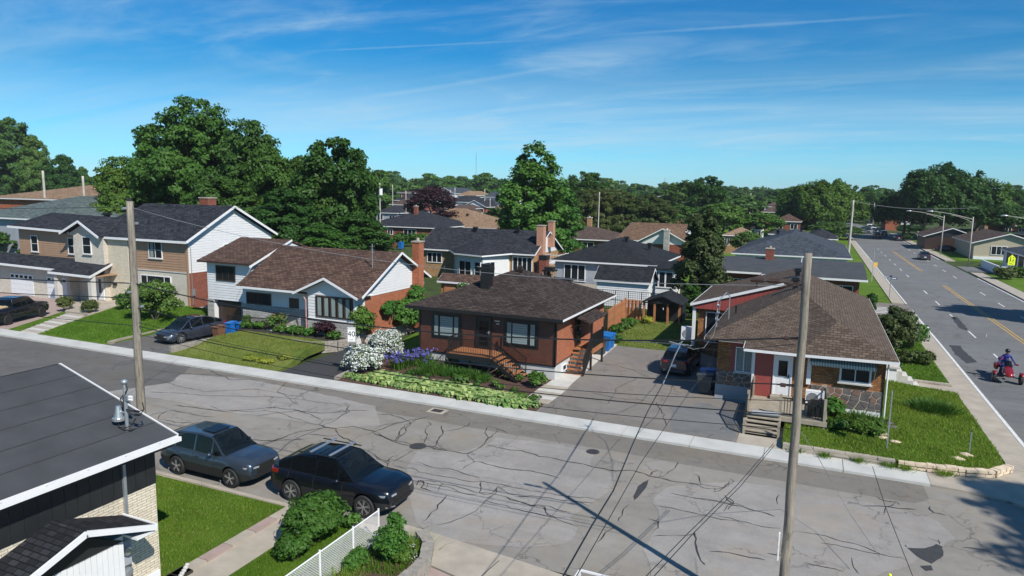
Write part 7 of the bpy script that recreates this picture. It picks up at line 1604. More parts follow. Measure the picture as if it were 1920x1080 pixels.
def car(name, label, cat, L_, Wd, sp, paintm, loc, rot, group=None, low=False, rim='alu', spokes=5):
    """x forward, built about the middle of the car; sp holds belt line, roof line and plan"""
    t = thing(name, label, cat, (0, 0, 0), group); f, bk = L_/2, -L_/2; wf, wr, r = sp['wf'], sp['wr'], sp['r']; ra = r*1.17; W2 = Wd/2
    N = 34 if low else 84; xs = [bk+L_*i/N for i in range(N+1)]; ext = []
    for s in sp.get('seams', []): ext += [s-.012, s+.012]
    for wx in (wf, wr): ext += [wx+ra*math.cos(a) for a in [math.pi*k/10 for k in range(11)]]
    xs = sorted(set([round(x, 4) for x in xs+ext if bk <= x <= f]))
    def half(x):
        t_ = abs(x)/(L_/2); k = sp.get('plan', 6); e = (max(0, (t_-.72)/.28))**2.2; return W2*(1-.20*e*(1.0 if x > 0 else .8))
    def zb(x):
        z = sp['sill']+(.10*max(0, (abs(x)-L_/2+.35)/.35) if abs(x) > L_/2-.35 else 0)
        for wx in (wf, wr):
            d = abs(x-wx)
            if d < ra: z = max(z, r+math.sqrt(max(0, ra*ra-d*d)))
        return z
    belt = lambda x: sint(sp['belt'], x)
    rings = []
    for x in xs:
        w = half(x); b_ = zb(x); bl = belt(x); m = max(b_+.03, sp['sill']+(bl-sp['sill'])*.45); s_ = max(m+.03, bl-.13); crown = sp.get('crown', .035)
        endk = max(0, (abs(x)-(L_/2-.22))/.22)
        rings.append([(x, w*(.955-.05*endk), b_), (x, w*.99, (b_+m)/2), (x, w, m), (x, w*.985, (m+s_)/2), (x, w*.955, s_), (x, w*.90, bl-.035), (x, w*.84, bl-.005), (x, w*.5, bl+crown*.7), (x, 0, bl+crown)])
    K = len(rings[0]); cat_f = {}
    def put(c, vs):
        cat_f.setdefault(c, MB()).add(vs, [(0, 1, 2, 3)])
    seams = sp.get('seams', [])
    for i in range(len(xs)-1):
        xm = (xs[i]+xs[i+1])/2
        for k in range(K-1):
            for s in (1, -1):
                q = [rings[i][k], rings[i+1][k], rings[i+1][k+1], rings[i][k+1]]; q = [(a, b_*s, c) for a, b_, c in q]
                if s == 1: q = q[::-1]
                c = 'body'
                if k < 6 and not low and any(abs(xm-e) < .0125 for e in seams): c = 'gap'
                elif k < 6 and seams and not low:
                    for j in range(len(seams)-1):
                        if seams[j] < xm < seams[j+1]: c = 'door%d%d' % (j, s)
                if k <= 1 and not low and sp.get('clad'): c = 'cladding'
                put(c, q)
    for ring, fl in ((rings[0], 1), (rings[-1], -1)):
        poly = [(a, b_, c) for a, b_, c in ring]+[(a, -b_, c) for a, b_, c in ring[::-1][1:]]
        cat_f['body'].add(poly, [tuple(range(len(poly))) if fl == 1 else tuple(range(len(poly)-1, -1, -1))])
    M.setdefault('clad_black', plain('black_cladding', (.014, .015, .016), .6, .1)); names = {'body': ('body', paintm), 'gap': ('door_gap', 'arch'), 'cladding': ('cladding', 'clad_black')}
    for c, mb in cat_f.items():
        nm, mt = names.get(c, ('door', paintm)); o = mb.build(nm, M[mt], t)
        import bmesh
        bm = bmesh.new(); bm.from_mesh(o.data); bmesh.ops.remove_doubles(bm, verts=bm.verts, dist=.0005); bmesh.ops.recalc_face_normals(bm, faces=bm.faces); bm.to_mesh(o.data); bm.free(); smooth_by_angle(o, 40)
    # dark inside of the arches and floor
    MB().box(bk+.25, f-.25, -W2*.80, W2*.80, sp['sill']+.02, sp['sill']+.42).build('underbody', M['arch'], t)
    # greenhouse
    rl = sp['roof']; g0, g1 = rl[0][0], rl[-1][0]; zm = max(z for _, z in rl); n = 18 if low else 40
    gx = sorted(set([g0+(g1-g0)*i/n for i in range(n+1)]+[p for p, _ in rl]+[p+e for p in sp['pillars'] for e in (-.035, .035)])); wt = sp.get('wt', .66)
    def gs(x):
        bz = belt(x)-.02; z = max(bz+.004, sint(rl, x)); wb = half(x)*.855; k = min(1, (z-bz)/(zm-bz)); yt = wb-(wb-W2*wt)*k; return bz, z, wb, yt
    parts = {}
    def pp(c, q): parts.setdefault(c, MB()).add(q, [tuple(range(len(q)))])
    ws, wr_ = sp['ws'], sp['rw']    # windshield from ws to front, rear window from back to rw
    for a, c in zip(gx[:-1], gx[1:]):
        A, Bq = gs(a), gs(c); xm = (a+c)/2; ztop = .05
        pil = any(abs(xm-p) < .036 for p in sp['pillars'])
        for s in (1, -1):
            za, zc_ = max(A[0], A[1]-ztop), max(Bq[0], Bq[1]-ztop)
            ya = A[2]-(A[2]-A[3])*((za-A[0])/max(.001, A[1]-A[0])); yc = Bq[2]-(Bq[2]-Bq[3])*((zc_-Bq[0])/max(.001, Bq[1]-Bq[0]))
            q = [(a, s*A[2], A[0]), (c, s*Bq[2], Bq[0]), (c, s*yc, zc_), (a, s*ya, za)]
            end = xm > ws+ (g1-ws)*.78 or xm < g0+(wr_-g0)*.30
            nm = 'pillar' if (pil or end) else 'side%d_%d' % (sum(1 for p in sp['pillars'] if p < xm), s)
            pp(nm, q if s == -1 else q[::-1])
            q = [(a, s*ya, za), (c, s*yc, zc_), (c, s*Bq[3]*.97, Bq[1]), (a, s*A[3]*.97, A[1])]; pp('pillar', q if s == -1 else q[::-1])
        ky = .97; cr = .02
        q1 = [(a, -A[3]*ky, A[1]), (c, -Bq[3]*ky, Bq[1]), (c, 0, Bq[1]+cr), (a, 0, A[1]+cr)]; q2 = [(a, 0, A[1]+cr), (c, 0, Bq[1]+cr), (c, Bq[3]*ky, Bq[1]), (a, A[3]*ky, A[1])]
        nm = 'windshield' if xm > ws else 'rear' if xm < wr_ else 'roof'
        pp(nm, q1); pp(nm, q2)
    for c, mb in parts.items():
        nm, mt = {'pillar': ('pillar', paintm), 'windshield': ('windshield', 'glass_car'), 'rear': ('rear_window', 'glass_dark'), 'roof': ('roof', sp.get('roofmat', paintm))}.get(c, ('side_window', 'glass_dark'))
        o = mb.build(nm, M[mt], t)
        bm = bmesh.new(); bm.from_mesh(o.data); bmesh.ops.remove_doubles(bm, verts=bm.verts, dist=.0005); bmesh.ops.recalc_face_normals(bm, faces=bm.faces); bm.to_mesh(o.data); bm.free(); smooth_by_angle(o, 40)
    # cabin interior: seats, dash
    bz = belt(0)-.03; MB().box(g0+.3, g1-.35, -W2*.72, W2*.72, bz-.25, bz-.12).build('cabin_floor', M['arch'], t)
    if not low:
        for sx in (.35, -.55):
            for sy in (-.36, .36):
                b = MB().box(sx-.28, sx-.12, sy-.22, sy+.22, bz-.2, bz+.28); b.box(sx-.26, sx-.16, sy-.12, sy+.12, bz+.3, bz+.45); b.build('seat', M['bin_grey'], t)
        MB().lathe((ws-.05, .36, bz+.08), [(.18, 0), (.18, .02), (.15, .02)], 14, 'x').build('steering_wheel', M['arch'], t)
        MB().box(ws, ws+.35, -W2*.74, W2*.74, bz-.1, bz+.06).build('dashboard', M['arch'], t)
    for wx in (wf, wr):
        for s in (1, -1): wheel(t, wx, s*(W2-.115), r, .23, spokes, rim, s, low)
    hz = belt(f-.25)
    for s in (1, -1):
        y = s*W2*.70; hx = f-.05
        b = MB().add([(hx-.38, s*W2*.90, hz-.14), (hx-.38, s*W2*.90, hz-.07), (hx-.02, y-s*.22, hz-.17), (hx-.02, y-s*.22, hz-.25), (hx-.05, s*W2*.78, hz-.15), (hx-.05, s*W2*.78, hz-.25)], [(0, 1, 4, 5), (5, 4, 2, 3)]); 
        v = [Vector((hx-.42, s*(W2*.915), hz-.17)), Vector((hx-.14, s*(W2*.865), hz-.17)), Vector((hx+.045, s*(W2*.62), hz-.19)), Vector((hx+.06, s*(W2*.40), hz-.2))]
        b = MB()
        for p_, q_ in zip(v[:-1], v[1:]): b.bar(p_, q_, .05, .065)
        b.build('headlight', M['lens_clear'], t)
        tz = belt(bk+.2)-.12
        v = [Vector((bk+.42, s*W2*.925, tz)), Vector((bk+.14, s*W2*.885, tz-.01)), Vector((bk+.0, s*W2*.66, tz-.02)), Vector((bk-.015, s*W2*.40, tz-.02))]
        b = MB()
        for p_, q_ in zip(v[:-1], v[1:]): b.bar(p_, q_, .05, .13)
        b.build('taillight', M['lens_red'], t)
    if True:
        gz = sp['sill']+(hz-sp['sill'])*.5
        MB().box(f-.04, f+.028, -W2*.48, W2*.48, gz-.08, gz+.20).build('grille', M['arch'], t)
        MB().box(f-.06, f+.02, -W2*.62, W2*.62, sp['sill']+.08, sp['sill']+.22).build('lower_grille', M['arch'], t)
        MB().box(bk-.02, bk+.04, -W2*.7, W2*.7, sp['sill']+.02, sp['sill']+.17).build('bumper_trim', M['bin_grey'], t)
        MB().box(bk-.035, bk-.0, -.16, .16, belt(bk+.1)-.42, belt(bk+.1)-.26).build('licence_plate', M['sign_white'], t)
    if not low:
        for s in (1, -1):
            tr = MB().tube([(g0+.35+(ws+.55-g0-.35)*i/14, s*half(g0+.35+(ws+.55-g0-.35)*i/14)*.893, belt(g0+.35+(ws+.55-g0-.35)*i/14)-.012) for i in range(15)], .011, 5); tr.build('window_trim', M[sp.get('trim', 'chrome')], t)
            y = s*(W2*.93); z = belt(ws+.25)+.07; b = MB().blob((ws+.22, y+s*.09, z), (.09, .12, .075), 10, 6, 0); b.bar((ws+.22, y-s*.04, z-.05), (ws+.22, y+s*.06, z-.02), .06, .03); b.build('mirror', M[paintm], t, smooth=True)
            for j in range(len(seams)-1):
                hx = seams[j]+.22; MB().bar((hx-.09, s*(half(hx)*.975), belt(hx)-.16), (hx+.09, s*(half(hx)*.975), belt(hx)-.155), .03, .028).build('handle', M[sp.get('handle', paintm)], t)
    t.location = loc; t.rotation_euler = (0, 0, R(rot)); return t
SUV = dict(wf=1.42, wr=-1.28, r=.365, sill=.30, belt=[(-2.28, .98), (-2.15, 1.10), (-1.2, 1.10), (.6, 1.05), (1.0, 1.08), (1.6, 1.05), (2.1, .98), (2.22, .93), (2.28, .84)], roof=[(-2.16, 1.16), (-1.88, 1.50), (-1.3, 1.65), (-.3, 1.70), (.3, 1.67), (1.10, 1.10)], pillars=[-1.45, -.45, .42], ws=.28, rw=-1.62, seams=[-1.42, -.44, .62], clad=True)
sv = car('blue_suv', 'slate blue compact sport utility car parked nearest the house wall on the left', 'car', 4.56, 1.84, dict(SUV), 'p_blue', (0, 0, 0), 0, spokes=5)
a, b_ = G(334, 889), G(432, 915); mid = (a+b_)/2
sv.location = (mid.x-.07, 17.34+.92, 0); sv.rotation_euler = (0, 0, R(0))
MB().prism([(-.45, -.38, 1.725), (.18, -.38, 1.715), (.18, .38, 1.715), (-.45, .38, 1.725)], (0, 0, .02)).build('sunroof', M['glass_dark'], sv)
Q8 = dict(wf=1.55, wr=-1.45, r=.39, sill=.31, belt=[(-2.45, .98), (-2.32, 1.13), (-1.3, 1.12), (.6, 1.07), (1.05, 1.10), (1.75, 1.07), (2.25, 1.0), (2.4, .95), (2.45, .85)], roof=[(-2.36, 1.18), (-1.85, 1.46), (-1.2, 1.66), (-.3, 1.73), (.35, 1.69), (1.2, 1.12)], pillars=[-1.55, -.5, .45], ws=.32, rw=-1.55, seams=[-1.55, -.5, .68], clad=True, wt=.64, roofmat='glass_dark')
Q8['trim'] = 'black'
bs = car('black_suv', 'black coupe-style utility car with two silver roof bars, parked ahead of the blue one', 'car', 4.9, 1.95, Q8, 'p_black', (0, 0, 0), 0, spokes=6)
for s in (1, -1): MB().bar((2.33, s*.86, .47), (2.50, s*.52, .44), .04, .05).build('bumper_blade', M['chrome'], bs)
for x in (-.75, .05): MB().bar((x, -.72, 1.84), (x, .72, 1.84), .09, .035).build('roof_bar', M['alu'], bs)
for s in (1, -1): MB().bar((-1.3, s*.68, 1.77), (.35, s*.68, 1.76), .03, .03).build('roof_rail', M['black'], bs)
a, b_ = G(547, 942), G(680, 968); mid = (a+b_)/2; bs.location = (mid.x-.05, 17.47+1.0, 0); bs.rotation_euler = (0, 0, R(1.5))
TS = dict(wf=1.48, wr=-1.41, r=.36, sill=.22, belt=[(-2.37, .95), (-2.15, 1.06), (-1.2, 1.03), (.6, .95), (1.1, .93), (1.7, .85), (2.1, .76), (2.37, .58)], roof=[(-2.2, 1.08), (-1.5, 1.36), (-.7, 1.58), (0, 1.62), (.45, 1.56), (1.5, .93)], pillars=[-1.35, -.35, .6], ws=.5, rw=-1.25, seams=[-1.3, -.35, .8], roofmat='glass_dark', wt=.62)
ts = car('grey_sedan', 'dark grey hatchback-like electric car parked nose to the street beside the timber edging', 'car', 4.75, 1.92, TS, 'p_grey', (0, 0, 0), 0, spokes=7)
q = G(345, 655); ts.location = (-40.2, 34.3, .12); ts.rotation_euler = (0, 0, R(-95))
PK = dict(wf=1.85, wr=-1.75, r=.42, sill=.42, belt=[(-2.9, 1.22), (-.9, 1.22), (.9, 1.22), (1.35, 1.24), (2.4, 1.2), (2.8, 1.12), (2.9, 1.0)], roof=[(-1.12, 1.22), (-.98, 1.82), (-.5, 1.92), (.3, 1.93), (.75, 1.86), (1.5, 1.25)], pillars=[-.15], ws=.7, rw=-.95, seams=[-1.0, -.1, .95], wt=.70, crown=.02)
pk = car('pickup_truck', 'black pickup truck with pale lumber in its bed, parked at the garage on the left', 'pickup truck', 5.8, 2.0, PK, 'p_black', (0, 0, 0), 0, rim='black', spokes=6)
MB().box(-2.8, -1.1, -.82, .82, 1.22, 1.262).build('bed_cover', M['arch'], pk); 
pk.location = (-57.6, 32.5, .10); pk.rotation_euler = (0, 0, R(112))
lum = thing('lumber_stack', 'stack of pale boards sticking out of the black pickup bed', 'lumber', (-57.0, 31.0, 1.4))
for k in range(6): MB(fr(-57.0, 31.1, 112)).box(-1.7, 1.0, -.45+k*.15, -.31+k*.15, 1.36+.03*(k % 2), 1.44+.03*(k % 2)).build('board', M['wood_new'], lum)
HB = dict(wf=1.3, wr=-1.3, r=.33, sill=.25, belt=[(-2.1, .95), (-1.95, 1.03), (-1, 1.0), (.6, .95), (1.1, .95), (1.7, .86), (2.1, .70)], roof=[(-2.0, 1.08), (-1.6, 1.38), (-1.1, 1.50), (0, 1.52), (.4, 1.46), (1.2, .96)], pillars=[-1.3, -.4, .45], ws=.42, rw=-1.5, seams=[-1.25, -.4, .65])
hb_ = car('navy_hatchback', 'dark navy hatchback with red tail lights parked nose inward on the cracked driveway', 'car', 4.2, 1.78, HB, 'p_navy', (0, 0, 0), 0)
q = G(1245, 702); hb_.location = (-7.15, 42.0, .11); hb_.rotation_euler = (0, 0, R(88)); 
# cars on the boulevard
SED = dict(wf=1.35, wr=-1.35, r=.33, sill=.22, belt=[(-2.3, .88), (-2.1, .98), (-1.3, 1.0), (.7, .93), (1.2, .92), (1.9, .82), (2.3, .66)], roof=[(-1.9, 1.0), (-1.2, 1.38), (-.4, 1.45), (.3, 1.42), (1.25, .94)], pillars=[-1.1, -.2], ws=.35, rw=-1.1)
def bcar(sp, L_, Wd, label, paintm, x, y, rot, name='car'): return car(name, label, 'car', L_, Wd, dict(sp), paintm, (x, y, .0), rot, low=True)
q = G(1735, 488); bcar(SED, 4.7, 1.8, 'dark sedan driving away alone in the right lane of the boulevard', 'p_grey', q.x, q.y+2.0, 88)
LS = dict(SUV); LS['seams'] = []
for a, b_, pm, sp, lb, rt in ((1683, 451, 'p_black', LS, 'black car in the tree shade nearest the right kerb of the boulevard', 92), (1656, 443, 'p_grey', LS, 'dark car in the shade left of the black one on the boulevard', 92), (1643, 446, 'p_dred', LS, 'dark red car in the middle of the boulevard traffic', 92), (1644, 436, 'p_black', SED, 'dark car behind the dark red one', 92), (1627, 438, 'p_silver', LS, 'silver car coming down the left side of the boulevard', -90), (1637, 430, 'p_white', SED, 'white sedan behind the silver car', -88), (1629, 425, 'p_white', LS, 'white car in the middle of the far traffic', -88), (1631, 417, 'p_white', LS, 'farthest white van-like car at the end of the boulevard', -80)):
    q = G(a, b_); bcar(sp, 4.56, 1.84, lb, pm, q.x, q.y, rt)
q = G(1716, 446); bcar(SED, 4.6, 1.8, 'dark car parked on the drive beside the brown bungalow across the boulevard', 'p_black', 24.5, 164, 0)
# ---- three-wheeled motorcycle with rider
tk = thing('motor_trike', 'deep red three-wheeled motorcycle ridden along the boulevard near the right edge', 'motorcycle', (0, 0, 0))
def lo(sections, mat, nm, sm=True):
    b = MB(); n = 12; vs = []
    for x, y, z, ry, rz in sections:
        for k in range(n):
            a = 2*math.pi*k/n; vs.append((x, y+ry*math.cos(a)*(abs(math.cos(a))**-.25 if abs(math.cos(a)) > .01 else 1), z+rz*math.sin(a)))
    fs = [(i*n+k, i*n+(k+1) % n, (i+1)*n+(k+1) % n, (i+1)*n+k) for i in range(len(sections)-1) for k in range(n)]
    fs += [tuple(range(n-1, -1, -1)), tuple((len(sections)-1)*n+k for k in range(n))]
    return b.add(vs, fs).build(nm, M[mat], tk, smooth=sm)
lo([(1.35, 0, .52, .12, .06), (1.15, 0, .58, .26, .16), (.85, 0, .66, .30, .26), (.5, 0, .72, .28, .30), (.2, 0, .68, .20, .22)], 'p_red', 'front_fairing')
lo([(.3, 0, .62, .2, .18), (0, 0, .66, .18, .14), (-.4, 0, .62, .2, .16), (-.8, 0, .66, .24, .2), (-1.2, 0, .72, .22, .16)], 'p_red', 'frame_body')
lo([(.15, 0, .86, .16, .06), (-.2, 0, .84, .19, .07), (-.55, 0, .9, .2, .08), (-.8, 0, .98, .18, .1)], 'black', 'saddle')
for s in (1, -1):
    lo([(-.55, s*.36, .6, .08, .12), (-.85, s*.36, .64, .14, .2), (-1.25, s*.35, .66, .13, .18), (-1.4, s*.34, .68, .05, .1)], 'p_red', 'side_case')
    wheel(tk, .82, s*.66, .31, .17, 6, 'alu', s); lo([(.45, s*.66, .52, .05, .03), (.65, s*.66, .64, .11, .04), (.9, s*.66, .68, .11, .04), (1.12, s*.66, .56, .05, .03)], 'p_red', 'mudguard')
    MB().bar((.7, s*.2, .4), (.8, s*.6, .34), .04, .05).bar((.95, s*.2, .42), (.85, s*.6, .34), .04, .05).build('suspension_arm', M['black'], tk)
    MB().blob((1.12, s*.20, .60), (.12, .10, .05), 10, 5, 0).build('headlight', M['lens_clear'], tk, smooth=True)
    MB().blob((.42, s*.46, 1.08), (.05, .1, .06), 10, 5, 0).bar((.42, s*.2, .98), (.42, s*.42, 1.06), .02, .02).build('mirror', M['p_red'], tk)
    MB().tube([(.30, s*.08, 1.0), (.2, s*.28, 1.06), (.06, s*.42, 1.04)], .016, 8).tube([(.12, s*.36, 1.05), (.03, s*.46, 1.03)], .022, 8).build('handlebar', M['black'], tk)
    MB().box(-.35, .1, s*.3-.06, s*.3+.06, .30, .33).build('footrest', M['black'], tk)
wheel(tk, -.9, 0, .32, .24, 6, 'alu', 1)
lo([(-1.0, 0, 1.02, .2, .12), (-1.3, 0, 1.04, .26, .16), (-1.5, 0, 1.0, .2, .12)], 'p_red', 'top_case')
MB().add([(.62, -.22, .95), (.62, .22, .95), (.38, .18, 1.28), (.38, -.18, 1.28)], [(0, 1, 2, 3)]).build('windscreen', M['glass_dark'], tk)
MB().box(-1.5, -1.47, -.14, .14, .55, .68).build('taillight', M['lens_red'], tk)
tkx, tky = 10.95, 48.9; tk.location = (tkx, tky, .0); tk.rotation_euler = (0, 0, R(-93))
# rider: one continuous skinned body
def skinned(name, pts, edges, mat, parent, sub=2, root=0):
    me = bpy.data.meshes.new(name); me.from_pydata([p[:3] for p in pts], edges, []); me.materials.append(M[mat]); o = bpy.data.objects.new(name, me); C.objects.link(o)
    if parent: o.parent = parent
    md = o.modifiers.new('skin', 'SKIN'); md.use_smooth_shade = True
    for i, p in enumerate(pts): sv_ = me.skin_vertices[0].data[i]; sv_.radius = (p[3], p[4] if len(p) > 4 else p[3]); sv_.use_root = (i == root)
    s_ = o.modifiers.new('sub', 'SUBSURF'); s_.levels = sub; s_.render_levels = sub; return o
rd = thing('person', 'rider in a blue jacket and black helmet sitting on the red three-wheeled motorcycle, arms forward', 'person', (0, 0, 0))
P_ = [(-.18, 0, 1.0, .15, .17), (-.16, 0, 1.2, .14, .17), (-.10, 0, 1.4, .15, .19), (-.05, 0, 1.52, .09, .12), (-.02, 0, 1.60, .055), (0, 0, 1.68, .07)]
E_ = [(0, 1), (1, 2), (2, 3), (3, 4), (4, 5)]
for s in (1, -1):
    i = len(P_); P_ += [(-.06, s*.20, 1.46, .065), (.06, s*.30, 1.26, .052), (.10, s*.40, 1.12, .04), (.09, s*.42, 1.08, .035)]; E_ += [(3, i), (i, i+1), (i+1, i+2), (i+2, i+3)]
    for k in range(5):
        j = len(P_); y = s*(.37+k*.022); P_ += [(.13, y, 1.08-.004*k, .010), (.145, y, 1.05, .009)]; E_ += [(i+3, j), (j, j+1)]
    i = len(P_); P_ += [(-.12, s*.12, .98, .10), (.22, s*.24, .88, .085), (.12, s*.28, .62, .062), (-.02, s*.30, .42, .045), (.14, s*.31, .36, .04)]; E_ += [(0, i), (i, i+1), (i+1, i+2), (i+2, i+3), (i+3, i+4)]
skinned('body', P_, E_, 'blue_shirt', rd)
hd = MB().blob((.02, 0, 1.76), (.115, .095, .13), 14, 10, 0).blob((.13, 0, 1.745), (.022, .018, .028), 8, 6, 0).blob((.125, 0, 1.70), (.012, .03, .01), 8, 4, 0); hd.build('head', M['skin'], rd, smooth=True)
b = MB().blob((0, 0, 1.80), (.155, .135, .14), 16, 10, 0); b.build('helmet', M['black'], rd, smooth=True); MB().box(.09, .15, -.09, .09, 1.74, 1.80).build('visor', M['glass_dark'], rd)
for s in (1, -1): MB().blob((.122, s*.04, 1.775), (.012, .016, .009), 8, 5, 0).build('eye', M['ink'], rd)
rd.location = (tkx, tky, 0); rd.rotation_euler = tk.rotation_euler
# ---- small trailer poking in at the bottom, and a blue bundle
q = G(1086, 1066, .9)
tl = thing('utility_trailer', 'corner of a white framed trailer with brown board bed at the lower edge', 'trailer', (q.x, q.y, 0)); x0, y1 = q.x, q.y
MB().box(x0+.05, x0+2.6, y1-1.8, y1-.05, .55, .6).build('trailer_bed', M['sid_rust'], tl)
for k in range(8): MB().box(x0+.06, x0+2.6, y1-.24-k*.2, y1-.06-k*.2, .6, .625).build('bed_board', M['paver_red'], tl)
b = MB(); b.box(x0, x0+.05, y1-1.8, y1, .85, .9).box(x0, x0+2.6, y1-.05, y1, .85, .9).box(x0, x0+.05, y1-.05, y1, .5, .85).box(x0+1.3, x0+1.35, y1-.05, y1, .5, .85).box(x0, x0+.05, y1-.9, y1-.85, .5, .85); b.build('side_rail', M['white'], tl)
for y in (y1-.1, y1-1.75): MB().lathe((x0+1.3, y, .3), [(.3, -.08), (.3, .08)], 20, 'y').build('wheel', M['rubber'], tl)
q = G(1178, 1078, 1.0); bt = thing('blue_barrel', 'edge of a blue plastic barrel beside the trailer at the lower edge', 'barrel', (q.x, q.y, 0)); MB().lathe((q.x+.25, q.y-.3, 0), [(.26, .0), (.29, .3), (.29, .6), (.26, .92), (.2, .95)], 18).build('barrel_body', M['bin_blue'], bt, smooth=True); MB().lathe((q.x+.25, q.y-.3, .955), [(.05, 0), (.05, .03)], 10).build('bung', M['black'], bt)
# ================================================================== garden plants
# variegated hostas along the pavement of the brown bungalow
def hosta_mesh(seed, n, L_, droop, mat):
    rg = np.random.default_rng(seed); V = []
    for i in range(n):
        a = rg.uniform(0, 6.283); el = rg.uniform(.25, 1.15); l = L_*rg.uniform(.7, 1.15); w = l*.36
        d = np.array([math.cos(a), math.sin(a), 0]); s = np.array([-math.sin(a), math.cos(a), 0]); up = np.array([0, 0, 1.])
        p0 = d*.02; p1 = p0+d*l*.45*math.cos(el)+up*l*.5*math.sin(el); p2 = p1+d*l*.5*math.cos(el*.4)+up*l*(.25*math.sin(el)-.12*droop); p3 = p2+d*l*.22-up*l*.28*droop
        V += [p0-s*.006, p0+s*.006, p1+s*w*.35, p1-s*w*.35, p1-s*w*.35, p1+s*w*.35, p2+s*w*.5, p2-s*w*.5, p2-s*w*.5, p2+s*w*.5, p3+s*.01, p3-s*.01]
    return fast_mesh('leaves', np.array(V), 4, M[mat])
HM = [hosta_mesh(s, 64, .42, .9, 'hosta') for s in range(4)]
HG = 'variegated hostas in the long front row along the pavement'
def hosta(x, y, s, label, group=None, me=None, z=None, name='hosta'):
    t = bpy.data.objects.new(name, me or rnd.choice(HM)); C.objects.link(t); t.location = (x, y, h_gard(x, y) if z is None else z); t.scale = (s, s, s*rnd.uniform(.9, 1.1)); t.rotation_euler = (0, 0, rnd.uniform(0, 6.28)); tag(t, label, 'plant', group); return t
A0, A1 = Vector((-22.6, 31.15, 0)), Vector((-12.75, 30.62, 0))
HW = ['white bush end', 'below the deck', 'driveway end']
for row in range(2):
    for k in range(27):
        p = A0.lerp(A1, (k+.5*row)/27.); 
        if row == 1 and k > 24: continue
        hosta(p.x+rnd.uniform(-.06, .06), p.y+row*.55+rnd.uniform(-.06, .06), rnd.uniform(1.15, 1.45), 'variegated hosta in the %s of the long bed, %s' % (('front row', 'back row')[row], HW[k//9]), 'variegated hostas, %s, %s' % (('front row', 'back row')[row], HW[k//9]))
hosta(-24.0, 31.1, .8, 'single small yellow-green hosta nearest the speed sign', me=HM[1]); hosta(-23.3, 30.95, .95, 'second yellow-green hosta from the speed sign', me=HM[2])
hosta(-12.6, 30.95, 1.0, 'separate hosta at the driveway end of the bed', me=HM[0])
hb2 = hosta_mesh(9, 70, .5, .8, 'leaf_lt'); hosta(-17.7, 32.9, 1.15, 'big pale green hosta in the middle of the mulch bed', me=hb2)
# white blossom bush in two domes
shrub('blossom_bush', 'large bush covered in white blossom beside the speed sign, front dome', -24.0, 32.4, .1, (1.35, 1.15, .85), 9000, .08, 'leaf_lt', seed=3, extra=('petal_w', .85, .105), cr=.32, nclump=110)
shrub('blossom_bush', 'higher rear dome of the white blossom bush against the brown bungalow corner', -24.1, 34.9, .25, (1.2, 1.1, 1.0), 9000, .08, 'leaf_lt', seed=4, extra=('petal_w', .85, .105), cr=.32, nclump=110)
# irises
def clump_plant(name, label, x, y, z, r, h, n, w, mat, seed, flower=None, cat='plant', group=None):
    """upright strap leaves"""
    t = thing(name, label, cat, (x, y, z), group); rg = np.random.default_rng(seed); V = []
    px_ = rg.normal(0, r*.5, n); py__ = rg.normal(0, r*.5, n); a = rg.uniform(0, 6.283, n); hh = h*rg.uniform(.55, 1.1, n); lx = px_*.6+rg.normal(0, .05, n); ly = py__*.6+rg.normal(0, .05, n)
    B = np.stack([px_, py__, np.zeros(n)], 1); d = np.stack([np.cos(a), np.sin(a), 0*a], 1)*w*.5; Mi = B+np.stack([lx*.4, ly*.4, hh*.6], 1); Tp = B+np.stack([lx, ly, hh], 1)
    V = np.stack([B-d, B+d, Mi+d, Mi-d, Mi-d, Mi+d, Tp+d*.1, Tp-d*.1], 1).reshape(-1, 3); o = bpy.data.objects.new('foliage', fast_mesh('foliage', V, 4, M[mat])); C.objects.link(o); o.parent = t
    if flower:
        k = rg.random(n) < flower[1]; P = np.repeat(Tp[k], 9, 0)+rg.normal(0, .045, (k.sum()*9, 3)); e = bpy.data.objects.new('blossom', fast_mesh('blossom', leaves(P, rg.normal(0, 1, P.shape), flower[2], rg, 1.2, .5), 4, M[flower[0]])); C.objects.link(e); e.parent = t
    return t
clump_plant('iris_clump', 'left violet iris clump in front of the bungalow deck', -22.1, 33.6, .28, .55, .85, 260, .035, 'leaf', 1, ('petal_v', .24, .09)); clump_plant('iris_clump', 'right violet iris clump nearest the deck', -21.3, 34.6, .33, .55, .85, 260, .035, 'leaf', 2, ('petal_v', .20, .09))
for i, (x, y, r, hh) in enumerate([(-20.6, 34.2, .5, .6), (-20.0, 33.6, .5, .55), (-19.3, 33.5, .5, .55), (-18.6, 33.5, .5, .5), (-17.9, 33.7, .5, .5), (-17.2, 33.7, .45, .45), (-16.6, 33.5, .4, .4), (-20.4, 33.0, .4, .4), (-19.2, 34.6, .3, .9)]):
    clump_plant('grassy_plant', 'green upright leaf clump before the deck, %s' % ['nearest the right iris', 'second from the irises', 'third from the irises', 'fourth from the irises', 'fifth from the irises', 'second from the steps', 'nearest the steps', 'low one in front of the band', 'fern-like one against the deck'][i], x, y, h_gard(x, y), r, hh, 220, .03, 'leaf_br' if i % 3 == 0 else 'leaf', 30+i)
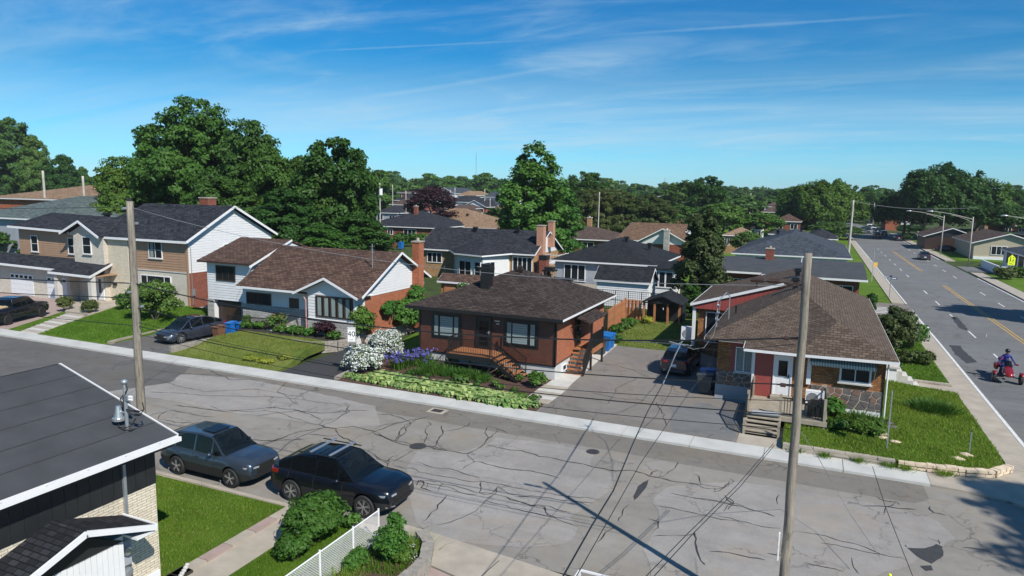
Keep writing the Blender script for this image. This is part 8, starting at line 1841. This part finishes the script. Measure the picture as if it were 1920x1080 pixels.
for i, (x, y, r, hh, m, l) in enumerate([(-20.9, 32.7, .3, .28, 'leaf_dk', 'small dark mound behind the hosta row, left'), (-19.6, 32.5, .25, .3, 'leaf', 'small mound behind the hosta row under the deck'), (-16.5, 32.6, .28, .3, 'leaf', 'small round mound right of the big pale hosta'), (-15.6, 32.9, .32, .35, 'leaf_br', 'left one of two bright mounds in the mulch'), (-15.1, 32.6, .26, .28, 'leaf_br', 'right one of two bright mounds in the mulch'), (-14.3, 32.6, .25, .2, 'leaf', 'little mound in the mulch before the foundation'), (-13.5, 31.8, .4, .3, 'leaf', 'spreading green plant near the driveway end of the hosta bed'), (-12.7, 31.7, .42, .32, 'leaf', 'green tuft beside the last hosta at the driveway'), (-15.6, 34.4, .3, .4, 'leaf_lt', 'yellow-green fern by the stair foot'), (-14.7, 34.2, .3, .45, 'leaf_lt', 'yellow-green fern left of the rounded dark shrub'), (-16.2, 34.9, .3, .5, 'leaf_lt', 'yellow-green fern beside the deck steps')]):
    shrub('garden_plant', l, x, y, h_gard(x, y), (r, r, hh*.6), 420, .07, m, 'plant', seed=60+i, cr=.12, nclump=16, stems=False)
shrub('garden_shrub', 'rounded dark green shrub at the right corner of the bungalow front', -13.6, 34.1, .2, (.62, .6, .42), 1500, .13, 'leaf', seed=80, cr=.2, nclump=30)
# plants around the split-level house
shrub('tall_shrub', 'tall dark green shrub in front of the brick side of the split-level house', -28.1, 38.0, .3, (1.0, .95, 1.45), 5200, .14, 'leaf', seed=81, cr=.38, nclump=60)
shrub('climbing_vine', 'climber spreading over the brick side wall and chimney of the split-level house', -27.6, 43.2, .2, (.55, 2.1, 1.5), 5200, .17, 'leaf_br', 'climber', seed=82, cr=.4, nclump=70)
shrub('climbing_vine', 'higher tuft of the climber beside the brick chimney', -27.3, 43.6, 1.8, (.5, .8, 1.05), 2600, .17, 'leaf_br', 'climber', seed=83, cr=.35, nclump=30)
shrub('climbing_vine', 'narrow arm of the climber running left along the gable brickwork', -27.75, 41.0, 1.6, (.25, 1.3, .7), 1500, .15, 'leaf_br', 'climber', seed=84, cr=.25, nclump=30)
shrub('garden_shrub', 'bright bushy shrub in the passage between the split-level house and the brown bungalow', -25.6, 43.5, .3, (1.3, 1.4, .7), 2400, .15, 'leaf_br', seed=85, cr=.35, nclump=40)
shrub('lilac_bush', 'green bush with pale flowers behind the passage beside the chimney', -26.2, 50.0, .3, (1.6, 1.5, 1.6), 3600, .17, 'leaf', seed=86, extra=('petal_w', .05, .15), cr=.45, nclump=50)
shrub('rose_bush', 'bush with faint pink flowers in front of the stone wall', -35.0, 37.0, .75, (.95, .8, .65), 1500, .12, 'leaf', seed=87, extra=('petal_p', .12, .10), cr=.28, nclump=34)
shrub('purple_shrub', 'dark purple-leaved shrub below the wide window', -30.3, 36.7, .75, (.85, .7, .62), 1700, .12, 'leaf_pu', seed=88, cr=.28, nclump=34)
shrub('garden_shrub', 'small upright shrub left in the terrace bed beside the garage', -38.3, 37.6, .6, (.4, .4, .5), 800, .10, 'leaf_lt', seed=89, cr=.2, nclump=20)
for i, x in enumerate((-37.2, -36.2, -34.0, -33.2, -32.4, -31.6, -29.4)): shrub('garden_plant', ['leafy ground plant in the terrace bed nearest the garage', 'leafy plant left of the rose bush', 'leafy plant right of the rose bush', 'broad leafy plant at the foot of the bay', 'leafy plant under the left window post', 'leafy plant left of the purple shrub', 'leafy plant right of the purple shrub'][i], x, 36.5+.15*(i % 2), .74, (.62, .5, .28), 800, .12, 'leaf_br' if i % 2 else 'leaf', 'plant', seed=90+i, cr=.2, nclump=20, stems=False)
for i, (x, y, r) in enumerate([(-31.6, 31.3, .75), (-30.4, 31.2, .7), (-29.5, 31.9, .55)]): shrub('groundcover_patch', ['yellow flowering groundcover patch on the lawn slope, left', 'yellow flowering groundcover patch on the lawn slope, middle', 'yellow-green groundcover patch nearest the black driveway'][i], x, y, h_b(x, y)-.02, (r, r*.6, .12), 900, .09, 'leaf_yel', 'plant', seed=100+i, cr=.14, nclump=26, stems=False)
# plants around the white gabled house
q = G(275, 612); shrub('serviceberry', 'wide loose grey-green shrub behind the left utility pole', q.x-.3, q.y+1.0, .3, (3.0, 1.7, 1.75), 11000, .13, 'leaf_lt', seed=110, extra=('petal_w', .015, .10), cr=.5, nclump=90, jitter=.9)
shrub('garden_shrub', 'green shrub under the big window right of the utility pole', -51.2, 39.4, .35, (1.7, 1.0, .95), 3200, .14, 'leaf_br', seed=111, cr=.4, nclump=44); shrub('garden_shrub', 'low dark shrub between the two shrubs of the white gabled house', -53.6, 39.0, .35, (1.0, .9, .8), 1700, .13, 'leaf', seed=112, cr=.35, nclump=30)
for pxx, lb in ((112, 'left clipped round bush beside the porch path'), (158, 'right clipped round bush beside the porch path')):
    q = G(pxx, 588 if pxx < 130 else 594); shrub('clipped_bush', lb, q.x, q.y+.5, .2, (.78, .78, .66), 4200, .075, 'leaf_ol', seed=int(pxx), cr=.2, nclump=120, jitter=.3)
shrub('hedge_bush', 'dark bush at the left edge behind the garage wing', -74.8, 43.5, 0, (1.5, 1.5, 2.4), 3000, .2, 'leaf', seed=115, cr=.5, nclump=40)
# back yard and corner house
for i, (x, y, r, m, l) in enumerate([(-13.7, 51.0, .7, 'leaf', 'dark leafy plant nearest in the fence border'), (-13.4, 52.6, .7, 'leaf_lt', 'pale green plant in the middle of the fence border'), (-13.6, 54.3, .8, 'leaf_br', 'green plant in the far fence border'), (-12.4, 55.6, .5, 'leaf_yel', 'yellow flowering plant in front of the shelter'), (-12.6, 47.4, .45, 'leaf', 'low plant at the end of the concrete strip')]):
    shrub('garden_plant', l, x, y, .15, (r, r, .32), 900, .13, m, 'plant', seed=120+i, cr=.2, nclump=24, stems=False)
q = G(1683, 655); shrub('juniper', 'big dark bushy juniper between the corner house roof and the boulevard', 5.3, 52.6, .15, (1.55, 1.7, 1.75), 9000, .13, 'leaf_ced', 'shrub', seed=130, cr=.45, nclump=90, aspect=2.2)
shrub('flowering_shrub', 'shrub with white flowers right behind the juniper', 6.7, 55.6, .15, (1.2, 1.5, 1.2), 4200, .14, 'leaf', seed=131, extra=('petal_w', .04, .14), cr=.4, nclump=50)
shrub('garden_shrub', 'grey-green low shrub in front of the juniper', 5.9, 50.0, .15, (.85, .8, .5), 1500, .12, 'leaf_ol', seed=132, cr=.25, nclump=30); shrub('garden_shrub', 'spiky low shrub right of the grey-green one at the pavement', 6.9, 50.3, .15, (.7, .7, .48), 1400, .12, 'leaf_ol', seed=133, cr=.22, nclump=26, aspect=3)
shrub('thin_conifer', 'slim dark conifer at the corner of the flat roofed house', 4.9, 69.6, .1, (.6, .6, 1.1), 1800, .14, 'leaf_dk', seed=134, cr=.3, nclump=30)
clump_plant('grass_tuft', 'dark tuft of tall grass in the middle of the corner lawn', 5.6, 38.9, .24, .7, .5, 700, .03, 'leaf', 135); clump_plant('grass_tuft', 'second half of the tall grass tuft in the corner lawn', 6.2, 39.0, .22, .65, .46, 600, .03, 'leaf', 136)
shrub('low_shrub', 'dark rounded low shrub in the lawn behind the corner house', 4.7, 47.6, .15, (.85, .6, .3), 1300, .11, 'leaf', seed=137, cr=.2, nclump=24)
shrub('garden_plant', 'tall bright plant against the field stone wall beside the porch', 1.25, 35.2, .35, (.55, .5, .5), 1400, .13, 'leaf_br', 'plant', seed=138, cr=.2, nclump=30, aspect=2.4)
shrub('low_shrub', 'dark rounded shrub in front of the porch corner', 1.5, 33.2, .35, (.6, .5, .3), 1400, .09, 'leaf_dk', seed=139, cr=.2, nclump=26); shrub('low_shrub', 'spiky green shrub right of the dark rounded one', 2.7, 33.3, .33, (.85, .7, .34), 1700, .12, 'leaf', seed=140, cr=.22, nclump=30, aspect=3)
clump_plant('grassy_plant', 'long leaved plants along the white foundation of the corner house', 2.3, 35.2, .33, .6, .45, 260, .03, 'leaf', 141); clump_plant('grassy_plant', 'long leaved plants by the corner downspout', 3.1, 35.0, .33, .45, .4, 200, .03, 'leaf', 142)
for i, (x, y, s) in enumerate([(3.5, 35.2, .3), (3.75, 34.7, .22), (3.3, 33.4, .2), (3.2, 32.9, .22), (3.7, 32.6, .18), (2.6, 33.9, .18), (6.3, 32.6, .2), (5.9, 31.9, .22)]):
    MB().blob((x, y, .38 if x < 5 else .26), (s*1.3, s*.9, s*.4), 8, 5, .2).build('garden_stone', M['pale_stone'] if i not in (0, 1) else M['fstone'], label=['grey rock at the corner downspout', 'smaller grey rock beside the corner downspout', 'pale flat stone left of the sign post', 'pale flat stone in front of the sign post', 'pale stone right of the sign post', 'small pale stone before the spiky shrub', 'pale stone set in the lawn tip, upper', 'pale stone set in the lawn tip, lower'][i], cat='stone')
# foreground bushes
shrub('snowball_bush', 'dense dark green leafy bush between the lawn path and the white fence', -13.35, 15.5, .12, (.95, 1.1, .78), 12000, .085, 'leaf', seed=150, cr=.26, nclump=120, jitter=.4, aspect=1.5)
shrub('garden_shrub', 'low lobe of the dense bush spreading towards the lower edge', -13.2, 14.4, .12, (.65, .6, .42), 4200, .08, 'leaf', seed=151, cr=.22, nclump=34, jitter=.4)
shrub('garden_shrub', 'small sprig of green at the black car front wheel', -12.75, 16.6, .12, (.3, .25, .3), 420, .10, 'leaf_br', seed=152, cr=.12, nclump=12)
shrub('loose_shrub', 'loose light green shrub on the street side of the white fence', -10.7, 15.6, .15, (.52, .6, .55), 5600, .055, 'leaf_br', seed=153, cr=.18, nclump=80, jitter=.9); shrub('loose_shrub', 'upright tip of the loose light green shrub', -10.85, 16.1, .5, (.28, .28, .5), 700, .08, 'leaf_br', seed=154, cr=.14, nclump=18, jitter=.8)
clump_plant('grass_tuft', 'tuft of long grass at the foot of the fence near the lower edge', -10.95, 13.7, .16, .45, .42, 520, .014, 'blade', 155); clump_plant('grass_tuft', 'weedy grass behind the grey block wall', -10.5, 16.3, .16, .5, .3, 420, .016, 'blade', 156); clump_plant('grass_tuft', 'short weeds with white flowers at the wall end', -10.2, 15.9, .2, .3, .22, 220, .014, 'blade', 157, ('petal_w', .04, .03))
grass([(-11.5, 14.5), (-9.9, 14.9), (-9.9, 16.2), (-10.5, 16.6), (-11.5, 16.4)], 420, .14, .016, 'blade', 160, z=.16, label='weeds and grass sprouting in the mulch bed by the white fence')
shrub('loose_shrub', 'second light shrub nearer the lower edge behind the white fence', -11.25, 14.8, .15, (.3, .5, .3), 2400, .055, 'leaf_br', seed=158, cr=.16, nclump=50, jitter=.9)
shrub('garden_plant', 'low spreading green plant between the fence shrubs and the block wall', -10.35, 15.7, .15, (.4, .5, .2), 1500, .055, 'leaf', 'plant', seed=159, cr=.14, nclump=40, jitter=.9, stems=False)
bed = sheet('garden_bed', [(-15.75, 11.4), (-15.3, 11.4), (-15.3, 12.7), (-15.75, 12.75)], .17, 'soil', t=.1)
for k in range(14):
    a = Vector((-15.62, 12.78, .2)).lerp(Vector((-15.25, 12.2, .2)), k/5) if k < 6 else Vector((-15.22, 12.1, .2)).lerp(Vector((-15.25, 11.2, .2)), (k-6)/7)
    MB().blob(a, (.07, .06, .05), 7, 5, .2).build('edging_stone', M['conc_new'], bed)
# weeds along the retaining wall foot
for i, x in enumerate((-.2, .9, 2.2, 3.3, 3.9, 5.2)): clump_plant('weed_tuft', ['weeds nearest the right pole at the kerb wall foot', 'second weed tuft along the kerb wall', 'third weed tuft along the kerb wall', 'bushy weeds where kerb wall meets pale stones', 'weeds among the first pale stones', 'weeds in the middle of the pale stone wall'][i], x, 30.12, .12, .25, .22, 130, .02, 'blade', 170+i)
for i, (a, lb) in enumerate(((716, 'leafy shrub beside the blue bin left of the tan brick house'), (750, 'leafy shrub behind the distant blue bin'), (790, 'leafy shrub right of the distant blue bin'), (775, 'low hedge plant before the charcoal hip roof house'))):
    q = G(a, 462); shrub('garden_shrub', lb, q.x, q.y, 0, (2.2, 2, 1.4), 900, .35, 'leaf', seed=180+i, cr=.7, nclump=24)
for i, (a, b_, lb, m) in enumerate(((1885, 525, 'rust-tinged round bush behind the yellow school sign', 'leaf_ol'), (1912, 522, 'green bush at the right edge by the white house', 'leaf'), (1845, 484, 'low hedge before the beige house', 'leaf'), (1700, 452, 'dark bush near the far dark cars right of the boulevard', 'leaf_dk'), (1730, 445, 'round bush on the far right verge', 'leaf'))):
    q = G(a, b_); shrub('garden_shrub', lb, q.x, q.y, 0, (1.7, 1.6, .9), 1300, .25, m, seed=190+i, cr=.5, nclump=30)
q = G(1940, 600); tree('spiky', q.x+5.5, q.y-2, .7, .62, .3, name='leafy_tree', label='tree outside the right edge casting its shadow across the boulevard')
tree('spiky', 27.6, 15.6, .95, 1.2, .9, name='leafy_tree', label='tree outside the lower right corner casting shade on the street corner')
# ---- thin summer haze
hz_ = MB().box(-1500, 1500, -60, 1500, -1.2, 75).build('haze', M['dark'], kind='stuff', label='thin pale haze over the town'); hm = bpy.data.materials.new('haze'); hm.use_nodes = True; nt = hm.node_tree; nt.nodes.remove(nt.nodes['Principled BSDF'])
v_ = nt.nodes.new('ShaderNodeVolumePrincipled'); v_.inputs['Color'].default_value = (.86, .92, 1, 1); v_.inputs['Density'].default_value = .00012; nt.links.new(v_.outputs[0], nt.nodes['Material Output'].inputs['Volume']); hz_.data.materials[0] = hm
